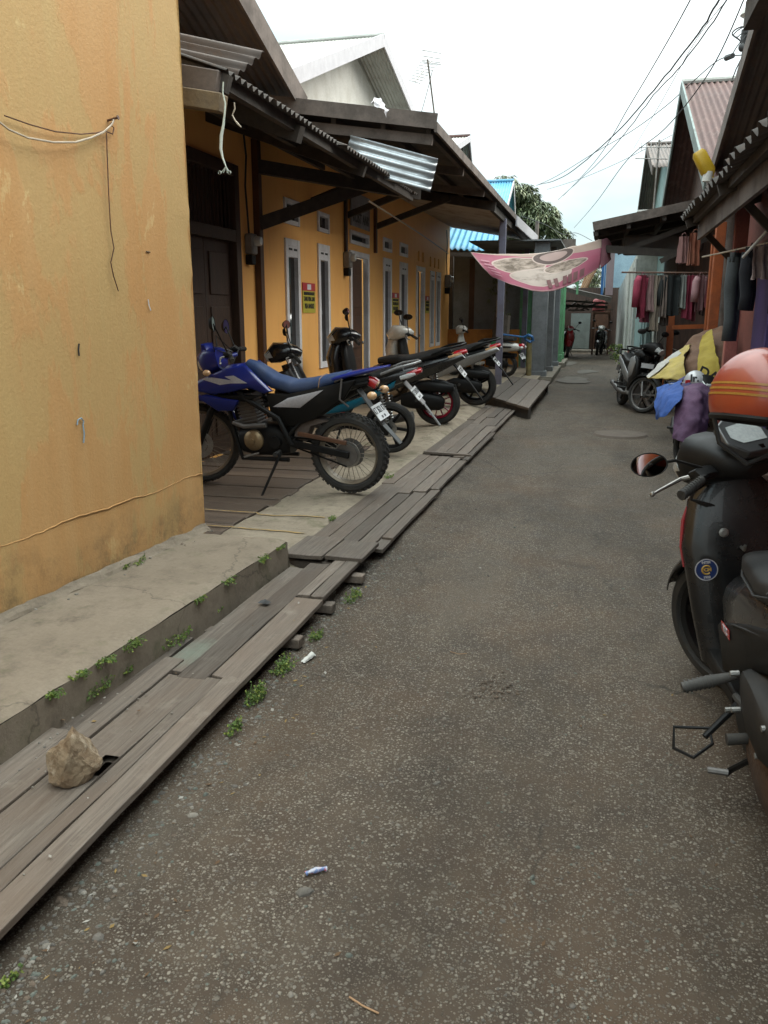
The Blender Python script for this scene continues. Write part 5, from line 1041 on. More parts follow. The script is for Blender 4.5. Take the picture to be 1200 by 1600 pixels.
# ============================================================ MOTORCYCLES (local x forward, y to the rider's left, z up; origin under the rear axle)
def axisM(c, steer=0.0): return Matrix.Translation(c) @ Matrix.Rotation(steer, 4, 'Z') @ Matrix.Rotation(pi/2, 4, 'X')
def wheel(t, c, R, w, style, rimmat, steer=0, knob=False, disc=0):
    Mx = axisM(c, steer); rr = R-w*.62
    b = MB(); k = 48
    prof = [(rr*1.0, .62*w/2), (rr+.18*(R-rr), .5*w), (rr+.62*(R-rr), .5*w), (R-.10*(R-rr), .36*w), (R, .12*w), (R, -.12*w), (R-.10*(R-rr), -.36*w), (rr+.62*(R-rr), -.5*w), (rr+.18*(R-rr), -.5*w), (rr, -.62*w/2)]
    rim = MB(); d = .020
    rim.lathe([(rr+.004, .33*w), (rr-.002, .38*w), (rr-d, .26*w), (rr-d*1.1, 0), (rr-d, -.26*w), (rr-.002, -.38*w), (rr+.004, -.33*w)], k, Mx, closed=True)
    hub = .045 if style != 'spoke' else .03
    rim.lathe([(0, .055), (hub, .05), (hub, -.05), (0, -.055)], 16, Mx)
    if style == 'spoke':
        for i in range(36):
            a = 2*pi*i/36; o_ = (.35 if i % 2 else -.35); s = (.038 if i % 4 < 2 else -.038)
            rim.tube([Mx @ Vector((.034*cos(a+o_), .034*sin(a+o_), s)), Mx @ Vector(((rr-d)*cos(a), (rr-d)*sin(a), s*.2))], .0024, 4, cap=False)
    else:
        n = {'five': 5, 'multi': 12, 'six': 6, 'steel': 4}[style]; wd = {'five': .030, 'multi': .010, 'six': .026, 'steel': .05}[style]
        for i in range(n):
            a = 2*pi*i/n; p = Mx @ Vector((hub*.7*cos(a), hub*.7*sin(a), 0)); q = Mx @ Vector(((rr-d*.8)*cos(a+.12), (rr-d*.8)*sin(a+.12), 0)); nrm = (Mx.to_3x3() @ Vector((0, 0, 1)))
            rim.beam(p, q, w*.30, wd, up=nrm.cross(q-p))
    ro = rim.build('wheel', rimmat, t)
    b.lathe(prof, k, Mx, closed=True)
    if knob:
        nk = 40
        for i in range(nk):
            a = 2*pi*i/nk
            for s, da in ((-.34, 0), (-.11, .5), (.11, 0), (.34, .5)):
                aa = a+da*2*pi/nk; r0, r1 = R-.012-abs(s)*.018, R+.010-abs(s)*.022; hw = w*.095; ha = .40*pi/nk
                vs = [Mx @ Vector((r*cos(aa+g*ha), r*sin(aa+g*ha), s*w+h*hw)) for r in (r0, r1) for g, h in ((-1, -1), (1, -1), (1, 1), (-1, 1))]
                b.add(vs, [(0,1,2,3), (7,6,5,4), (0,4,5,1), (1,5,6,2), (2,6,7,3), (3,7,4,0)])
    else:
        for i in range(30):
            a = 2*pi*i/30
            for s in (-1, 1):
                p = Mx @ Vector(((R+.001)*cos(a), (R+.001)*sin(a), s*.02*w)); q = Mx @ Vector(((R-.012*R/.3)*cos(a+.10), (R-.012*R/.3)*sin(a+.10), s*.36*w)); b.tube([p, q], .0022, 4, cap=False)
    b.build('tyre', A_RUBBER, ro)
    if disc:
        b = MB(); b.lathe([(disc*.62, .003), (disc, .003), (disc, -.001), (disc*.62, -.001)], 32, Mx @ Matrix.Translation((0, 0, -.055)), closed=True)
        b.lathe([(.03, .002), (disc*.62, .002), (disc*.62, 0), (.03, 0)], 6, Mx @ Matrix.Translation((0, 0, -.055)), closed=True); b.build('brake_disc', A_METAL, ro)
    return ro
def mirror(t, base, tip, n, rx=.065, rz=.042, mat=None):
    base = Vector(base); tip = Vector(tip); b = MB(); b.tube([base, base.lerp(tip, .5)+Vector((.01, 0, .02)), tip], .006, 6)
    n = Vector(n).normalized(); sx = Vector((0, 0, 1)).cross(n).normalized(); up = n.cross(sx)
    Mx = Matrix(((sx.x, up.x, n.x, tip.x), (sx.y, up.y, n.y, tip.y), (sx.z, up.z, n.z, tip.z), (0, 0, 0, 1)))
    S = Mx @ Matrix.Diagonal((rx, rz, 1, 1))
    b.lathe([(0, -.035), (.7, -.028), (1.0, -.004), (1.03, .004), (.97, .004), (.95, -.002), (0, -.002)], 22, S); o = b.build('mirror', A_BLACK, t)
    b = MB(); b.add([S @ Vector((.95*cos(2*pi*i/26), .95*sin(2*pi*i/26), .0015)) for i in range(26)], [tuple(range(26))]); b.build('mirror_glass', mat or A_MIRROR, o, ang=0)
    return o
def plate(t, c, tilt, txt, sub='', w=.24, h=.135, yaw=0):
    Mx = Matrix.Translation(c) @ Matrix.Rotation(yaw, 4, 'Z') @ Matrix.Rotation(tilt, 4, 'Y')
    b = MB(); b.T = Mx; b.box(-.002, .002, -w/2, w/2, -h/2, h/2); o = b.build('plate', A_PLATE, t, ang=0, bev=.001)
    F = Mx @ frame((-.0025, 0, h*.12), (0, -1, 0), (0, 0, 1))
    text_mesh(txt, .078, A_INK, o, F, bold=.001, sx=.60)
    if sub: text_mesh(sub, .032, A_INK, o, Mx @ frame((-.0025, 0, -h*.33), (0, -1, 0), (0, 0, 1)), bold=.0005)
    return o
def signal(t, c, m=None, r=.03):
    b = MB(); b.ell(c, r*1.3, r, r, 12, 8); o = b.build('turn_signal', m or A_AMBER, t); return o
def grips(t, hb, W=.33, sweep=.05, rise=0.0, steer=0.0, droop=.02):
    """handlebar with grips and levers, hb = centre point"""
    R_ = Matrix.Translation(hb) @ Matrix.Rotation(steer, 4, 'Z')
    b = MB(); b.tube([R_ @ Vector(p) for p in ((-sweep, -W, rise-droop), (-sweep*.4, -W*.62, rise), (0, -.10, 0), (0, .10, 0), (-sweep*.4, W*.62, rise), (-sweep, W, rise-droop))], .012, 8); o = b.build('handlebar', A_BLACK, t)
    for s in (-1, 1):
        b = MB(); b.tube([R_ @ Vector((-sweep-.004, s*(W+.02), rise-droop)), R_ @ Vector((-sweep*.55, s*(W-.11), rise-.004))], [.018, .0165], 10)
        for k in range(9): 
            u = k/9; p = Vector((-sweep-.004, s*(W+.015), rise-droop)).lerp(Vector((-sweep*.55, s*(W-.105), rise-.004)), u); b.tube([R_ @ (p+Vector((0, s*.004, 0))), R_ @ (p-Vector((0, s*.004, 0)))], .0192, 10)
        b.build('grip', A_RUBBER, o)
        b = MB(); b.tube([R_ @ Vector((.02, s*(W-.13), rise+.0)), R_ @ Vector((.055, s*(W-.10), rise-.01)), R_ @ Vector((.045, s*(W+.01), rise-.03)), R_ @ Vector((.035, s*(W+.05), rise-.035))], [.010, .008, .006, .005], 8); b.ell(R_ @ Vector((.035, s*(W+.052), rise-.035)), .010, .010, .010, 8, 6); b.build('lever', A_METAL, o)
        b = MB(); b.T = R_; b.loft([(-.025, rise, .045, .012), (.0, rise+.008, .048, .028), (.035, rise, .045, .018)], 12, 3, y=s*(W-.16)); b.T = None; b.build('switchgear', A_BLACK, o)
    return o
def fork(t, ax, top, steer=0, r=.018, gap=.075, mat=None, boot=None):
    ax = Vector(ax); top = Vector(top); sd = Vector((-sin(steer), cos(steer), 0))*gap
    for s in (-1, 1):
        b = MB(); m = ax.lerp(top, .5); b.tube([ax+sd*s-(top-ax).normalized()*.03, m+sd*s], r*1.35, 12); b.tube([m+sd*s, top+sd*s], r, 12); b.build('fork_leg', mat or A_ALLOY, t)
    b = MB(); 
    for u in (.80, 1.0): p = ax.lerp(top, u); b.beam(p-sd*1.25, p+sd*1.25, .06, .03)
    b.build('triple_clamp', A_BLACK, t)
def fender(t, c, R, w, a0, a1, mat, steer=0, name='front_fender', crown=.25):
    Mx = axisM(c, steer); b = MB()
    def fn(u, v):
        a = a0+(a1-a0)*u; s = (v-.5)*2; r = R-(abs(s)**2.2)*w*crown; ww = w*(.6+.4*sin(pi*min(1, max(0, u*.9+.1))))
        return Mx @ Vector((r*cos(a), r*sin(a), s*ww/2))
    b.grid(20, 9, fn); return b.build(name, mat, t, ang=60, solid=.004)
def kickstand(t, a, bt, foot=True):
    b = MB(); b.tube([a, bt], [.013, .010], 8)
    if foot: p = Vector(bt); b.beam(p-Vector((.03, 0, -.004)), p+Vector((.03, .01, -.0)), .03, .008)
    b.build('kickstand', A_BLACK, t)
def pegs(t, x, z, W=.20, sides=(-1, 1)):
    for s in sides:
        b = MB(); b.tube([(x, s*(W-.10), z+.005), (x-.01, s*W, z), (x-.012, s*(W+.085), z)], [.012, .016, .018], 10); b.build('footpeg', A_RUBBER, t)
def lens(t, name, st, m, y=0, e=2.4, parent=None): b = MB(); b.loft(st, 14, e, y); return b.build(name, m, parent or t)
def body(t, name, st, m, e=2.6, y=0, n=18): b = MB(); b.loft(st, n, e, y); return b.build(name, m, t, ang=50)
def panel(t, name, poly, y0, y1, m, ins=.008): b = MB(); b.prism(poly, y0, y1, ins); return b.build(name, m, t, ang=50)
BIKES = 'motorcycles parked along the lane'
# ---- blue trail motorcycle
def trail_bike(loc, rz, label):
    t = thing('trail_motorcycle', loc, label, 'motorcycle', BIKES, rz, radians(-5))
    wheel(t, (0, 0, .330), .325, .115, 'spoke', A_RIM, knob=True, disc=.11)
    st = radians(20); fa = Vector((1.38, 0, .345)); wheel(t, fa, .340, .085, 'spoke', A_RIM, st, knob=True, disc=.12)
    fork(t, fa, (1.06, 0, .98), st, .021, .085, A_BLACK)
    fender(t, fa, .42, .15, radians(35), radians(160), A_BLUEB, st)
    # swingarm, chain, sprocket
    b = MB()
    for y in (.10, -.10): b.beam((.50, y, .42), (-.03, y, .335), .028, .055)
    b.beam((.46, -.11, .42), (.46, .11, .42), .06, .06); b.build('swingarm', A_BLACK, t, bev=.005)
    b = MB(); b.lathe([(.03, .002), (.095, .002), (.095, -.002), (.03, -.002)], 40, axisM((0, .075, .33)), closed=True); b.build('sprocket', A_ALLOY, t)
    b = MB(); b.tube([(0, .075, .425), (.50, .075, .46)], .008, 6); b.tube([(0, .075, .235), (.50, .075, .39)], .008, 6); b.build('chain', A_BLACK, t)
    b = MB(); b.beam((-.02, .115, .44), (.40, .115, .50), .02, .035); b.build('chain_guard', A_BROWN, t, bev=.004)
    # frame and engine
    b = MB()
    for s in (-1, 1):
        b.tube([(1.06, s*.04, .94), (.86, s*.12, .78), (.56, s*.13, .62), (.46, s*.12, .40)], .022, 8); b.tube([(1.08, s*.03, .88), (1.02, s*.06, .55), (.93, s*.09, .26), (.50, s*.10, .27)], .018, 8)
        b.tube([(.56, s*.12, .70), (.1, s*.09, .86), (-.2, s*.06, .92)], .015, 8); b.tube([(.5, s*.12, .46), (.2, s*.10, .78)], .013, 8)
    b.build('frame', A_BLACK, t)
    b = MB(); b.loft([(.48, .40, .10, .09), (.60, .42, .13, .13), (.80, .42, .13, .14), (.94, .40, .10, .10)], 18, 3.2); eng = b.build('engine', A_BLACK, t)
    b = MB(); b.T = Matrix.Translation((.84, 0, .54)) @ Matrix.Rotation(radians(12), 4, 'Y')
    for k in range(7): b.box(-.085, .085, -.085, .085, k*.028, k*.028+.013)
    b.box(-.07, .07, -.07, .07, 0, .20); b.box(-.09, .09, -.09, .09, .20, .26); b.build('cylinder', A_ALLOY, eng, bev=.003)
    b = MB(); b.lathe([(.0, .035), (.055, .034), (.068, .024), (.085, .012), (.088, -.02), (.0, -.02)], 28, axisM((.79, .135, .43)) @ Matrix.Rotation(pi, 4, 'X')); b.lathe([(0, .05), (.022, .048), (.024, .03)], 16, axisM((.79, .135, .43)) @ Matrix.Rotation(pi, 4, 'X')); b.build('engine_cover', A_BRONZE, eng)
    b = MB(); b.lathe([(0, .03), (.05, .028), (.058, -.02), (0, -.02)], 20, axisM((.60, .12, .42)) @ Matrix.Rotation(pi, 4, 'X')); b.build('engine_cover', A_BLACK, eng)
    b = MB(); b.tube([(.90, .05, .58), (.98, .10, .56), (.86, .15, .545), (.66, .15, .565)], .020, 8); b.build('cooling_pipe', A_ALLOY, eng)
    b = MB(); b.tube([(.92, -.04, .60), (1.02, -.08, .50), (.95, -.12, .34), (.6, -.15, .40), (.3, -.15, .62)], .021, 8); b.tube([(.3, -.15, .62), (.18, -.15, .74), (-.12, -.14, .90)], [.03, .058, .055], 14); b.build('exhaust', A_BLACK, t)
    b = MB(); b.lathe([(.052, 0), (.060, .012), (.050, .024), (.03, .02)], 18, frame((-.14, -.14, .905), (0, 1, 0), (.5, 0, .8))); b.build('exhaust_cap', A_ALLOY, t)
    b = MB(); b.cyl((.44, .0, .44), (.28, 0, .80), .030, 12)
    for k in range(9): b.lathe([(.036, -.006), (.046, 0), (.036, .006)], 14, frame(Vector((.43, 0, .47)).lerp(Vector((.30, 0, .76)), k/8), (0, 1, 0), (.9, 0, .4)), closed=True)
    b.build('shock_absorber', A_METAL, t)
    # seat, tank shrouds, panels
    body(t, 'seat', [(.86, 1.045, .050, .035), (.78, 1.005, .075, .055), (.62, .905, .095, .060), (.45, .865, .115, .055), (.28, .885, .115, .055), (.10, .935, .105, .045), (-.03, .985, .07, .022)], A_BLUES, 2.8)
    b = MB(); b.tube([(.20, .115, .87), (.19, .105, .945), (.185, .04, .965), (.185, -.04, .965), (.19, -.105, .945)], .004, 6); b.build('seat_seam', A_TANP, t)
    body(t, 'tank', [(.76, .90, .09, .08), (.88, .95, .12, .10), (1.02, .94, .11, .09), (1.10, .92, .05, .05)], A_BLUEB)
    for s in (1, -1):
        y0, y1 = (.10, .155) if s > 0 else (-.155, -.10)
        panel(t, 'tank_shroud', [(.60, .845), (.72, .95), (.82, 1.05), (1.02, 1.01), (1.30, .90), (1.33, .83), (1.12, .80), (.98, .82), (.80, .865), (.66, .82)], y0, y1, A_BLUEB, .014)
        panel(t, 'lower_shroud', [(.90, .76), (1.20, .80), (1.30, .78), (1.10, .66), (.96, .67)], y0*.95, y1*.95, A_BLUEB, .012)
        g = panel(t, 'graphic', [(.80, .905), (.92, .965), (1.00, .955), (.94, .925), (1.12, .945), (1.22, .93), (1.05, .885), (.95, .90)], y1+.0012 if s > 0 else y0-.0032, y1+.0032 if s > 0 else y0-.0012, A_PALE, 0)
        panel(t, 'trim', [(.70, .80), (1.02, .80), (1.25, .82), (1.05, .765), (.85, .745)], y0*.9, y1*.9, A_BLACK, .01)
        panel(t, 'side_panel', [(.62, .60), (.66, .82), (.46, .82), (.20, .88), (-.12, .95), (-.02, .80), (.25, .62), (.45, .55)], .085 if s > 0 else -.125, .125 if s > 0 else -.085, A_BLACK, .012)
        panel(t, 'number_panel', [(.60, .715), (.46, .79), (.15, .865), (.36, .715)], .1255 if s > 0 else -.1345, .1345 if s > 0 else -.1255, A_PALE, .004)
    panel(t, 'inner_guard', [(.15, .60), (.42, .66), (.46, .45), (.36, .42), (.30, .55)], -.05, .07, A_TIMB2, .01)
    body(t, 'rear_fender', [(.16, .925, .10, .02), (.0, .965, .105, .022), (-.18, 1.005, .075, .018), (-.36, 1.045, .028, .008)], A_BLUEB, 3)
    body(t, 'fender_underside', [(.12, .87, .07, .05), (-.05, .90, .07, .05), (-.20, .945, .05, .03)], A_BLACK, 3)
    lens(t, 'tail_light', [(-.16, .945, .040, .025), (-.22, .915, .045, .045), (-.255, .895, .04, .04)], A_TAIL)
    b = MB(); b.beam((-.10, 0, .86), (-.30, 0, .58), .09, .012, up=(.8, 0, .5)); b.beam((-.30, 0, .58), (-.44, 0, .43), .075, .010, up=(.8, 0, .5)); b.build('mudguard', M('dark_grey_plastic', (.075,.078,.078), (.06,.06,.06), 8, .5), t, bev=.004)
    for s in (-1, 1):
        b = MB(); b.cyl((-.24, s*.04, .84), (-.25, s*.13, .835), .008, 6); b.build('signal_stalk', A_BLACK, t); signal(t, (-.26, s*.15, .835), r=.032)
    plate(t, (-.275, 0, .685), radians(36), 'KT 3621 KT', '05 · 28')
    b = MB(); b.tube([(.05, .13, .93), (-.02, .16, .96), (.0, .17, .80), (-.06, .14, .74)], .008, 6); b.build('grab_loop', A_ALLOY, t)
    # cockpit
    hb = Vector((1.00, 0, 1.07)); grips(t, hb, .36, .05, .06, st)
    b = MB(); b.tube([(1.01, -.08, 1.10), (1.01, .08, 1.10)], .02, 10); b.build('bar_pad', A_BLUEB, t)
    body(t, 'headlight_cowl', [(1.10, 1.08, .09, .09), (1.20, 1.06, .105, .11), (1.27, 1.03, .07, .09)], A_BLUEB, 3)
    panel(t, 'fly_screen', [(1.16, 1.10), (1.21, 1.20), (1.25, 1.20), (1.25, 1.08)], -.07, .07, A_BLUEB, .01)
    lens(t, 'headlight', [(1.26, 1.03, .06, .07), (1.30, 1.02, .045, .05)], A_CLEAR)
    R_ = Matrix.Translation(hb) @ Matrix.Rotation(st, 4, 'Z')
    for s in (-1, 1): mirror(t, R_ @ Vector((0, s*.20, .07)), R_ @ Vector((.08, s*.31, .32 if s > 0 else .24)), (-1, s*-.2, .05), .04, .060)
    for k in range(5): 
        b = MB(); b.tube([R_ @ Vector((.02, rnd(-.2, .2), .05)), R_ @ Vector((.14, rnd(-.12, .12), rnd(.0, .2))), (1.14, rnd(-.06, .06), .88)], .006, 6); b.build('cable', A_CABLE, t)
    for s in (-1, 1): signal(t, (1.16, s*.16, .98), r=.026)
    pegs(t, .58, .34, .14); kickstand(t, (.55, .14, .34), (.66, .33, .01))
    b = MB(); b.tube([(.74, .16, .33), (.86, .20, .30)], .008, 6); b.build('gear_lever', A_METAL, t)
    b = MB(); b.lathe([(.03, .01), (.12, .02), (.115, .03), (.03, .03)], 30, axisM((0, 0, .33)), closed=True); b.build('hub', A_ALLOY, t)
    return t
# ---- step-through motorcycle and scooter share most of their builder
def scooter(loc, rz, label, c, lean=-6, steer=22, group=BIKES, name='motor_scooter'):
    t = thing(name, loc, label, 'scooter' if c.get('kind') != 'cub' else 'motorcycle', group, rz, radians(lean))
    cub = c.get('kind') == 'cub'; R = c.get('R', .28); wb = 1.25; st = radians(steer); tw = c.get('tw', .10)
    main, second, side = c['main'], c.get('second', A_BLACK), c.get('side', c['main'])
    fa = Vector((wb, 0, R)); wheel(t, (0, 0, R), R, tw*1.15, c.get('rim', 'five'), c.get('rimmat', A_BLACK), disc=.085); wheel(t, fa, R, tw, c.get('rim', 'five'), c.get('rimmat', A_BLACK), st, disc=.09)
    fork(t, fa, (wb-.16, 0, .62), st, .016, .07)
    fender(t, fa, R+.045, tw*1.7, radians(20), radians(165), c.get('fend', main), st)
    # drive side
    if not cub:
        body(t, 'drive_case', [(.40, .31, .045, .06), (.30, .315, .060, .095), (.10, .30, .062, .10), (-.05, .285, .058, .085), (-.10, .28, .035, .05)], A_BLACK, 2.6, .135)
        body(t, 'air_box', [(.22, .46, .06, .05), (.10, .475, .085, .065), (-.10, .46, .085, .06), (-.20, .45, .05, .04)], A_BLACK, 3, .10)
        b = MB(); b.tube([(.35, -.14, .27), (.15, -.16, .30), (-.20, -.17, .40)], [.03, .055, .048], 14); b.build('muffler', A_BLACK, t)
    else:
        b = MB()
        for s in (-1, 1): b.beam((.46, s*.09, .33), (-.02, s*.09, R), .03, .045)
        b.build('swingarm', A_BLACK, t, bev=.004)
        body(t, 'engine', [(.45, .32, .09, .07), (.60, .31, .12, .10), (.78, .33, .09, .08), (.92, .36, .06, .05)], A_ALLOY, 3)
        b = MB(); b.lathe([(0, .03), (.06, .028), (.07, 0), (0, 0)], 22, axisM((.62, .12, .32)) @ Matrix.Rotation(pi, 4, 'X')); b.build('engine_cover', A_BRONZE, t)
        b = MB(); b.tube([(.80, -.08, .28), (.5, -.14, .24), (.2, -.15, .27), (-.22, -.16, .36)], [.018, .03, .048, .045], 14); b.build('muffler', A_ALLOY, t)
        b = MB(); b.prism([(.48, .40), (.48, .28), (.0, R-.06), (-.05, R+.02), (0, R+.08)], .085, .115, .006); b.build('chain_case', A_BLACK, t)
    for s in (-1, 1):
        b = MB(); b.cyl((-.0, s*.11, R+.02), (.06, s*.12, .66), .012, 8)
        for k in range(10): b.lathe([(.020, -.006), (.028, 0), (.020, .006)], 10, frame(Vector((.005, s*.11, R+.08)).lerp(Vector((.05, s*.12, .60)), k/9), (0, 1, 0), (1, 0, -.1)), closed=True)
        b.build('shock_absorber', c.get('shock', A_METAL), t)
    # body
    if cub:
        body(t, 'tail_body', [(.66, .60, .09, .14), (.45, .66, .125, .13), (.15, .73, .125, .11), (-.15, .81, .09, .07), (-.30, .86, .045, .035)], main)
        for s in (-1, 1):
            panel(t, 'side_cover', c.get('sidepoly', [(.70, .40), (.76, .50), (.45, .60), (.10, .74), (-.22, .84), (-.24, .78), (.05, .62), (.35, .46)]), *((.10, .132) if s > 0 else (-.132, -.10)), side, .012)
        body(t, 'spine', [(.60, .52, .06, .07), (.80, .56, .05, .07), (1.0, .72, .05, .08), (1.06, .90, .045, .06)], second)
        for s in (-1, 1): panel(t, 'leg_shield', [(.84, .30), (.80, .50), (.98, .88), (1.10, .84), (1.16, .60), (1.02, .36)], *((.12, .19) if s > 0 else (-.19, -.12)), main, .02)
    else:
        body(t, 'tail_body', [(.72, .42, .12, .12), (.66, .54, .145, .16), (.45, .60, .155, .15), (.18, .66, .150, .115), (-.10, .74, .115, .08), (-.32, .815, .045, .03)], main)
        for s in (-1, 1): panel(t, 'side_cover', c.get('sidepoly', [(.62, .36), (.68, .52), (.35, .64), (.0, .745), (-.30, .84), (-.34, .80), (-.05, .64), (.30, .50)]), *((.128, .163) if s > 0 else (-.163, -.128)), side, .012)
        b = MB(); b.box(.55, 1.02, -.15, .15, .25, .315); b.build('floorboard', A_BLACK, t, bev=.012)
        b = MB(); b.loft([(.98, .25, .16, .07), (1.0, .45, .185, .05), (1.035, .70, .205, .055), (1.06, .88, .17, .05), (1.07, .95, .10, .04)], 18, 3); b.build('leg_shield', second, t, ang=50)
        b = MB(); b.loft([(1.06, .30, .08, .07), (1.12, .45, .14, .09), (1.17, .62, .165, .10), (1.19, .78, .155, .11), (1.16, .90, .12, .09), (1.10, .96, .06, .04)], 18, 2.2); b.build('front_fairing', c.get('front', main), t, ang=50)
    body(t, 'seat', c.get('seat', [(.68, .74, .075, .030), (.55, .755, .110, .045), (.32, .755, .135, .05), (.18, .785, .135, .05), (.0, .835, .125, .045), (-.16, .875, .08, .025)]), c.get('seatmat', A_SEAT), 3)
    # tail
    lens(t, 'tail_light', [(-.20, .815, .085, .035), (-.29, .845, .075, .035), (-.335, .855, .04, .022)], A_TAIL)
    for s in (-1, 1): lens(t, 'turn_signal', [(-.14, .79, .012, .020), (-.22, .815, .016, .024), (-.29, .835, .008, .012)], c.get('sig', A_AMBER), s*.105)
    b = MB(); b.tube([(.05, .14, .83), (-.12, .15, .90), (-.28, .10, .935), (-.32, 0, .94), (-.28, -.10, .935), (-.12, -.15, .90), (.05, -.14, .83)], .014, 10); b.build('grab_rail', c.get('rail', A_BLACK), t)
    b = MB(); b.beam((-.16, 0, .74), (-.36, 0, .52), .13, .012, up=(.8, 0, .6)); b.beam((-.355, 0, .525), (-.52, 0, .30), .055, .012, up=(.8, 0, .6)); b.build('mudguard', c.get('flap', A_BLACK), t, bev=.004)
    plate(t, (-.285, 0, .625), radians(40), c.get('plate', 'KT 5308 KW'), '08 · 27')
    # cockpit
    hb = Vector((1.00, 0, 1.0)); R_ = Matrix.Translation(hb) @ Matrix.Rotation(st, 4, 'Z')
    grips(t, hb, .32, .07, .0, st, .03)
    b = MB(); b.T = R_; b.loft([(-.10, .0, .06, .03), (-.05, .02, .11, .055), (.05, .03, .135, .085), (.15, .02, .125, .105), (.24, -.03, .07, .06)], 18, 2.6); b.build('handlebar_cowl', c.get('cowl', main), t, ang=50)
    b = MB(); b.T = R_; b.loft([(.20, .0, .10, .07), (.262, -.03, .06, .045)], 14, 2.4); b.build('headlight', A_CLEAR, t)
    if not c.get('nodash'): b = MB(); b.T = R_ @ Matrix.Translation((-.02, 0, .072)) @ Matrix.Rotation(radians(-32), 4, 'Y'); b.box(-.05, .05, -.085, .085, -.012, .006); b.build('instrument', A_BLACK, t, bev=.008)
    if not c.get('nodash'): b = MB(); b.T = R_ @ Matrix.Translation((-.02, 0, .0795)) @ Matrix.Rotation(radians(-32), 4, 'Y'); b.box(-.034, .034, -.062, .062, -.001, .002); b.build('display', A_CLEAR, t)
    for s in c.get('mirrors', (-1, 1)): mirror(t, R_ @ Vector((.0, s*.17, .03)), R_ @ Vector(c['mtip']) if c.get('mtip') else R_ @ Vector((.04, s*.31, .26)), c.get('mdir', (-1, s*-.25, .12)), .066, .043)
    t.scale = (c.get('scale', 1),)*3
    pegs(t, .22 if not cub else .50, .33, .17); kickstand(t, *c.get('stand', ((.48, .12, .28), (.55, .30, .012))), foot='stand' not in c)
    if cub: pegs(t, .12, .38, .14)
    return t
random.seed(31)
trail_bike((-1.925, 6.47, .115), radians(176), 'blue trail motorcycle with knobbly tyres and long blue seat parked nearest the yellow wall')
scooter((-2.09, 8.48, .115), radians(182), 'black and cyan step-through motorcycle with tilted white plate behind the blue trail motorcycle', dict(kind='cub', main=A_GLOSSB, second=A_GLOSSB, side=A_CYAN, sidepoly=[(.72, .40), (.60, .47), (.30, .58), (.02, .70), (-.10, .77), (-.08, .70), (.10, .60), (.40, .45)], R=.265, tw=.085, rim='six', rimmat=A_BLACK, flap=A_GREYB, rail=A_GREYB, plate='KT 5318 KW', sig=A_CLEAR, scale=1.03), steer=18)
scooter((-2.02, 10.80, .125), radians(183), 'black scooter with crimson rear rim', dict(main=A_GLOSSB, R=.265, tw=.115, rim='multi', rimmat=A_REDRIM, flap=A_BLACK, plate='KT 4127 L', scale=1.13), steer=15)
scooter((-1.86, 13.25, .13), radians(181), 'silver grey scooter with white front and bright mirrors parked beside the ramp', dict(main=A_BLACK, side=A_GREYB, second=A_BLACK, front=A_WHITEB, cowl=A_WHITEB, R=.285, tw=.12, rim='five', plate='KT 2206 N', flap=A_BLACK, scale=1.12, mdir=(-.25, .75, .60)), steer=24)
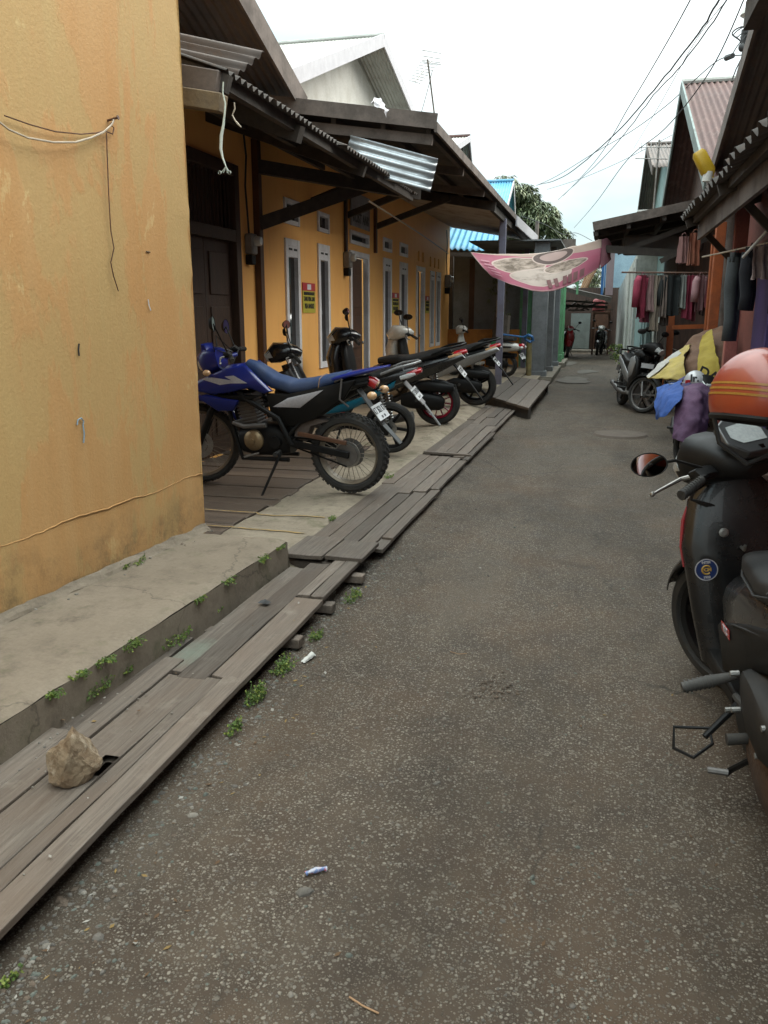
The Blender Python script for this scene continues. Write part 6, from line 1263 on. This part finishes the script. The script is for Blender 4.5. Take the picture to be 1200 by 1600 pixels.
# cream retro scooter on the terrace
def retro(loc, rz, label):
    t = thing('retro_scooter', loc, label, 'scooter', BIKES, rz, radians(-4)); R = .25; st = radians(28); fa = Vector((1.22, 0, R))
    wheel(t, (0, 0, R), R, .11, 'steel', A_ALLOY); wheel(t, fa, R, .10, 'steel', A_ALLOY, st); fork(t, fa, (1.10, 0, .6), st, .016, .065)
    fender(t, fa, .30, .20, radians(5), radians(175), A_WHITEB, st, crown=.35)
    body(t, 'tail_body', [(.66, .48, .14, .12), (.50, .58, .165, .13), (.20, .63, .175, .115), (-.08, .64, .165, .10), (-.27, .63, .11, .07), (-.33, .62, .05, .035)], A_WHITEB, 3)
    panel(t, 'vent', [(.06, .65), (.12, .67), (-.16, .67), (-.20, .65), (-.16, .63), (.08, .63)], .176, .182, A_INK, 0); panel(t, 'badge', [(.18, .645), (.36, .645), (.36, .605), (.18, .605)], .172, .180, A_INK, .002)
    panel(t, 'green_sticker', [(.14, .68), (.27, .68), (.27, .77), (.14, .77)], .170, .174, M('green_sticker', (.01,.26,.12), (.01,.22,.10), 5, .4), 0)
    body(t, 'seat', [(.62, .735, .09, .03), (.50, .765, .14, .045), (.20, .775, .15, .045), (.0, .80, .15, .05), (-.20, .80, .12, .035)], A_SEAT, 3)
    body(t, 'drive_case', [(.40, .31, .045, .06), (.10, .30, .06, .10), (-.08, .27, .045, .06)], A_BLACK, 2.6, .13); body(t, 'engine_guard', [(.45, .40, .10, .06), (.1, .46, .11, .07), (-.22, .46, .08, .04)], A_BLACK, 3)
    b = MB(); b.box(.55, 1.0, -.15, .15, .24, .30); b.build('floorboard', A_WHITEB, t, bev=.015)
    b = MB(); b.loft([(1.0, .26, .14, .05), (1.02, .45, .19, .04), (1.05, .68, .20, .045), (1.06, .84, .12, .04), (1.05, .92, .06, .04)], 18, 2.6); b.build('leg_shield', A_WHITEB, t, ang=50)
    hb = Vector((1.0, 0, .98)); R_ = Matrix.Translation(hb) @ Matrix.Rotation(st, 4, 'Z'); grips(t, hb, .31, .07, 0, st)
    b = MB(); b.T = R_; b.loft([(-.08, 0, .05, .04), (-.02, .02, .12, .08), (.08, .01, .12, .10), (.15, -.01, .07, .075)], 18, 2.2); b.build('headset', A_WHITEB, t)
    b = MB(); b.T = R_; b.lathe([(.075, 0), (.06, .02), (0, .03)], 20, frame((.135, 0, -.01), (0, 1, 0), (0, 0, 1))); b.build('headlight', A_CLEAR, t)
    b = MB(); b.T = R_ @ Matrix.Translation((-.075, 0, .03)) @ Matrix.Rotation(radians(-55), 4, 'Y'); b.lathe([(.05, 0), (.045, .01), (0, .011)], 20); b.build('instrument', A_INK, t)
    for s in (-1, 1): mirror(t, R_ @ Vector((0, s*.15, .06)), R_ @ Vector((.03, s*.27, .22)), (-1, s*-.2, .1), .042, .042)
    lens(t, 'tail_light', [(-.29, .66, .05, .05), (-.37, .655, .055, .06), (-.41, .65, .04, .04)], A_TAIL); 
    for s in (-1, 1): signal(t, (-.38, s*.10, .63), A_CLEAR, .035)
    b = MB(); b.beam((-.28, 0, .56), (-.42, 0, .32), .12, .012, up=(.8, 0, .6)); b.build('mudguard', A_BLACK, t); plate(t, (-.37, 0, .45), radians(32), 'KT 3390 Z'); kickstand(t, (.46, .12, .28), (.52, .28, .012))
    return t
retro((-1.93, 18.3, .22), radians(165), 'cream retro scooter with black seat and green sticker on the terrace')
# parked bikes along the right side and at the end of the lane
def naked(loc, rz, label):
    t = scooter(loc, rz, label, dict(kind='cub', main=A_BLACK, second=A_BLACK, side=A_GREYB, R=.29, tw=.09, rim='six', rimmat=A_ALLOY), steer=38, name='street_motorcycle', lean=-7)
    body(t, 'fuel_tank', [(.55, .80, .08, .06), (.72, .87, .14, .10), (.92, .89, .145, .10), (1.04, .86, .07, .06)], A_BLACK, 2.6)
    for s in (-1, 1): panel(t, 'tank_wing', [(.70, .66), (.78, .84), (.96, .88), (1.10, .78), (1.00, .56), (.86, .50)], *((.13, .20) if s > 0 else (-.20, -.13)), A_GREYB, .02)
    panel(t, 'belly_guard', [(.50, .22), (.58, .36), (.98, .44), (.92, .24)], -.13, .13, A_GREYB, .02)
    b = MB(); b.beam((1.12, -.10, .74), (1.12, .10, .74), .004, .075, up=(0, 0, 1)); b.build('plate', A_PLATE, t)
    return t
naked((.42, 15.18, .0), radians(-77), 'silver and black street motorcycle facing the camera under the laundry')
scooter((.60, 16.6, 0), radians(-72), 'dark motorcycle mostly hidden behind the silver street motorcycle', dict(kind='cub', main=A_GLOSSB, side=A_WHITEB, R=.28, rim='six', rimmat=A_BLACK), steer=20)
scooter((.05, 34.7, 0), radians(-97), 'black scooter with white front plate at the end of the lane', dict(main=A_GLOSSB, front=A_GLOSSB, cowl=A_WHITEB, R=.28), steer=6)
scooter((-1.36, 33.0, .0), radians(-80), 'red scooter half hidden by the mint green columns', dict(main=A_REDB, front=A_REDB, cowl=A_REDB, R=.28), steer=-10)
scooter((.99, 10.0, 0), radians(-95), 'black scooter shrouded by the purple cloth', dict(main=A_BLACK, R=.28, mirrors=(), scale=.86), steer=24, lean=-6)
scooter((1.42, 12.9, 0), radians(-104), 'dark scooter shrouded by the yellow sacking', dict(main=A_BLACK, R=.28, mirrors=(), scale=.9), steer=20, lean=-5)
# covers thrown over them
CL = lambda n, c, c2: M(n, c, c2, 7, .85, bump=.35)
def cover(rows, nm, m, lab, wr=.03, sc=6.5, nu=30, nv=34, seed=0, name='cover'):
    o = patch(rows, nu*2, nv*2, wr*1.25, sc, seed).build(name, m, None, ang=180, solid=.004); return tag(o, lab, 'cover', 'covers thrown over the parked scooters')
def oy(*a): return onY(*a)
cover([[oy(1042, 610, 8.9), oy(1066, 598, 9.1), oy(1090, 592, 9.3), oy(1116, 596, 9.5)], [oy(1050, 625, 8.75), oy(1072, 612, 8.72), oy(1094, 604, 8.75), oy(1114, 606, 8.95)],
       [oy(1052, 650, 8.62), oy(1072, 645, 8.50), oy(1092, 638, 8.5), oy(1110, 632, 8.7)], [oy(1050, 668, 8.55), oy(1068, 672, 8.42), oy(1088, 670, 8.42), oy(1104, 664, 8.6)], [oy(1050, 684, 8.5), oy(1064, 690, 8.38), oy(1084, 694, 8.4), oy(1097, 690, 8.5)]],
      '', CL('purple_cloth', (.125,.062,.120), (.090,.045,.092)), 'dusty purple cloth draped over the scooter in front of the orange helmet', .030, 5, seed=3)
cover([[oy(1026, 606, 9.2), oy(1044, 599, 9.1), oy(1063, 597, 9.0)], [oy(1024, 625, 9.0), oy(1042, 618, 8.75), oy(1066, 612, 8.65)], [oy(1026, 638, 8.85), oy(1042, 634, 8.62), oy(1060, 628, 8.55)], [oy(1026, 655, 8.8), oy(1036, 652, 8.6), oy(1046, 643, 8.55)]],
      '', CL('bright_blue_cloth', (.035,.095,.33), (.025,.07,.25)), 'bright blue cloth lying over the left edge of the purple cloth', .022, 6, seed=8)
cover([[oy(1048, 601, 9.3), oy(1070, 590, 9.4), oy(1090, 590, 9.6)], [oy(1056, 604, 9.0), oy(1074, 597, 9.0), oy(1094, 600, 9.2)], [oy(1066, 610, 8.85), oy(1080, 606, 8.85), oy(1098, 609, 9.0)]],
      '', CL('indigo_cloth', (.055,.045,.13), (.04,.035,.10)), 'small indigo cloth bunched between the blue cloth and the lettered helmet', .02, 7, 18, 18)
cover([[oy(1046, 556, 11.9), oy(1072, 538, 12.1), oy(1094, 524, 12.3)], [oy(1028, 572, 11.6), oy(1050, 562, 11.5), oy(1074, 545, 11.7)], [oy(1012, 590, 11.5), oy(1040, 585, 11.1), oy(1068, 568, 11.2)], [oy(1016, 590, 11.3), oy(1050, 592, 11.0), oy(1076, 590, 11.0)]],
      '', CL('pale_yellow_sacking', (.47,.36,.095), (.38,.29,.10)), 'pale yellow plastic sacking covering the middle scooter', .03, 4, seed=5)
cover([[oy(1010, 588, 11.4), oy(1030, 568, 11.5), oy(1048, 556, 11.8), oy(1094, 523, 12.2)], [oy(1012, 592, 11.3), oy(1036, 572, 11.35), oy(1052, 562, 11.6), oy(1096, 528, 12.1)]],
      '', CL('white_sacking', (.46,.44,.40), (.38,.36,.33)), 'white hem of sacking along the upper edge of the pale yellow sacking', .012, 5, 6, 26)
cover([[oy(1072, 540, 12.0), oy(1090, 522, 12.1), oy(1112, 512, 12.1), oy(1138, 512, 12.0)], [oy(1070, 560, 11.6), oy(1092, 552, 11.5), oy(1114, 546, 11.5), oy(1142, 548, 11.4)], [oy(1074, 584, 11.3), oy(1096, 580, 11.1), oy(1120, 580, 11.0), oy(1144, 584, 11.0)], [oy(1080, 606, 11.2), oy(1100, 606, 11.0), oy(1124, 606, 10.9), oy(1144, 610, 10.9)]],
      '', CL('brown_tarpaulin', (.165,.085,.045), (.12,.06,.034)), 'brown tarpaulin hanging behind the yellow lettered sack', .03, 4, seed=7)
cover([[oy(1096, 524, 11.6), oy(1104, 518, 11.7), oy(1112, 514, 11.7)], [oy(1092, 552, 11.25), oy(1104, 546, 11.2), oy(1116, 540, 11.2)], [oy(1090, 580, 10.95), oy(1106, 576, 10.8), oy(1124, 572, 10.8)], [oy(1090, 604, 10.8), oy(1108, 604, 10.65), oy(1132, 600, 10.65)]],
      '', CL('yellow_lettered_sack', (.40,.30,.035), (.33,.24,.03)), 'deep yellow sack with black letters hanging over the brown tarpaulin', .015, 5, seed=2)
tt = bpy.data.objects[[o.name for o in bpy.data.objects if o.get('label', '').startswith('deep yellow sack')][0]]
p = onY(1112, 588, 10.60); text_mesh('DAL', .17, A_INK, tt, frame(p, (1, .0, -.42), (.35, .12, 1)), bold=.004)
# helmet lying among the covers with black letters
def helmet(c, r, m, label, rz=0, rx=0, ry=0, stripes=None, txt=None):
    t = thing('helmet', c, label, 'helmet', rz=rz, rx=rx); t.rotation_euler = (rx, ry, rz)
    b = MB()
    def fn(u, v):
        a = 2*pi*u; th_ = v*radians(118)
        rr = 1.0+.06*cos(a)*sin(th_); cut = 0
        z = cos(th_); return Vector((r*1.10*sin(th_)*cos(a)*rr, r*.92*sin(th_)*sin(a), r*z*.98))
    b.grid(49, 26, fn); sh = b.build('shell', m, t, ang=180, solid=.010)
    b = MB(); b.grid(41, 8, lambda u, v: (lambda a, th_: Vector((r*1.06*sin(th_)*cos(a), r*.88*sin(th_)*sin(a), r*cos(th_)*.96)))(2*pi*u, radians(62+v*56))); b.build('padding', A_CABLE, t, ang=180)
    b = MB(); P = [Vector((r*1.12*sin(radians(118))*cos(a)*(1+.06*cos(a)*.88), r*.93*sin(radians(118))*sin(a), r*cos(radians(118))*.98)) for a in [2*pi*i/40 for i in range(40)]]; b.tube(P, .011, 8, closed=True); b.build('rim_trim', A_BLACK, t)
    if stripes:
        for th0 in (78, 84, 90):
            b = MB(); b.grid(60, 2, lambda u, v: (lambda a, th_: Vector((r*1.10*sin(th_)*cos(a)*(1+.06*cos(a)*sin(th_)), r*.92*sin(th_)*sin(a), r*.98*cos(th_)))*1.044)(2*pi*u, radians(th0+v*2.6))); b.build('stripe', stripes, t, ang=180)
    b = MB(); b.tube([(-.02, r*.8, -r*.5), (-.02, r*.5, -r*1.1), (.0, 0, -r*1.35), (-.02, -r*.6, -r*1.0), (-.02, -r*.8, -r*.5)], .008, 6); b.build('chin_strap', A_CABLE, t)
    return t
hp = onY(1086, 597, 9.05)
hh = helmet(hp, .115, M('white_helmet_shell', (.50,.50,.50), (.42,.42,.43), 4, .3, coat=.4), 'white open helmet with red patch and black letters between the cloths', rz=radians(-90), ry=0)
text_mesh('Ir.', .10, A_INK, hh, frame((.128, -.02, .045), (0, 1, 0), (-.35, 0, 1)), bold=.004)
b = MB(); b.box(.10, .125, -.105, -.055, -.02, .03); b.build('red_patch', A_TAIL, hh, bev=.004)
# ---- near black scooter on the right, seen from behind
t = scooter((.755, 2.30, 0), radians(96.5), 'black scooter with round blue sticker on its leg shield nearest the camera', dict(main=A_GLOSSB, second=A_GLOSSB, side=A_BLACK, front=A_GLOSSB, cowl=A_BLACK, R=.285, tw=.10, rim='five', rimmat=A_BLACK, plate='KT 6407 V', mirrors=(1,), mtip=(.03, .385, .075), mdir=(-1.66, -.35, .76), nodash=True, stand=((.52, .13, .30), (.44, .27, .215))), steer=32, lean=-7)
NEAR = t
# extra pieces the near scooter shows: big instrument, sticker, red label, heat-crinkled cover, muddy tyre hugger, stand loop
st_ = radians(32); R_ = Matrix.Translation((1.0, 0, 1.0)) @ Matrix.Rotation(st_, 4, 'Z')
D_ = R_ @ Matrix.Translation((-.045, 0, .115)) @ Matrix.Rotation(radians(-36), 4, 'Y')
b = MB(); b.T = D_; b.add([(x*1.0, y, z) for z in (-.02, .014) for x, y in ((-.085, -.06), (-.085, .06), (-.02, .115), (.075, .085), (.10, .04), (.10, -.04), (.075, -.085), (-.02, -.115))], [(0,1,2,3,4,5,6,7), (15,14,13,12,11,10,9,8)]+[(i, (i+1) % 8, 8+(i+1) % 8, 8+i) for i in range(8)])
di = b.build('dashboard', M('grey_bezel', (.055,.057,.06), (.045,.046,.048), 8, .35), NEAR, bev=.006)
b = MB(); b.T = D_; b.add([(x, y, .0165) for x, y in ((-.035, -.065), (-.035, .05), (.0, .082), (.055, .062), (.062, .0), (.055, -.05), (.02, -.082))], [tuple(range(7))]); b.build('display', M('grey_lcd', (.50,.53,.53), (.42,.45,.45), 6, .10, coat=.8), di, ang=0)
b = MB(); b.T = D_; b.add([(x, y, .0155) for x, y in ((-.074, -.022), (-.074, -.004), (-.056, .0), (-.056, -.026))], [(0, 1, 2, 3)]); b.build('badge', A_CHROME, di, ang=0)
def disk(r, z, n=32): return [(r*cos(2*pi*i/n), r*sin(2*pi*i/n), z) for i in range(n)]
SM = frame((.928, .138, .635), (0, -1, 0), (.085, 0, 1)); 
b = MB(); b.T = SM; b.add(disk(.042, .0), [tuple(range(32))]); sk_ = b.build('round_sticker', A_PALE, NEAR, ang=0)
b = MB(); b.T = SM; b.add(disk(.038, .001), [tuple(range(32))]); b.build('blue_disc', M('navy_sticker', (.012,.03,.13), (.01,.025,.10), 8, .4), sk_, ang=0)
gold = M('gold_print', (.48,.29,.06), (.42,.25,.05), 9, .5)
b = MB(); b.T = SM; b.tube([(.016*cos(a), .016*sin(a), .002) for a in [.7+i*.3 for i in range(17)]], .0036, 5); b.build('ring_mark', gold, sk_)
text_mesh('FCM', .018, gold, sk_, SM @ Matrix.Translation((0, 0, .002)), bold=.001); text_mesh('1908', .013, A_PALE, sk_, SM @ Matrix.Translation((0, -.029, .002)), bold=.0005); text_mesh('INTER', .012, A_PALE, sk_, SM @ Matrix.Translation((0, .028, .002)), bold=.0005)
b = MB(); b.box(.50, .60, .1655, .1675, .525, .560); lb = b.build('red_label', A_TAIL, NEAR, bev=.001); text_mesh('VIC', .034, A_PALE, lb, frame((.55, .168, .5425), (-1, 0, 0), (0, 0, 1)), bold=.001)
b = MB(); b.tube([(.50, .15, .40), (.50, .235, .385), (.495, .325, .37)], [.014, .021, .017], 12)
for k in range(7): b.tube([(.498, .225+k*.014, .387-k*.0025), (.498, .231+k*.014, .386-k*.0025)], .0225, 12)
b.build('footpeg', M('worn_peg_rubber', (.075,.070,.064), (.05,.046,.042), 14, .7), NEAR)
b = MB(); b.tube([(.46, .25, .235), (.48, .36, .235), (.42, .375, .19), (.38, .32, .175), (.42, .25, .20)], .006, 6, closed=True); b.build('stand_loop', A_BLACK, NEAR)
b = MB(); b.loft([(.14, .10, .055, .03), (.02, .055, .062, .05), (-.12, .11, .058, .045), (-.25, .23, .05, .04), (-.30, .34, .05, .04)], 14, 3, y=.02); b.build('mud_layer', A_MUD, NEAR)
b = MB(); b.loft([(.26, .46, .065, .07), (.12, .47, .09, .09), (-.02, .45, .095, .085), (-.12, .43, .07, .06)], 14, 5, y=.135); b.build('air_filter_cover', M('dusty_grey_cover', (.013,.013,.013), (.026,.021,.017), 6, .6, dirt=(.075,.045,.026), damt=.7, spec=.25), NEAR)
b = MB(); b.loft([(.32, .33, .07, .07), (.10, .28, .088, .13), (-.10, .22, .075, .12), (-.16, .20, .05, .08)], 14, 3, y=.118); b.build('case_cover', A_MUD, NEAR)
# clutter seen behind the near scooter
b = MB(); b.lathe([(.0, 0), (.15, 0), (.20, .13), (.215, .135), (.212, .145), (.195, .14), (.145, .012), (0, .012)], 30)
o = tag(b.build('plastic_basin', A_BLUEP), 'bright blue plastic basin beyond the near scooter handlebar', 'basin'); o.location = onY(1188, 728, 4.4); bs = o.location.copy()
b = MB(); b.box(bs.x-.22, bs.x+.25, bs.y-.2, bs.y+.25, 0, bs.z); b.box(bs.x-.26, bs.x+.29, bs.y-.24, bs.y+.29, bs.z-.03, bs.z-.001); tag(b.build('wooden_crate', A_SHADEW, bev=.004), 'dark wooden crate under the blue basin', 'crate')
cover([[onY(1130, 735, 4.2), onY(1150, 712, 4.2), onY(1172, 700, 4.25)], [onY(1136, 742, 4.1), onY(1154, 728, 4.1), onY(1175, 716, 4.15)], [onY(1140, 752, 4.05), onY(1158, 740, 4.05), onY(1178, 730, 4.1)]], '', CL('red_striped_cloth', (.34,.05,.055), (.20,.035,.05)), 'bundled red cloth leaning against the blue basin', .02, 12, 16, 16, name='cloth')

b = MB(); b.tube([(.22, .17, .26), (.34, .215, .15), (.33, .235, .14)], .010, 8); b.build('kick_lever', A_BLACK, NEAR); b = MB(); b.tube([(.33, .225, .145), (.345, .285, .15)], .011, 8); b.build('kick_pedal', A_ALLOY, NEAR)
b = MB(); b.loft([(.99, .52, .12, .02), (.998, .60, .14, .02), (1.005, .70, .13, .02)], 14, 4, y=-.02); b.build('glove_box', A_BLACK, NEAR)
b = MB(); b.lathe([(.016, 0), (.018, .012), (.010, .014), (.010, .02)], 14, frame((.985, .06, .76), (0, 1, 0), (.1, 0, 1)) @ Matrix.Rotation(pi, 4, 'X')); b.build('ignition_lock', A_METAL, NEAR)
b = MB(); b.tube([(.975, .0, .70), (.93, .0, .70), (.92, .0, .72)], .006, 6); b.build('bag_hook', A_METAL, NEAR)
b = MB(); b.loft([(1.06, .90, .006, .006, .150), (1.055, .80, .008, .006, .190), (1.045, .70, .007, .006, .203), (1.03, .62, .004, .004, .200)], 10, 3); b.build('red_edge', A_REDB, NEAR)
for k in range(3):
    b = MB(); b.tube([R_ @ Vector((.02, .20-.02*k, .0)), R_ @ Vector((.07, .16, -.10)), (1.03, .08-.02*k, .84)], .005, 6); b.build('cable', A_CABLE, NEAR)
b = MB(); b.tube([(.66, .075, .74), (.50, .122, .748), (.30, .142, .748), (.12, .14, .80)], .004, 6); b.build('seat_piping', A_INK, NEAR)
b = MB(); b.loft([(.20, .18, .05, .02, .0), (.05, .62, .10, .02, .0), (-.12, .60, .09, .02, .0)], 12, 3); b.build('inner_fender', A_BLACK, NEAR)
b = MB(); b.tube([(.43, .17, .36), (.30, .185, .40), (.16, .18, .385)], [.012, .012, .012], 8); b.build('breather_hose', A_RUBBER, NEAR)
for x, z in ((.26, .52), (.26, .40), (-.05, .50), (.02, .38), (.34, .36)):
    b = MB(); b.cyl((x, .20, z), (x, .226, z), .009, 8); b.build('bolt', A_METAL, NEAR)

b = MB(); b.tube([(.70, .125, .50), (.45, .165, .60), (.18, .16, .67), (-.10, .122, .745)], .004, 6); b.build('panel_seam', A_INK, NEAR)
b = MB(); b.tube([(.16, .143, .80), (.155, .10, .838), (.155, -.10, .838), (.16, -.143, .80)], .005, 6); b.build('seat_seam', A_INK, NEAR)
# orange helmet hung on the near scooter
helmet(onY(1187, 622, 2.85), .155, M('orange_helmet_shell', (.34,.046,.014), (.29,.038,.012), 3, .33, coat=.35, fine=.04, dirt=(.20,.06,.03), damt=.3), 'orange half helmet with thin yellow bands hung on the near black scooter', rz=radians(-75), ry=radians(-6), rx=radians(-8), stripes=M('yellow_band', (.38,.19,.03), (.32,.15,.022), 9, .4))
# ============================================================ CAMERA, LIGHT, SKY
cd = bpy.data.cameras.new('camera'); cam = bpy.data.objects.new('camera', cd); COL.objects.link(cam)
cam.location = (0, 0, EYE); cam.rotation_euler = (pi/2-PITCH, 0, YAW)
cd.sensor_fit = 'VERTICAL'; cd.sensor_height = 24; cd.lens = FPX/1600*24; cd.clip_end = 1500; cd.clip_start = .05
SC.camera = cam
EL, AZ = radians(58), radians(205)      # veiled sun ahead on the right
sd = bpy.data.lights.new('sun', 'SUN'); sd.energy = 1.5; sd.angle = radians(50); sd.color = (1, .93, .83)
so = bpy.data.objects.new('sun', sd); COL.objects.link(so)
dv = Vector((.76, .27, .60)).normalized(); so.rotation_euler = dv.to_track_quat('Z', 'Y').to_euler(); so.location = (10, -10, 30)
W = bpy.data.worlds.new('World'); SC.world = W; W.use_nodes = True; nt = W.node_tree; bg = nt.nodes['Background']
sk = nt.nodes.new('ShaderNodeTexSky'); sk.sky_type = 'NISHITA'; sk.sun_disc = False; sk.sun_elevation = asin(dv.z); sk.sun_rotation = atan2(dv.x, dv.y); sk.dust_density = 3
tc = nt.nodes.new('ShaderNodeTexCoord'); mp = nt.nodes.new('ShaderNodeMapping'); mp.inputs['Scale'].default_value = (1, 1, 2.6)
nz = nt.nodes.new('ShaderNodeTexNoise'); nz.inputs['Scale'].default_value = 2.3; nz.inputs['Detail'].default_value = 5; nz.inputs['Roughness'].default_value = .5
rp = nt.nodes.new('ShaderNodeValToRGB'); rp.color_ramp.elements[0].position = .38; rp.color_ramp.elements[0].color = (6.0, 7.7, 8.0, 1); rp.color_ramp.elements[1].position = .66; rp.color_ramp.elements[1].color = (11.4, 11.8, 11.4, 1)
sx = nt.nodes.new('ShaderNodeSeparateXYZ'); lum = nt.nodes.new('ShaderNodeMath'); lum.operation = 'MULTIPLY_ADD'; lum.inputs[2].default_value = .44
mul = nt.nodes.new('ShaderNodeMix'); mul.data_type = 'RGBA'; mul.blend_type = 'MULTIPLY'; mul.inputs[0].default_value = 1; mul.clamp_result = False
mx = nt.nodes.new('ShaderNodeMix'); mx.data_type = 'RGBA'; mx.inputs[0].default_value = .86
L = nt.links.new
L(tc.outputs['Generated'], mp.inputs[0]); L(mp.outputs[0], nz.inputs['Vector']); L(nz.outputs[0], rp.inputs[0])
L(tc.outputs['Generated'], sx.inputs[0]); q2 = nt.nodes.new('ShaderNodeMath'); q2.operation = 'MULTIPLY'; q2.inputs[1].default_value = 2.0; L(sx.outputs[2], q2.inputs[0]); L(sx.outputs[2], lum.inputs[0]); L(q2.outputs[0], lum.inputs[1]); L(rp.outputs[0], mul.inputs[6]); L(lum.outputs[0], mul.inputs[7])
L(sk.outputs[0], mx.inputs[6]); L(mul.outputs[2], mx.inputs[7]); L(mx.outputs[2], bg.inputs[0]); bg.inputs[1].default_value = .12
vs_ = SC.view_settings; vs_.view_transform = 'Standard'; vs_.look = 'None'; vs_.gamma = 1; vs_.use_curve_mapping = False; vs_.exposure = 1.2
SC.cycles.max_bounces = 8; SC.cycles.use_denoising = True
